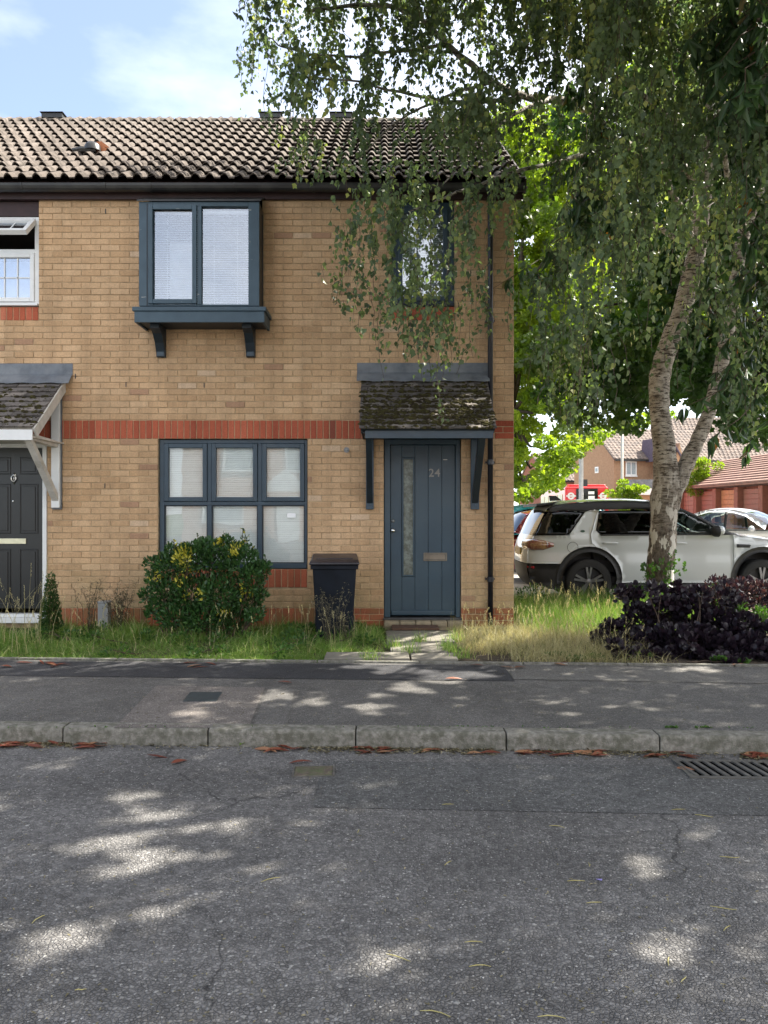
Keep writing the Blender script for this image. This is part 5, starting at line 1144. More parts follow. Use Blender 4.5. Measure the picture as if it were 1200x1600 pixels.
def build_saloon(name, label, loc, rot, paint, scale=(1, 1, 1), hatch=False):
    root = empty(name, loc, (0, 0, R(rot)), label=label, cat='car'); root.scale = scale
    if hatch: top = [(0.12, 0.28), (0.03, 0.4), (0.0, 0.62), (0.04, 0.9), (0.12, 1.0), (0.3, 1.28), (0.42, 1.42), (0.8, 1.48), (1.5, 1.5), (2.0, 1.46), (2.4, 1.3), (2.95, 1.0), (3.4, 0.93), (3.85, 0.8), (3.98, 0.6), (3.95, 0.3)]
    else: top = [(0.1, 0.28), (0.02, 0.45), (0.0, 0.7), (0.06, 0.95), (0.6, 1.02), (0.85, 1.15), (1.2, 1.36), (1.6, 1.45), (2.1, 1.46), (2.5, 1.38), (3.05, 1.08), (3.35, 0.98), (3.9, 0.92), (4.35, 0.78), (4.5, 0.6), (4.47, 0.3)]
    L = top[-1][0] + 0.03; c = Car(root, top, 0.95, 1.46, 0.88, 0.66, 0.11)
    ra, fa = (0.78, 0.36), (L - 0.85, 0.36)
    lower = [(0.1, 0.29), (0.02, 0.6), (0.07, 0.93), (0.35 if hatch else 0.7, 0.955), (L - 1.25, 0.975), (L - 0.6, 0.89), (L - 0.06, 0.6), (L - 0.06, 0.30)] + arc(fa[0], 0.36, 0.40, 0.0, math.pi, 12)[0:] + arc(ra[0], 0.36, 0.40, 0.0, math.pi, 12)
    c.panel('body_side', lower, paint, 0.0, step=0.12)
    if hatch:
        g = [(0.30, 0.97), (2.85, 0.985), (2.4, 1.25), (2.1, 1.38), (1.5, 1.42), (0.8, 1.40), (0.50, 1.33)]; ws = (2.0, 1.46, 2.95, 1.0); rw_ = (0.12, 1.0, 0.42, 1.42)
    else:
        g = [(0.85, 0.98), (2.95, 1.0), (2.5, 1.29), (2.15, 1.38), (1.6, 1.38), (1.25, 1.28)]; ws = (2.5, 1.38, 3.05, 1.08); rw_ = (0.85, 1.15, 1.2, 1.36)
    c.panel('side_glass', g, M_CARGLASS if hatch else M_CARGLASS2, -0.003, step=0.1)
    for x in (1.35, 2.0):
        c.panel('window_pillar', [(x, 0.975), (x + 0.06, 0.975), (x + 0.06, 1.395), (x, 1.395)], M_TRIM, 0.003)
    up = MB()
    A = c.arclen
    c.loft('rear_face', 0.0, A(rw_[0], rw_[1]), paint); c.loft('rear_window', A(rw_[0], rw_[1]) + 0.003, A(rw_[2], rw_[3]), M_CARGLASS)
    c.loft('roof', A(rw_[2], rw_[3]) + 0.003, A(ws[0], ws[1]), paint, bulge=0.03)
    c.loft('windscreen', A(ws[0], ws[1]) + 0.003, A(ws[2], ws[3]), M_CARGLASS2); c.loft('bonnet', A(ws[2], ws[3]) + 0.003, A(L - 0.1, 0.6), paint); c.loft('front_face', A(L - 0.1, 0.6) + 0.003, A(L - 0.03, 0.3) - 0.01, M_TRIM)
    # roof edges joining roof and glass
    edge = [p for p in c.top if p[1] > 1.0 and rw_[0] - 0.05 <= p[0] <= ws[2]]
    gp_ = [p for p in g]; 
    c.panel('roof_rail', edge + sorted(gp_[1:] , key=lambda p: -p[0]) + [gp_[0]], paint, -0.008, step=0.08, skirt=0.005)
    MB().box(0.3, L - 0.3, -0.7, 0.7, 0.25, 0.5).build('underbody', M_TRIM, root)
    for y in (-0.36, 0.36):
        mod_bevel(MB().box(1.6, 2.1, y - 0.24, y + 0.24, 0.5, 0.65).prism([(1.5, 0.6), (1.7, 0.6), (1.55, 1.12), (1.4, 1.12)], 'y', y - 0.23, y + 0.23).prism([(1.42, 1.14), (1.53, 1.14), (1.5, 1.28), (1.42, 1.28)], 'y', y - 0.12, y + 0.12).build('seat', M_SEAT, root), 0.03)
    for s_ in (-1, 1):
        MB().tube([(L - 0.12, s_ * 0.62, 0.68), (L - 0.32, s_ * 0.76, 0.72)], [0.07, 0.05], 8).build('headlight', M_LAMPW, root, smooth=True)
        MB().tube([(0.03, s_ * 0.60, 0.83), (0.22, s_ * 0.80, 0.86)], [0.07, 0.05], 8).build('tail_light', M_LAMPR, root, smooth=True)
        xm = ws[2] - 0.35; MB().tube([(xm, s_ * 0.84, 0.98), (xm - 0.02, s_ * 0.98, 1.02)], [0.04, 0.075], 8).build('door_mirror', paint, root, smooth=True)
    for x in (ra[0], fa[0]):
        for s_ in (-1, 1): wheel(root, x, s_ * 0.76, 0.31, s_, 0.2)
    return root
build_saloon('parked_car', 'pale silver saloon with bright windscreen in front of the red garages', (7.35, 11.6, -0.05), -42, M_CARS, (1.0, 1.0, 1.08))
build_saloon('parked_car', 'dark red hatchback showing its rear window just right of the house corner', (2.55, 7.6, -0.05), 2, M_CARR, (1, 1, 1.03), hatch=True)
build_saloon('parked_car', 'teal blue car parked farther back, its roof seen over the white car', (2.6, 10.8, -0.05), 1, M_CART, (1.3, 1.05, 1.13), hatch=True)

# ------------------------------------------------------------------ bus
D_ = 44.0
bus = empty('bus', (PX(883, D_), CY + D_, -0.05), (0, 0, R(-4)), label='red single-deck bus seen from behind beyond the parked cars', cat='bus')
bw = 67 / F * D_; bhh = PZ(757, D_) + 0.05
mod_bevel(MB().box(0, bw, 0, 10.5, 0.35, bhh - 0.12).build('bus_body', M_BUSRED, bus), 0.12, 4)
mod_bevel(MB().box(0.12, bw - 0.12, 0.2, 10.3, bhh - 0.121, bhh).build('roof_pod', M_BUSRED, bus), 0.06, 3)
MB().box(0.62, bw - 0.62, -0.03, 0.0, bhh - 1.6, bhh - 0.24).build('rear_window', simple('bus_dark_glass', (0.012, 0.014, 0.016), 0.15, bmp=0), bus)
MB().box(bw - 1.16, bw - 0.82, -0.045, -0.031, bhh - 0.56, bhh - 0.40).box(bw - 1.16, bw - 0.80, -0.045, -0.031, bhh - 1.1, bhh - 0.66).build('rear_notice', M_BLIND, bus)
for x in (0.33, bw - 0.32):
    MB().lathe([(0.10, -0.012), (0.20, -0.012), (0.20, 0.0), (0.10, 0.0), (0.10, -0.012)], 'y', (x, -0.012, bhh - 0.66), 20).box(x - 0.27, x + 0.27, -0.035, -0.026, bhh - 0.70, bhh - 0.62).build('roundel', M_WHITE, bus)
for k in range(5):
    MB().box(-0.02, 0.0, 0.9 + k * 1.9, 2.6 + k * 1.9, 1.2, bhh - 0.55).build('side_window', simple('bus_side_window', (0.35, 0.33, 0.10), 0.2, bmp=0, c2=(0.10, 0.13, 0.05)) if k == 0 else MATS['bus_side_window'], bus)
for x in (0.2, bw - 0.2):
    for y in (2.3, 8.3): MB().lathe([(0, -0.15), (0.45, -0.15), (0.48, 0), (0.45, 0.15), (0, 0.15)], 'x', (x, y, 0.48), 20).build('wheel', M_TYRE, bus)

# ------------------------------------------------------------------ distant houses, garages, poles
def gable_house(name, label, loc, rot, W_, L_, he, hr, wallm, roofm, windows=(), gable_windows=()):
    """long axis +x, front face on y=0 (towards viewer), ridge along x"""
    h = empty(name, loc, (0, 0, R(rot)), label=label, cat='house')
    MB().box(0, L_, 0, W_, 0, he).prism([(0, he), (W_, he), (W_ / 2, hr - 0.08)], 'x', 0.0, L_).build('wall', wallm, h)
    rf = MB(); o_ = 0.3; sl = (hr - he) / (W_ / 2)
    rf.add([(-0.15, -o_, he - sl * o_), (L_ + 0.15, -o_, he - sl * o_), (L_ + 0.15, W_ / 2, hr), (-0.15, W_ / 2, hr), (-0.15, W_ + o_, he - sl * o_), (L_ + 0.15, W_ + o_, he - sl * o_)], [[0, 1, 2, 3], [3, 2, 5, 4]])
    r = rf.build('roof', roofm, h); sm = r.modifiers.new('s', 'SOLIDIFY'); sm.thickness = 0.12
    # tile courses: rolls down the slope and steps along it
    tl = MB(); nrow = int(math.hypot(W_ / 2 + o_, hr - he) / 0.34); dy = (W_ / 2 + o_) / nrow
    ncol = int(L_ / 0.33)
    for i in range(nrow):
        y = -o_ + i * dy; z = he - sl * o_ + i * dy * sl
        for j in range(ncol):
            x = -0.15 + j * (L_ + 0.3) / ncol; w_ = (L_ + 0.3) / ncol
            tl.add([(x, y, z + 0.03), (x + w_ * 0.3, y, z + 0.11), (x + w_ * 0.65, y, z + 0.03), (x + w_, y, z + 0.03), (x, y + dy, z + dy * sl + 0.01), (x + w_ * 0.3, y + dy, z + dy * sl + 0.05), (x + w_ * 0.65, y + dy, z + dy * sl + 0.01), (x + w_, y + dy, z + dy * sl + 0.01)],
                   [[0, 1, 5, 4], [1, 2, 6, 5], [2, 3, 7, 6], [0, 2, 1]])
    tl.build('roof_tiles', roofm, r)['kind'] = 'stuff'
    MB().box(-0.1, L_ + 0.1, -o_ - 0.08, -o_ + 0.02, he - sl * o_ - 0.16, he - sl * o_ - 0.02).build('gutter', M_BLACK, h)
    for (x0, x1, z0, z1) in windows:
        w_ = empty('window', (0, 0, 0), parent=h)
        o = MB(); bars(o, x0, x1, z0, z1, 0.09, -0.05, 0.02); o.box((x0 + x1) / 2 - 0.03, (x0 + x1) / 2 + 0.03, -0.04, 0.02, z0 + 0.09, z1 - 0.09); o.build('frame', M_WHITE, w_)
        MB().box(x0 + 0.09, x1 - 0.09, -0.02, -0.01, z0 + 0.09, z1 - 0.09).build('pane', simple('distant_pane', (0.25, 0.3, 0.32), 0.15, bmp=0) if 'distant_pane' not in MATS else MATS['distant_pane'], w_)
        MB().box(x0 - 0.05, x1 + 0.05, -0.08, 0, z0 - 0.1, z0).build('sill', M_WHITE, w_)
    for (y0, y1, z0, z1) in gable_windows:
        w_ = empty('window', (0, 0, 0), parent=h)
        MB().box(-0.05, 0.0, y0, y1, z0, z1).build('frame', M_WHITE, w_); MB().box(-0.06, -0.051, y0 + 0.12, y1 - 0.12, z0 + 0.12, z1 - 0.12).build('pane', MATS['distant_pane'], w_)
    return h
D1 = 60.0
gable_house('brick_house', 'orange brick house with tall gable and white window behind the bus', (PX(957, D1), CY + D1 - 0.4, -0.05), 14, 6.4, 9.5, PZ(712, D1), PZ(672, D1 + 3) + 0.2, M_FARBRICK, M_FARTILE, [(1.0, 1.95, PZ(742, D1), PZ(720, D1)), (5.2, 6.2, PZ(742, D1), PZ(720, D1))], [(2.3, 2.85, PZ(736, D1), PZ(726, D1))])
gable_house('brick_house', 'long brick house with pale brown tiled roof above the red garages', (PX(1052, 66), CY + 66, -0.05), -3, 8.0, 14.0, PZ(714, 66), PZ(652, 70), M_FARBRICK, M_FARTILE, [(3.0, 4.0, 3.4, 4.6)])
gable_house('brick_house', 'red brick house half hidden by the bright tree left of the lamp pole', (PX(862, 72), CY + 74, -0.05), 12, 7.0, 5.0, PZ(745, 72), PZ(706, 76), M_FARRED, M_FARTILE)
# dark gabled roof wedge between the two stems of the birch
pg = empty('porch_gable', (PX(1046, 58), CY + 58, -0.05), (0, 0, R(20)), label='small gabled roof of purple slate seen in the fork of the birch', cat='gable roof')
MB().prism([(0, 3.5), (1.9, 3.5), (1.0, 6.9 - 0.15)], 'y', 0.05, 3).box(0, 1.9, 0.05, 3, 0, 3.5).build('wall', M_FARBRICK, pg)
o = MB(); o.add([(-0.2, -0.1, 5.4), (-0.2, 3.1, 5.4), (0.0, 3.1, 7.2), (0.0, -0.1, 7.2), (1.7, -0.1, 5.0), (1.7, 3.1, 5.0)], [[0, 3, 2, 1], [3, 4, 5, 2]]); o = o.build('roof', simple('purple_slate', (0.10, 0.085, 0.12), 0.8), pg); sm = o.modifiers.new('s', 'SOLIDIFY'); sm.thickness = 0.12
# garage row
gA = Vector((PX(1058, 50), CY + 50, 0)); gB = Vector((PX(1310, 33), CY + 33, 0)); dirg = gB - gA; Lg = dirg.length
gar = empty('garage_row', (gA.x, gA.y, -0.05), (0, 0, math.atan2(dirg.y, dirg.x)), label='row of terracotta garages with a low red tiled roof at the right', cat='garages')
he, hr = 3.12, 4.85; nb2 = int(Lg / 2.62)
MB().box(0, Lg, 0.35, 6, 0, he).build('wall', M_FARRED, gar)
MB().box(0, Lg, -0.05, 0.34, 2.86, he).build('lintel_board', simple('dark_brown_board', (0.06, 0.035, 0.03), 0.8), gar)
rf = MB(); o_ = 0.45
rf.add([(-0.3, -o_, he - 0.10), (Lg, -o_, he - 0.10), (Lg, 3, hr), (-0.3, 3, hr), (-0.3, 6 + o_, he - 0.1), (Lg, 6 + o_, he - 0.1)], [[0, 1, 2, 3], [3, 2, 5, 4]])
o = rf.build('roof', M_GARTILE, gar); sm = o.modifiers.new('s', 'SOLIDIFY'); sm.thickness = 0.1; rfo = o
for i in range(12):
    y0_ = -o_ + i * (3 + o_) / 12; z0_ = he - 0.10 + (hr - he + 0.10) * i / 12; y1_ = y0_ + (3 + o_) / 12; z1_ = z0_ + (hr - he + 0.1) / 12
    mb = MB(); mb.add([(-0.32, y0_, z0_ + 0.02), (Lg, y0_, z0_ + 0.02), (Lg, y0_, z0_ + 0.10), (-0.32, y0_, z0_ + 0.10), (Lg, y1_, z1_ + 0.03), (-0.32, y1_, z1_ + 0.03)], [[0, 1, 2, 3], [3, 2, 4, 5]]); mb.build('tile_course', M_GARTILE, rfo)
x = 0.1; i = 0
while x + 2.6 < Lg:
    mod_bevel(MB().box(x - 0.02, x + 0.42, -0.12, 0.34, 0, 2.86).build('pier', M_FARRED, gar), 0.02)
    gd = empty('garage_door', (x + 0.44, 0.2, 0), (0, 0, 0), parent=gar)
    for k in range(8): mod_bevel(MB().box(0, 2.16, 0, 0.1, 0.55 + k * 0.275, 0.55 + k * 0.275 + 0.262).build('door_slat', M_GARDOOR if (i != 2) else simple('orange_garage_door', (0.50, 0.24, 0.11), 0.6) if k == 0 else MATS.get('orange_garage_door', M_GARDOOR), gd), 0.01)
    x += 2.6; i += 1
struct(MB().box(14, 45, 22, 60, -0.0495, 0.52).build('garage_forecourt', M_CARPARK)).location = (0, 0, 0)
def pole(px_, pytop, D, w_, label, arm=False):
    p = at(px_, 800, D); h = PZ(pytop, D) + 0.05; e = empty('lamp_post', (p.x, p.y, -0.05), label=label, cat='lamp post')
    MB().tube([(0, 0, 0), (0, 0, 1.2), (0, 0, 1.25), (0, 0, h)], [w_ * 0.62, w_ * 0.62, w_ * 0.5, w_ * 0.42], 12).build('post', M_CONC, e, smooth=True)
    MB().box(w_ * 0.5, w_ * 0.5 + 0.15, -0.08, 0.08, 2.6, 2.9).build('post_box', M_BLACK, e) if arm else None
    MB().tube([(0, 0, h), (0.3, -0.2, h + 0.3), (0.9, -0.5, h + 0.35)], [w_ * 0.4, w_ * 0.35, w_ * 0.3], 8).build('lamp_arm', M_CONC, e); MB().box(0.8, 1.5, -0.75, -0.45, h + 0.3, h + 0.42).build('lamp_head', M_GREYBOX, e)
pole(908, 560, 33, 0.21, 'thick pale grey post rising in front of the red bus', True)
pole(972, 600, 42, 0.15, 'thin pale lamp post standing right of the red bus')
# fence and low wall behind the parked cars, left
tag(MB().box(-3, 10.5, 34, 34.12, -0.05, 1.62).build('brick_wall', M_FARRED), 'low red brick wall in the distance between house corner and bus', 'wall')
# carport / white flat canopy between bus and birch
gb2 = empty('flat_porch', (PX(1000, 56), CY + 56, -0.05), label='white edged flat porch roof behind the birch trunk left side', cat='porch')
MB().box(-0.6, 3.0, 0, 2, PZ(772, 56), PZ(762, 56)).build('roof_edge', M_WHITE, gb2); MB().box(-0.6, 3.0, 0.05, 2, PZ(761.6, 56), PZ(748, 56)).build('roof_top', M_LEAD, gb2); MB().box(-0.4, 2.8, 0.6, 2, 0, PZ(772.4, 56)).build('wall', M_FARBRICK, gb2)

# ------------------------------------------------------------------ the house across the road (behind the viewer: what the windows mirror)
op = empty('opposite_house', (0, -27, 0), label='pink brick house with white gabled porch across the road, mirrored in the window', cat='house')
MB().box(-9.5, -2.8, -7, 0, 0, 5.4).box(-2.79, 7, -7, 0, 0, 5.4).build('wall', M_OPPB, op)
o = MB(); o.add([(-9.8, 0.3, 5.3), (7.3, 0.3, 5.3), (7.3, -3.5, 8), (-9.8, -3.5, 8), (-9.8, -7.3, 5.3), (7.3, -7.3, 5.3)], [[3, 2, 1, 0], [4, 5, 2, 3]]); o = o.build('roof', M_FARTILE, op); sm = o.modifiers.new('s', 'SOLIDIFY'); sm.thickness = 0.15
for x0, x1, z0, z1 in ((-7.6, -6.0, 3.3, 4.6), (-4.6, -3.8, 3.3, 4.6), (-1.5, 0.1, 3.3, 4.6), (3, 4.6, 3.3, 4.6), (-8.6, -6.6, 0.9, 2.2), (1.0, 3.0, 0.9, 2.2)):
    w_ = empty('window', (0, 0, 0), parent=op); o = MB(); bars(o, x0, x1, z0, z1, 0.1, 0.0, 0.08); o.build('frame', M_WHITE, w_); MB().box(x0 + 0.1, x1 - 0.1, 0.02, 0.03, z0 + 0.1, z1 - 0.1).build('pane', MATS['distant_pane'], w_)
pc = empty('porch', (-4.5, 0, 0), parent=op); MB().prism([(-1.3, 2.4), (1.3, 2.4), (0, 3.4)], 'y', 0.9, 1.1).box(-1.25, -1.05, 0.9, 1.1, 0, 2.4).box(1.05, 1.25, 0.9, 1.1, 0, 2.4).box(-0.5, 0.5, 0.01, 0.08, 0.1, 2.2).build('porch_frame', M_WHITE, pc)

# ------------------------------------------------------------------ trees
# sun patches: leaves are cut from the crowns along the sun rays to them
SPOTS = []
for px_, py_, rx, ry_ in ((590, 1052, 60, 11), (480, 1110, 26, 9), (690, 1068, 70, 11), (620, 1092, 60, 12), (565, 1120, 34, 10), (285, 1130, 36, 8), (240, 1268, 50, 24), (335, 1268, 62, 14),
        (228, 1330, 75, 30), (250, 1385, 62, 24), (110, 1432, 58, 22), (408, 1340, 42, 19), (476, 1393, 26, 9), (595, 1478, 55, 20), (1000, 1340, 30, 34), (1030, 1455, 58, 20), (1105, 1288, 32, 11), (1078, 1522, 28, 12),
        (640, 1214, 26, 6), (90, 1180, 50, 8), (160, 1300, 34, 16), (205, 1228, 46, 12), (1190, 1228, 30, 9), (420, 1100, 30, 8), (700, 1110, 26, 8), (880, 1128, 20, 5), (1080, 1056, 40, 6)):
    x, y = gp(px_, py_, 0.05); x2, _ = gp(px_ + rx, py_, 0.05); _, y2 = gp(px_, py_ - ry_, 0.05); _, y3 = gp(px_, py_ + ry_, 0.05)
    SPOTS.append((x, (y2 + y3) / 2, (x2 - x) + 0.02, abs(y2 - y3) / 2 + 0.03))
SPOTS.append((PX(750, 8.35) + 0.0, CY + 8.3, 0.22, 0.12, 2.45))
def keep(P, k=1.0):
    P = np.asarray(P); ok = np.ones(len(P), bool)
    for s_ in SPOTS:
        z = s_[4] if len(s_) > 4 else 0.05
        t = (P[:, 2] - z) / S.z; gx_ = P[:, 0] - S.x * t; gy_ = P[:, 1] - S.y * t
        ux, uy = (gx_ - s_[0]) / (s_[2] * k), (gy_ - s_[1]) / (s_[3] * k); th = np.arctan2(uy, ux); ph = s_[0] * 7 + s_[1] * 3
        ok &= np.hypot(ux, uy) > 0.88 + 0.22 * np.sin(3 * th + ph) + 0.16 * np.sin(5 * th + 2 * ph) + 0.1 * np.sin(9 * th + ph)
    return ok
def jitter_path(pts, amp, n_):
    """Catmull-like subdivision with wobble"""
    pts = [Vector(p) for p in pts]; out = []
    for i in range(len(pts) - 1):
        p0 = pts[max(0, i - 1)]; p1 = pts[i]; p2 = pts[i + 1]; p3 = pts[min(len(pts) - 1, i + 2)]
        for j in range(n_):
            t = j / n_; q_ = 0.5 * ((2 * p1) + (p2 - p0) * t + (2 * p0 - 5 * p1 + 4 * p2 - p3) * t * t + (3 * p1 - p0 - 3 * p2 + p3) * t ** 3)
            out.append(q_ + Vector((random.gauss(0, amp), random.gauss(0, amp), random.gauss(0, amp) * 0.4)))
    out.append(pts[-1]); return out

# --- silver birch
TD = 11.2
tb = at(1033, 800, TD)
birch = empty('silver_birch', (0, 0, 0), label='silver birch with forked white and black trunk and drooping leafy twigs over the house', cat='tree')
def limb(name, pts, r0, r1, mat, parent, amp=0.01, n_=4, sides=10, rough=0.0):
    P_ = jitter_path(pts, amp, n_); m_ = len(P_); rr = [(r0 + (r1 - r0) * (i / (m_ - 1)) ** 0.8) * (1 + rough * random.uniform(-1, 1)) for i in range(m_)]
    return P_, rr
tp = [at(1031, 965, TD), at(1031, 900, TD), at(1035, 850, TD), at(1037, 800, TD), at(1042, 760, TD), at(1038, 700, TD), at(1030, 640, TD), at(1030, 590, TD), at(1048, 530, TD - 0.1), at(1070, 470, TD - 0.2), at(1088, 390, TD - 0.3), at(1100, 280, TD - 0.5), at(1122, 150, TD - 0.8), at(1135, 20, TD - 1), at(1150, -120, TD - 1)]
tr = [0.24, 0.195, 0.19, 0.19, 0.21, 0.158, 0.142, 0.145, 0.14, 0.13, 0.125, 0.12, 0.1, 0.085, 0.05]
P_ = jitter_path(tp, 0.008, 4); rr = list(np.interp(np.linspace(0, 1, len(P_)), np.linspace(0, 1, len(tr)), tr)); rr = [r_ * (1 + random.uniform(-0.05, 0.05)) for r_ in rr]
tk = MB().tube(P_, rr, 22)
t2 = [at(1048, 800, TD + 0.02), at(1056, 762, TD), at(1072, 725, TD), at(1090, 690, TD), at(1108, 640, TD), at(1122, 590, TD), at(1137, 520, TD), at(1150, 440, TD), at(1163, 360, TD), at(1183, 300, TD), at(1215, 180, TD), at(1260, 40, TD)]
r2 = [0.10, 0.135, 0.12, 0.105, 0.095, 0.09, 0.11, 0.10, 0.095, 0.085, 0.07, 0.05]
P2 = jitter_path(t2, 0.008, 4); rr2 = list(np.interp(np.linspace(0, 1, len(P2)), np.linspace(0, 1, len(r2)), r2))
tk.tube(P2, rr2, 16)
tko = tk.build('trunk', M_BIRCH, birch, smooth=True)
# knots and flared plates, as real displacement
tex = bpy.data.textures.new('bark', 'CLOUDS'); tex.noise_scale = 0.10; sbd = tko.modifiers.new('sub', 'SUBSURF'); sbd.levels = 1; sbd.render_levels = 1
dm = tko.modifiers.new('d', 'DISPLACE'); dm.texture = tex; dm.strength = 0.035; dm.mid_level = 0.5; dm.texture_coords = 'LOCAL'
limbs = [
    ([at(1100, 280, TD - .5), at(1030, 245, 10.4), at(965, 222, 9.9), at(935, 185, 9.7), at(905, 162, 9.5), at(860, 155, 9.2), at(820, 150, 8.9), at(770, 128, 8.5), at(700, 70, 8.2), at(640, 20, 8.0), at(560, 8, 7.8), at(480, 20, 7.6)], 0.085, 0.015),
    ([at(965, 222, 9.9), at(880, 250, 9.0), at(800, 270, 8.4), at(720, 300, 8.0), at(640, 330, 7.8)], 0.035, 0.008),
    ([at(860, 155, 9.2), at(800, 180, 8.4), at(740, 230, 8.0), at(690, 290, 7.7)], 0.03, 0.006),
    ([at(820, 150, 8.9), at(740, 160, 8.4), at(650, 150, 8.0), at(560, 130, 7.8), at(480, 120, 7.6)], 0.03, 0.006),
    ([at(1122, 150, TD - .8), at(1050, 60, 9.6), at(960, -10, 8.8), at(850, -50, 8.2)], 0.06, 0.015),
    ([at(1088, 390, TD - .3), at(1000, 340, 10), at(920, 330, 9.2), at(860, 380, 8.6)], 0.045, 0.008),
    ([at(1088, 390, TD - .3), at(1050, 300, 9.5), at(1020, 230, 8.2), at(1000, 200, 7.4)], 0.05, 0.01),
    ([at(1163, 360, TD), at(1140, 280, 9.5), at(1120, 200, 8.0), at(1100, 150, 7.0)], 0.05, 0.01),
    ([at(1183, 300, TD), at(1190, 200, 9.5), at(1180, 120, 8.0)], 0.05, 0.01),
    ([at(1100, 280, TD - .5), at(1040, 180, 9.0), at(960, 120, 7.8), at(900, 90, 7.2)], 0.045, 0.01),
    ([at(770, 128, 8.5), at(700, 150, 8.0), at(620, 190, 7.7), at(560, 250, 7.5)], 0.022, 0.005),
    ([at(700, 70, 8.2), at(620, 80, 8.0), at(540, 90, 7.7), at(460, 80, 7.4), at(420, 60, 7.3)], 0.022, 0.005)]
lb = MB(); BR = []
for pts, r0, r1 in limbs:
    P_, rr = limb('', pts, r0, r1, None, None, 0.012, 4, rough=0.05); lb.tube(P_, rr, 8); BR += P_
lbo = lb.build('limbs', M_BIRCH, birch, smooth=True)
# leaf density over the crown as seen from the street side
cols = np.arange(380, 1261, 40)
rows = np.arange(-150, 701, 50)
def pad(a, k): return a + [k] * (len(cols) - len(a))
DM = np.array([
    pad([.1, .4, .6, .7, .8, .8, .8], .8), pad([.1, .4, .6, .8, .8, .8, .8], .8), pad([.1, .45, .7, .8, .8, .9, .9], .9),
    pad([.12, .5, .7, .8, .8, .9, .9, .9, .85, .85, .9, .9, .9, .9], 1),      # 0
    pad([.14, .5, .7, .7, .6, .65, .3, .5, .65, .7, .7, .6, .6, .7], .9),      # 50
    pad([.10, .4, .6, .6, .45, .3, .12, .3, .6, .65, .6, .35, .3, .4], .85),      # 100
    pad([.05, .22, .4, .5, .5, .4, .4, .5, .6, .6, .4, .15, .10, .12, .5], .9),  # 150
    pad([0, .02, .3, .2, .35, .6, .7, .7, .6, .5, .3, .10, .10, .12, .5], .9),     # 200
    pad([0, 0, .10, .05, .35, .6, .8, .7, .5, .4, .35, .2, .2, .5, .9], 1),    # 250
    pad([0, 0, 0, 0, .40, .8, .8, .75, .5, .4, .4, .2, .25, .5, .9], 1),       # 300
    pad([0, 0, 0, 0, .35, .7, .6, .35, .3, .25, .4, .3, .4, .8, 1, .9, .7, .6, .5], .2),           # 350
    pad([0, 0, 0, 0, .25, .6, .5, .3, .25, .15, .4, .35, .6, .9, 1, .7, .4, .3], .12),             # 400
    pad([0, 0, 0, 0, .08, .45, .65, .4, .35, .15, .35, .35, .8, 1, .9, .6], .3),       # 450
    pad([0, 0, 0, 0, 0, .08, .25, .25, .18, .05, .1, .2, .6, .7, .4, .2], .10),          # 500
    pad([0, 0, 0, 0, 0, 0, 0, .10, .10, 0, 0, .05, .4, .5, .25], .05),         # 550
    pad([0, 0, 0, 0, 0, 0, 0, 0, 0, 0, 0, 0, .15, .2, .1], .03),          # 600
    pad([0, 0, 0, 0, 0, 0, 0, 0, 0, 0, 0, 0, 0, .05, .05, .05], .1),           # 650
    pad([0], 0)])
def dens(px_, py_):
    fx = np.clip((px_ - cols[0]) / 40, 0, len(cols) - 1.001); fy = np.clip((py_ - rows[0]) / 50, 0, len(rows) - 1.001)
    i, j = fx.astype(int), fy.astype(int); u, v = fx - i, fy - j
    d = DM[j, i] * (1 - u) * (1 - v) + DM[j, i + 1] * u * (1 - v) + DM[j + 1, i] * (1 - u) * v + DM[j + 1, i + 1] * u * v
    return np.where((px_ < 372) | (py_ > 690), 0, d)
def proj_px(P): D = P[:, 1] - CY; return 600 + P[:, 0] * F / D, 800 - (P[:, 2] - CZ) * F / D
def in_front_of_house(P):
    # birch twigs never pass through the house: keep them before the wall or above the roof
    x, y, z = P[:, 0], P[:, 1], P[:, 2]
    roofz = 5.40 + (y + 0.15) * math.tan(PITCH)
    inside = (x < XR + 0.25) & (y > -0.30) & (z < np.where(y < -0.1, 5.45, roofz + 0.12))
    can_ = (x > -0.4) & (x < 1.35) & (y > -0.95) & (z < 3.15)
    return ~(inside | can_)
LP = []; LD = []; LT = []; LS = []; tw = MB()
NS = 5600
CLU = []
for s_ in range(NS // 5):
    px_ = random.uniform(385, 1260); py_ = random.uniform(-150, 640) if random.random() < 0.72 else random.uniform(-480, -150)
    d = float(dens(np.array([px_]), np.array([py_]))[0])
    if random.random() > d ** 0.8 * 1.05: continue
    if py_ > 200 and px_ < 860 and random.random() < (0.28 if px_ < 690 else 0.5): continue
    if py_ > 230 and random.random() < 0.2: continue
    left = px_ < 860
    if py_ < -150 and px_ < 640: continue
    D = random.uniform(6.7, 8.5) if left else random.choice([random.uniform(6.0, 9.0), random.uniform(7.5, 11.2)])
    if left and py_ < 170 and random.random() < 0.45: D = random.uniform(8.5, 10.5)
    ct = random.gauss(0, 0.17)
    for k_ in range(random.randint(3, 10)): CLU.append((px_ + random.gauss(0, 24), py_ + random.gauss(0, 20), D + random.gauss(0, 0.16), ct))
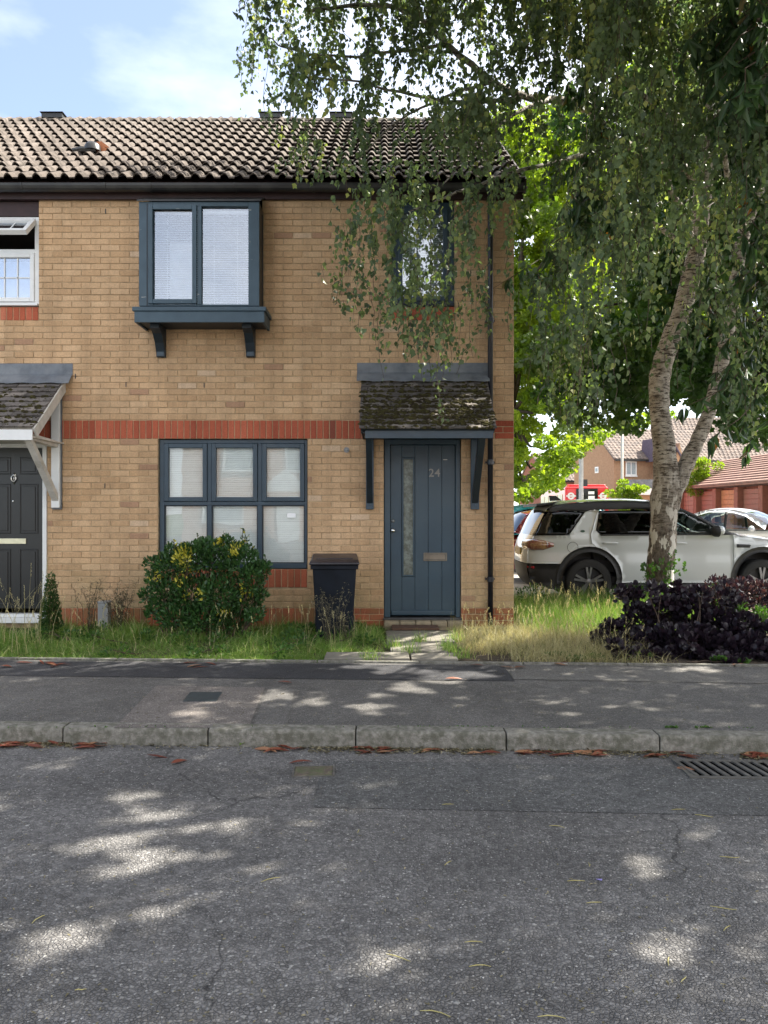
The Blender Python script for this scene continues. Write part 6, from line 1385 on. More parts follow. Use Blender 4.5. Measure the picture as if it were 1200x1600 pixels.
for s_, (px_, py_, D, ct) in enumerate(CLU):
    p = at(px_, py_, D); L = random.uniform(0.18, 0.62) if random.random() < 0.8 else random.uniform(0.6, 0.95); n_ = int(L / 0.026)
    out = Vector((random.gauss(-0.12, 0.42), random.gauss(-0.10, 0.42), 0))
    cluster = ct + random.gauss(0, 0.1); pts = []; ph = random.uniform(0, 6)
    for i in range(n_):
        t = i / n_; q_ = p + out * (L * (t * 0.9 - 0.45 * t * t)) + Vector((0.012 * math.sin(ph + i * 0.7), 0.012 * math.cos(ph + i * 0.5), -L * t * (0.45 + 0.55 * t)))
        pts.append(q_)
    A_ = np.array([tuple(q_) for q_ in pts]); ppx, ppy = proj_px(A_); dd = dens(ppx, ppy); okh = in_front_of_house(A_)
    good = [i for i in range(n_) if okh[i] and dd[i] > 0.02]
    if len(good) < 4: continue
    cut = good[-1] + 1
    for i in range(cut):
        if not okh[i] or random.random() > min(1.0, 0.45 + dd[i]): continue
        for k_ in (1, 2) if random.random() < 0.4 else (1,):
            dv = Vector((random.gauss(0, 0.5), random.gauss(0, 0.5), random.gauss(-0.95, 0.35)))
            pp_ = pts[i] + Vector((random.gauss(0, 0.022), random.gauss(0, 0.022), random.gauss(-0.01, 0.01)))
            LP.append(tuple(pp_)); LD.append(tuple(dv)); LT.append(0.45 + cluster + random.gauss(0, 0.16) + (0.35 if random.random() < 0.04 else 0)); LS.append(random.uniform(0.042, 0.074))
    if cut > 4 and okh[:cut].all() and s_ % 3: tw.tube([pts[k_] for k_ in range(0, cut, 4)] + [pts[cut - 1]] if (cut - 1) % 4 else [pts[k_] for k_ in range(0, cut, 4)], 0.0028, 3, cap=False)
# long lone strands hanging before wall and porch
for px_, y0_, y1_, D in ((690, 540, 668, 7.8), (683, 500, 640, 7.7), (590, 460, 590, 7.7), (640, 480, 560, 7.6), (665, 480, 590, 7.7), (732, 440, 560, 7.8), (745, 400, 520, 7.8), (792, 420, 530, 7.6), (760, 380, 520, 7.6),
                         (418, 60, 200, 7.3), (400, 30, 110, 7.3), (440, 120, 205, 7.4), (478, 150, 258, 7.4), (484, 160, 262, 7.3), (472, 150, 250, 7.5), (605, 440, 520, 7.6), (560, 380, 470, 7.6), (548, 340, 430, 7.5), (700, 480, 570, 7.7), (715, 470, 560, 7.7)):
    a, b_ = at(px_, y0_, D), at(px_ + random.uniform(-8, 8), y1_, D - 0.1); L = (a - b_).length; n_ = int(L / 0.03); pts = []
    for i in range(n_ + 1):
        t = i / n_; q_ = a.lerp(b_, t) + Vector((0.02 * math.sin(i * 0.25), 0.01 * math.cos(i * 0.4), 0)); pts.append(q_)
        for k_ in range(random.choice([0, 1, 1, 2])):
            LP.append(tuple(q_ + Vector((random.gauss(0, 0.03), random.gauss(0, 0.03), 0)))); LD.append((random.gauss(0, 0.5), random.gauss(0, 0.5), -0.9)); LT.append(random.gauss(0.6, 0.2)); LS.append(random.uniform(0.038, 0.058))
    tw.tube(pts, 0.0022, 3, cap=False)
LP = np.array(LP); LD = np.array(LD); LT = np.clip(np.array(LT), 0, 1); LS = np.array(LS)
kk = keep(LP, 1.0); LP, LD, LT, LS = LP[kk], LD[kk], LT[kk], LS[kk]
print('birch leaves', len(LP))
leaves('crown', LP, LD, LS, LS * 0.82, LT, 'birch', M_LBIRCH, birch, 'stuff', roll=1.0)
tw.build('twigs', M_TWIG, birch)['kind'] = 'stuff'
# yellow catkins
ck = MB()
for i in range(260):
    px_, py_ = random.uniform(880, 1200), random.uniform(120, 560); p = at(px_, py_, random.uniform(6.5, 8)); ck.tube([p, p + Vector((0.004, 0, -0.02)), p + Vector((0, 0, -0.045))], [0.003, 0.005, 0.002], 5)
ck.build('catkins', simple('catkin', (0.30, 0.30, 0.10), 0.8, bmp=0), birch)['kind'] = 'stuff'

def clump_crown(name, clumps, N, size, shape, mat, parent, wid=0.8, filt=None, sh=0.5, droop=0.3, tone_amp=0.2):
    """clumps: (centre, radii) ; leaves fill each clump's volume with a bias to its shell"""
    vol = np.array([c[1][0] * c[1][1] * c[1][2] for c in clumps]) ** 0.8; vol /= vol.sum()
    idx = rng.choice(len(clumps), N, p=vol)
    C = np.array([tuple(c[0]) for c in clumps])[idx]; Rr = np.array([tuple(c[1]) for c in clumps])[idx]
    d = rng.normal(size=(N, 3)); d /= np.linalg.norm(d, axis=1, keepdims=True)
    r_ = rng.uniform(0, 1, N) ** (1 / 3.0); r_ = r_ * (1 - sh) + sh * (0.75 + 0.25 * rng.uniform(0, 1, N))
    P = C + d * r_[:, None] * Rr
    tn = rng.normal(0.5, 0.13, N) + (rng.normal(0, tone_amp, len(clumps)))[idx]
    Dr = d * 0.5 + rng.normal(size=(N, 3)) * 0.5; Dr[:, 2] -= droop
    ok = keep(P) 
    if filt is not None: ok &= filt(P)
    P, Dr, tn = P[ok], Dr[ok], np.clip(tn[ok], 0, 0.985)
    sz = rng.uniform(0.75, 1.15, len(P)) * size
    return leaves(name, P, Dr, sz, sz * wid, tn, shape, mat, parent, 'stuff')

# --- long-leaved tree at the right whose crown reaches over the street
lt = empty('broadleaf_tree', (0, 0, 0), label='dark tree with long drooping leaves whose branches enter at the right edge', cat='tree')
mb = MB(); base = Vector((6.9, -2.0, 0.0))
mb.tube(jitter_path([base, base + Vector((-0.1, 0, 2.5)), base + Vector((-0.3, -0.2, 4.5)), base + Vector((-0.6, -0.6, 7.5)), base + Vector((-0.9, -1.0, 10))], 0.02, 4), list(np.linspace(0.28, 0.06, 17)), 12)
for e in ((3.2, -4.2, 7.4), (2.0, -6.0, 7.8), (4.5, -6.5, 8.2), (5.5, 1.0, 7.5), (1.6, -3.6, 8.5), (3.5, 0.2, 7.6), (0.6, -5.2, 8.6)):
    e = Vector(e); s0v = base + Vector((-0.3, -0.3, 4.6 + random.uniform(0, 1.5))); mb.tube(jitter_path([s0v, s0v.lerp(e, 0.4) + Vector((0, 0, 0.9)), s0v.lerp(e, 0.75) + Vector((0, 0, 0.5)), e], 0.03, 3), list(np.linspace(0.11, 0.02, 10)), 7)
mb.build('trunk', M_BARK, lt, smooth=True)
def outside_top(P):                                  # keeps the shading canopy unseen
    D = P[:, 1] - CY; return ((P[:, 2] - CZ) > 0.70 * np.maximum(D, 0.3)) | (P[:, 0] > 0.56 * np.maximum(D, 0.3))
cl = []
for i in range(16 * 12):
    # an even canopy over the street, unseen, placed along sun rays to shade it
    gx_, gy_ = -6.2 + (i % 16 + random.uniform(0.1, 0.9)) * 0.76, -9.0 + (i // 16 + random.uniform(0.1, 0.9)) * 0.66; h_ = random.uniform(5.6, 7.6)
    t = h_ / S.z; c_ = Vector((gx_, gy_, 0)) + S * t; r_ = random.uniform(0.65, 0.85); cl.append((c_, (r_, r_, r_ * 0.5)))
def bay_clear(P):                                    # unseen crown cut open opposite the upper windows, so the panes mirror sky
    my = 2 * FY - CY; k_ = (my - FY) / np.maximum(my - P[:, 1], 0.1); X_ = P[:, 0] * k_; Z_ = CZ + (P[:, 2] - CZ) * k_
    return ~(((X_ > bx0) & (X_ < bx1) & (Z_ > bz0) & (Z_ < bz1 + 0.1)) | ((X_ > rx0) & (X_ < rx1) & (Z_ > rz0) & (Z_ < rz1)))
clump_crown('crown', cl, 130000, 0.15, 'long', M_LLONG, lt, 0.36, lambda P: outside_top(P) & bay_clear(P), droop=0.8)
# hanging sprays of long leaves inside the picture
def sprays(name, spec, parent, mat, size, wid, per=22, shape='long'):
    P_ = []; Dd = []; T = []; tws = MB()
    for (px_, py_, D, n_) in spec:
        for k_ in range(n_):
            c_ = at(px_ + random.gauss(0, 22), py_ + random.gauss(0, 22), D + random.gauss(0, 0.3)); tip = c_ + Vector((random.gauss(-0.1, 0.15), random.gauss(-0.1, 0.15), -0.25)); tws.tube([c_ + Vector((0.15, 0.1, 0.12)), c_, tip], [0.006, 0.005, 0.002], 4)
            for j in range(per // 2):
                t = random.random(); q_ = c_.lerp(tip, t)
                P_.append(tuple(q_)); Dd.append((random.gauss(0, 0.45), random.gauss(0, 0.45), -1.0)); T.append(random.gauss(0.5, 0.2))
    T = np.clip(T, 0, 0.98); T[::97] = 1.0
    P_ = np.array(P_); Dd = np.array(Dd); T = np.array(T); kk_ = keep(P_); P_, Dd, T = P_[kk_], Dd[kk_], T[kk_]; sz = rng.uniform(0.8, 1.2, len(P_)) * size
    leaves(name, P_, Dd, sz, sz * wid, T, shape, mat, parent, 'stuff', roll=0.7); tws.build(name + '_twigs', M_TWIG, parent)['kind'] = 'stuff'
sprays('leaf_sprays', [(930, 40, 8.2, 6), (975, 70, 8.4, 6), (945, 120, 8.3, 6), (900, 110, 8.4, 5), (985, 175, 8.4, 4), (930, 290, 8.0, 8), (960, 320, 8.2, 6), (900, 310, 8.1, 5), (915, 350, 8.2, 4), (1000, 300, 8.2, 4), (860, 420, 8.6, 4),
        (1150, 50, 6.6, 10), (1185, 110, 6.2, 12), (1190, 60, 6.2, 10), (1170, 20, 6.4, 9), (1180, 180, 6.6, 9), (1195, 240, 6.6, 8), (1110, 470, 8.4, 5), (1160, 500, 8.4, 8), (1185, 420, 8.0, 9), (1190, 560, 8.2, 9), (1175, 600, 8.4, 7), (1130, 440, 8.4, 5), (1200, 350, 7.6, 8), (1150, 580, 9, 5), (1110, 330, 8, 3), (1195, 300, 7.5, 5), (1190, 640, 9, 3)], lt, M_LLONG, 0.17, 0.3)

# --- dark tree behind the car, right
def ell(px_, py_, D, rpx, rpy, rd): return (at(px_, py_, D), (rpx * D / F, rd, rpy * D / F))
dk_ = empty('broadleaf_tree', (0, 0, 0), label='dense dark green tree standing behind the white car and birch', cat='tree')
mb = MB(); mb.tube(jitter_path([at(1262, 812, 17.5) + Vector((0, 0, -1.4)), at(1258, 700, 17.5), at(1235, 560, 17), at(1200, 380, 16.5), at(1180, 200, 16)], 0.02, 4), list(np.linspace(0.3, 0.12, 17)), 12)
for q_ in ((1000, 560, 15.5), (1080, 480, 15), (930, 480, 15), (900, 560, 15.5), (1120, 600, 16), (1010, 350, 15.5), (1080, 160, 16)): mb.tube(jitter_path([at(1235, 560, 17), at((q_[0] + 1235) / 2, q_[1] - 10, 16.2), at(*q_)], 0.04, 4), list(np.linspace(0.10, 0.02, 9)), 6)
mb.build('trunk', M_BARK, dk_, smooth=True)
cl = []
for i in range(230):
    px_ = random.uniform(845, 1290); py_ = random.uniform(-60, 640)
    lo_ = np.interp(px_, [830, 870, 920, 1000, 1060, 1100, 1150, 1200, 1300], [520, 610, 640, 640, 615, 625, 655, 670, 670])
    if py_ > lo_ - 20: py_ = lo_ - random.uniform(25, 60)
    if px_ < 1000 and -80 < py_ < 520 and random.random() < 0.9: continue
    if px_ < 1000 and random.random() < 0.3: continue
    cl.append(ell(px_, py_, random.uniform(13, 17), random.uniform(35, 60), random.uniform(22, 40), random.uniform(0.4, 0.9)))
for px_, py_ in ((1130, 655), (1165, 672), (1195, 685), (1150, 640), (1185, 655), (1215, 670), (880, 640), (915, 655), (950, 650), (985, 662), (860, 610)): cl.append(ell(px_, py_, random.uniform(14, 15.5), 26, 16, 0.4))
clump_crown('crown', cl, 80000, 0.12, 'lobed', M_LDARK, dk_, 0.95, sh=0.35, tone_amp=0.22)

# --- sunlit maples behind
mp_ = empty('maple_tree', (0, 0, 0), label='sunlit yellow-green tree behind the parked cars right of the house corner', cat='tree')
mb = MB(); mb.tube(jitter_path([at(788, 812, 24) + Vector((0, 0, -1.4)), at(788, 700, 24), at(800, 560, 24), at(815, 400, 24)], 0.03, 4), list(np.linspace(0.28, 0.1, 13)), 12)
for q_ in ((850, 690, 22), (870, 610, 22.5), (830, 740, 22), (880, 420, 24), (840, 300, 24), (860, 640, 23), (820, 650, 21.5), (845, 720, 22.5)): mb.tube(jitter_path([at(800, 640, 24), at((q_[0] + 800) / 2, q_[1] + 5, 23.3), at(*q_)], 0.04, 4), list(np.linspace(0.07, 0.012, 9)), 6)
mb.build('trunk', M_BARK, mp_, smooth=True)
cl = []
for i in range(230):
    px_ = random.uniform(770, 940); py_ = random.uniform(180, 770)
    hi_ = np.interp(py_, [180, 400, 560, 640, 700, 740, 770], [970, 960, 930, 905, 900, 880, 845])
    if px_ > hi_: continue
    cl.append(ell(px_, py_, random.uniform(21, 26), random.uniform(14, 28), random.uniform(8, 16), random.uniform(0.4, 1.0)))
for px_, py_ in ((870, 700), (850, 690), (890, 705), (905, 700), (855, 715), (875, 718), (925, 688), (885, 730), (862, 742), (845, 756), (830, 768), (815, 775), (900, 690), (940, 675), (975, 665), (1010, 655), (1035, 650)): cl.append(ell(px_, py_, random.uniform(19, 21), 18, 9, 0.4))
clump_crown('crown', cl, 62000, 0.13, 'lobed', M_LMAPLE, mp_, 0.95, sh=0.3, droop=0.1)
mp2_ = empty('maple_tree', (0, 0, 0), label='tall pale green tree far behind the birch, seen through its gaps', cat='tree')
mb = MB(); mb.tube([at(1034, 800, 34) + Vector((0, 0, -1.4)), at(1034, 700, 34), at(1040, 400, 34), at(1060, 100, 34)], [0.3, 0.28, 0.25, 0.15], 10); mb.build('trunk', M_BARK, mp2_)
cl = [ell(random.uniform(800, 1250), random.uniform(-20, 590), random.uniform(30, 36), random.uniform(25, 45), random.uniform(16, 30), 1.4) for i in range(210)]
cl = [c_ for c_ in cl if not (proj_px(np.array([tuple(c_[0])]))[0][0] < 985 and proj_px(np.array([tuple(c_[0])]))[1][0] < 190)]
clump_crown('crown', cl, 70000, 0.2, 'lobed', M_LMAPLE, mp2_, 0.95, sh=0.3, droop=0.1)

def bush(name, label, cat, clumps, N, size, shape, mat, wid=0.8, group=None, up=0.5, tonef=None, roll=1.0, sh=0.6, stems=12, base=None):
    e = empty(name, (0, 0, 0), label=label, cat=cat, group=group)
    vol = np.array([c[1][0] * c[1][1] * c[1][2] for c in clumps]) ** 0.75; vol /= vol.sum(); idx = rng.choice(len(clumps), N, p=vol)
    C = np.array([tuple(c[0]) for c in clumps])[idx]; Rr = np.array([tuple(c[1]) for c in clumps])[idx]
    d = rng.normal(size=(N, 3)); d /= np.linalg.norm(d, axis=1, keepdims=True)
    r_ = rng.uniform(0, 1, N) ** 0.5; r_ = r_ * (1 - sh) + sh * (0.8 + 0.2 * rng.uniform(0, 1, N))
    P = C + d * r_[:, None] * Rr; P[:, 2] = np.maximum(P[:, 2], Z_BED + 0.02)
    Dr = d * 0.8 + rng.normal(size=(N, 3)) * 0.35; Dr[:, 2] += up
    tn = np.clip(rng.normal(0.45, 0.17, N), 0, 0.82)
    if tonef is not None: tn = tonef(P, tn)
    sz = rng.uniform(0.7, 1.2, N) * size
    leaves('foliage', P, Dr, sz, sz * wid, tn, shape, mat, e, 'stuff', roll=roll)
    mb = MB(); cc = np.mean([np.array(c[0]) for c in clumps], axis=0)
    for i in range(stems):
        c = random.choice(clumps); b0 = Vector((c[0][0] * 0.6 + cc[0] * 0.4 + random.gauss(0, 0.04), c[0][1] * 0.6 + cc[1] * 0.4, Z_BED)); mb.tube(jitter_path([b0, b0.lerp(Vector(c[0]), 0.5), Vector(c[0]) + Vector((random.gauss(0, 0.05), random.gauss(0, 0.05), c[1][2] * 0.6))], 0.01, 3), list(np.linspace(0.010, 0.003, 7)), 5)
    mb.build('stems', M_TWIG, e)['kind'] = 'stuff'
    return e
# far shrubs
for nm, lab, px_, py_, D, a in (('shrub', 'bright yellow-green shrub between the bus and the birch trunk', 985, 768, 40, (19, 14)), ('shrub', 'pale green shrub seen through the birch fork by the garages', 1092, 738, 47, (20, 22))):
    cl = [ell(px_ + random.gauss(0, a[0] * .6), py_ + random.gauss(0, a[1] * .6), D, a[0] * 0.33, a[1] * 0.3, 0.6) for i in range(16)] + [ell(px_, py_ + 22, D, a[0], 18, 0.8)]
    bush(nm, lab, 'shrub', cl, 3500, 0.13, 'oval', M_LMAPLE, 0.7)

# --- evergreen shrub with yellow patches under the window
DSH = 8.35
cl = []
for px_, py_, rx, ry_ in ((265, 885, 24, 22), (300, 872, 28, 24), (340, 872, 30, 26), (380, 878, 26, 26), (395, 905, 20, 24), (260, 925, 26, 26), (300, 925, 34, 34), (345, 925, 36, 34), (385, 940, 24, 26), (275, 962, 26, 22), (320, 965, 34, 26), (365, 965, 26, 24), (240, 905, 9, 16), (322, 855, 20, 14), (370, 862, 18, 14), (290, 862, 12, 12), (236, 880, 8, 10), (412, 890, 9, 14), (408, 930, 9, 10), (228, 930, 7, 12), (352, 848, 9, 10), (268, 860, 8, 9), (398, 960, 14, 12), (240, 955, 12, 14)):
    cl.append((at(px_, py_, DSH + random.uniform(-0.1, 0.12)), (rx * DSH / F, 0.20 + rx * 0.003, ry_ * DSH / F)))
YEL = [(at(292, 870, DSH), 0.13), (at(283, 905, DSH), 0.09), (at(250, 900, DSH), 0.07), (at(318, 928, DSH), 0.08), (at(372, 858, DSH), 0.08), (at(345, 850, DSH), 0.05), (at(386, 925, DSH), 0.09), (at(296, 930, DSH), 0.05), (at(352, 958, DSH), 0.06), (at(300, 890, DSH), 0.06)]
def ytone(P, tn):
    px_, py_ = proj_px(P)
    for c, r_ in YEL:
        m_ = (np.hypot(P[:, 0] - c.x, (P[:, 2] - c.z)) < r_ * rng.uniform(0.3, 1.15, len(P))) & (P[:, 1] < c.y + 0.05) & (rng.uniform(0, 1, len(P)) < 0.75)
        tn[m_] = rng.uniform(0.9, 1.0, m_.sum())
    return tn
cl3 = [(Vector((random.uniform(-4.6, -0.2), random.uniform(-2.1, -0.3), Z_BED + 0.05)), (random.uniform(0.06, 0.16), random.uniform(0.06, 0.14), random.uniform(0.04, 0.11))) for _ in range(34)]
bush('ground_weed', 'low broad-leaved green weeds scattered through the front grass left of the path', 'weed', cl3, 2600, 0.038, 'oval', M_LHERB, 0.6, stems=20)
es = bush('evergreen_shrub', 'rounded dark green shrub with yellow leaf patches below the wide blue window', 'shrub', cl, 10500, 0.048, 'oval', M_LEUON, 0.55, tonef=ytone, up=0.7, stems=26, sh=0.25)
# upright shoots
P_ = []; Dd = []; T = []; stm = MB()
for px_, py0_, py1_ in ((261, 862, 848), (275, 860, 845), (311, 860, 836), (350, 858, 832), (347, 862, 838), (378, 850, 826), (383, 862, 838), (384, 858, 828), (365, 860, 842), (335, 862, 850), (395, 868, 852), (300, 862, 850), (250, 875, 862), (412, 880, 868), (285, 862, 852), (325, 858, 847)):
    a, b_ = at(px_, py0_ + 8, DSH), at(px_ + random.uniform(-4, 4), py1_, DSH); stm.tube([a, b_], [0.004, 0.002], 5)
    for i in range(14):
        t = i / 13; q_ = a.lerp(b_, t); P_.append(tuple(q_)); Dd.append((random.gauss(0, 0.8), random.gauss(0, 0.8), 0.9)); T.append(random.uniform(0.3, 0.8) if random.random() < 0.8 else 0.93)
leaves('shoots', P_, Dd, rng.uniform(0.03, 0.048, len(P_)), 0.022, T, 'oval', M_LEUON, es, 'stuff'); stm.build('shoot_stems', M_TWIG, es)['kind'] = 'stuff'

# --- small conical evergreen by the black door
cl = [(at(79, 975 - i * 10, 8.45), ((19 - i * 1.9) / 142, (19 - i * 1.9) / 142, 0.07)) for i in range(8)]
bush('conical_shrub', 'small dark conical evergreen beside the white frame of the black door', 'shrub', cl, 3200, 0.026, 'oval', M_LDARK, 0.5, stems=4)
# --- dry weeds near the wall
def weed(label, px_, D, h, n_, wpx, leafn=300, mat=M_DEADBUSH):
    e = empty('dry_weed', at(px_, 800, D) * 1.0, label=label, cat='weed'); b0 = Vector((0, 0, Z_BED - CZ)); mb = MB(); P_ = []; Dd = []
    for i in range(n_):
        ang = random.uniform(-1, 1); q1 = b0 + Vector((ang * wpx * D / F * 0.5, random.gauss(0, 0.05), h * random.uniform(0.35, 0.6))); q2 = b0 + Vector((ang * wpx * D / F, random.gauss(0, 0.08), h * random.uniform(0.6, 1.0)))
        pth = jitter_path([b0 + Vector((ang * 0.04, 0, 0)), q1, q2], 0.006, 4); mb.tube(pth, list(np.linspace(0.0035, 0.0012, len(pth))), 4)
        for q_ in pth[3:]:
            for k_ in range(2):
                r_ = q_ + Vector((random.gauss(0, 0.03), random.gauss(0, 0.03), random.gauss(0.02, 0.03))); mb.tube([q_, r_], 0.0012, 3)
                for m_ in range(max(1, leafn // (n_ * 12))): P_.append(tuple(r_ + Vector((random.gauss(0, 0.008), random.gauss(0, 0.008), random.gauss(0, 0.008))))); Dd.append((random.gauss(0, 1), random.gauss(0, 1), random.gauss(0.3, 1)))
    mb.build('stalks', M_DEADBUSH, e)['kind'] = 'stuff'
    leaves('seed_heads', P_, Dd, rng.uniform(0.010, 0.022, len(P_)), 0.010, rng.uniform(0.1, 1, len(P_)), 'oval', mat, e, 'stuff')
weed('dry brown weed with seed heads beside the grey utility box', 188, 8.6, 0.55, 26, 32, 900)
weed('thin dry weed reaching up the wall between conical shrub and utility box', 138, 8.6, 0.62, 12, 26, 300)
weed('pale dry flower stalks leaning in front of the wheelie bin', 515, 7.9, 0.62, 14, 34, 450)
weed('small dry stalks in front of the right side of the wheelie bin', 545, 8.0, 0.36, 8, 22, 160)

# --- purple shrub, herbs
cl = []
for px_, py_, D, r_ in ((960, 985, 8.0, 20), (1000, 965, 8.1, 26), (1040, 955, 8.2, 30), (1080, 960, 8.2, 30), (1010, 1005, 7.7, 28), (1050, 1000, 7.6, 32), (1095, 1000, 7.6, 30), (1130, 1010, 7.5, 26), (1160, 1020, 7.4, 20), (975, 1015, 7.7, 20), (1120, 970, 8.0, 24), (940, 1000, 7.9, 12), (1075, 1025, 7.3, 20), (1140, 985, 7.8, 20), (985, 930, 8.3, 14), (1110, 1040, 7.1, 15), (1150, 1042, 7.1, 12), (1180, 1035, 7.2, 14), (1060, 935, 8.4, 22)):
    cl.append((at(px_, py_, D), (r_ * D / F, 0.22, r_ * D / F * 0.8)))
bush('purple_shrub', 'low shrub of round dark purple leaves in front of the birch trunk', 'shrub', cl + [(at(px_, py_, D), (r_ * D / F, 0.2, r_ * D / F * 0.7)) for px_, py_, D, r_ in ((1175, 1005, 7.5, 22), (1195, 1020, 7.3, 20), (1160, 975, 7.9, 22), (1090, 930, 8.4, 18), (1030, 1030, 7.3, 16), (1130, 1045, 7.0, 14), (1210, 990, 7.7, 24))] + [(at(random.uniform(945, 1205), random.uniform(905, 945), random.uniform(7.8, 8.4)), (0.05, 0.05, random.uniform(0.05, 0.11))) for _ in range(16)] + [(at(random.uniform(925, 1190), random.uniform(1000, 1040), random.uniform(7.0, 7.5)), (0.08, 0.06, 0.06)) for _ in range(10)], 6400, 0.054, 'round', M_LPURP, 0.95, up=0.6, stems=30, roll=0.9, sh=0.35)
cl = [(at(random.uniform(1110, 1215), random.uniform(915, 960), random.uniform(8.3, 9.0)), (0.16, 0.18, 0.12)) for i in range(12)]
bush('purple_shrub', 'reddish purple shrub mixed with green at the right edge below the front wheel', 'shrub', cl, 2200, 0.045, 'oval', M_LPURP, 0.7, stems=16, tonef=lambda P, t: np.clip(t + 0.4, 0, 1))
cl = [(at(random.uniform(1120, 1210), random.uniform(930, 990), random.uniform(7.9, 8.5)), (0.12, 0.15, 0.10)) for i in range(9)]
bush('green_shrub', 'leafy mid green plant among the purple shrubs at the right edge', 'shrub', cl, 1500, 0.045, 'oval', M_LHERB, 0.6, stems=12)
cl = [(at(random.uniform(1012, 1062), random.uniform(880, 925), 10.85), (0.09, 0.08, 0.10)) for i in range(8)] + [(at(1015, 888, 10.9), (0.09, 0.05, 0.08)), (at(1052, 872, 10.9), (0.07, 0.05, 0.10))]
bush('climbing_ivy', 'small green ivy growing around the foot of the birch trunk', 'ivy', cl, 200, 0.05, 'lobed', M_LHERB, 0.9, stems=8)
cl = [(at(random.uniform(860, 1010), random.uniform(1022, 1036), random.uniform(7.05, 7.3)), (0.08, 0.08, 0.03)) for i in range(12)] + [(at(random.uniform(1100, 1190), random.uniform(1030, 1042), 6.95), (0.06, 0.05, 0.02)) for i in range(4)]
bush('ground_weed', 'low green weeds along the pavement edge before the purple shrub', 'weed', cl, 1100, 0.034, 'lobed', M_LHERB, 0.9, stems=8)
cl = [(at(random.uniform(830, 1180), random.uniform(925, 960), random.uniform(10.2, 11.3)), (0.25, 0.2, 0.14)) for i in range(20)]
bush('green_shrub', 'dark low greenery behind the purple shrub at the edge of the parking area', 'shrub', cl, 3500, 0.05, 'oval', M_LDARK, 0.6, stems=10)

# ------------------------------------------------------------------ grass
def field(n_, x0, x1, y0, y1, dfun=None):
    x = rng.uniform(x0, x1, n_); y = rng.uniform(y0, y1, n_)
    P = np.stack([x, y, np.full(n_, Z_BED)], 1)
    y_edge = Y_PB + 0.05 + KS * x
    ok = (y > y_edge)
    # leave the path, the step, the bin footprint free
    ok &= ~((x > PX(600, 8.5)) & (x < PX(705, 7.6) + 0.1) & (rng.uniform(0, 1, n_) < 0.93))
    ok &= ~((x > PX(506, 7.1)) & (x < PX(800, 7.1)) & (y < CY + 7.34) & (rng.uniform(0, 1, n_) < 0.96))
    bx_ = PX(523, DB); ok &= ~((abs(x - bx_) < 0.2) & (abs(y - (CY + DB)) < 0.2))
    if dfun is not None: ok &= rng.uniform(0, 1, n_) < dfun(x, y)
    return P[ok]
P = field(60000, -5.4, PX(600, 8), -2.3, -0.03, lambda x, y: np.clip(0.75 + 0.45 * np.sin(x * 3.1 + 1.3 * np.sin(y * 4)) * np.sin(y * 5.3 + x), 0.2, 1))
n_ = len(P); hgt = (0.75 + 0.45 * np.sin(P[:, 0] * 2.3 + 2 * np.sin(P[:, 1] * 3.1)) * np.cos(P[:, 0] * 5.1 + P[:, 1] * 2)) * rng.uniform(0.05, 0.16, n_) * (0.65 + 0.7 * rng.uniform(0, 1, n_) ** 3) * np.clip(0.6 + (P[:, 1] + 2.2) * 0.6, 0.6, 1.3)
tn = np.clip(rng.normal(0.45, 0.2, n_), 0, 0.9); dry = rng.uniform(0, 1, n_) < 0.10; tn[dry] = 1.0
blades('grass', P, hgt, rng.normal(0, 0.085, (n_, 2)) + np.array([0, -0.03]), np.full(n_, 0.0058), tn, M_GRASS)
P = field(6000, -5.4, PX(600, 8), -2.3, -1.85, None); P[:, 1] -= 0.03; n_ = len(P)
blades('grass', P, rng.uniform(0.04, 0.1, n_), rng.normal(0, 0.05, (n_, 2)) + np.array([0, -0.06]), np.full(n_, 0.005), np.clip(rng.normal(0.5, 0.2, n_), 0, 1), M_GRASS)
P = field(30000, PX(712, 8), 3.6, -2.25, 2.2, lambda x, y: np.where(y > -0.2, np.where(x > XR + 0.05, 0.8, 0), np.clip(1.25 - 1.3 * np.maximum(x - 1.7, 0), 0.0, 1)))
n_ = len(P); hgt = rng.uniform(0.07, 0.21, n_) * (0.7 + 0.8 * rng.uniform(0, 1, n_) ** 3)
blades('dry_grass', P, hgt, rng.normal(0, 0.115, (n_, 2)) + np.array([0, -0.03]), np.full(n_, 0.0045), np.clip(rng.normal(0.5, 0.28, n_) - (P[:, 1] > -0.3) * 0.2, 0, 1), M_STRAW)
P = field(9000, XR + 0.05, 4.2, -0.6, 2.4); n_ = len(P)
blades('grass', P, rng.uniform(0.1, 0.34, n_), rng.normal(0, 0.08, (n_, 2)), np.full(n_, 0.006), np.clip(rng.normal(0.35, 0.2, n_), 0, 0.9), M_GRASS)
# sparse tufts in the slab joints
P = np.array([(random.gauss(c, 0.05), random.gauss(d_, 0.04), 0.10) for c, d_ in [(PX(580, 7), CY + 6.98), (PX(640, 7.3), CY + 7.34), (PX(700, 7.4), CY + 7.4), (PX(722, 7), CY + 7.1), (PX(655, 8), CY + 7.9), (PX(615, 8), CY + 7.6), (PX(712, 8), CY + 8.0), (PX(700, 7.6), CY + 7.6)] for _ in range(90)])
n_ = len(P); blades('grass', P, rng.uniform(0.04, 0.17, n_), rng.normal(0, 0.05, (n_, 2)), np.full(n_, 0.005), np.clip(rng.normal(0.6, 0.25, n_), 0, 1), M_GRASS)
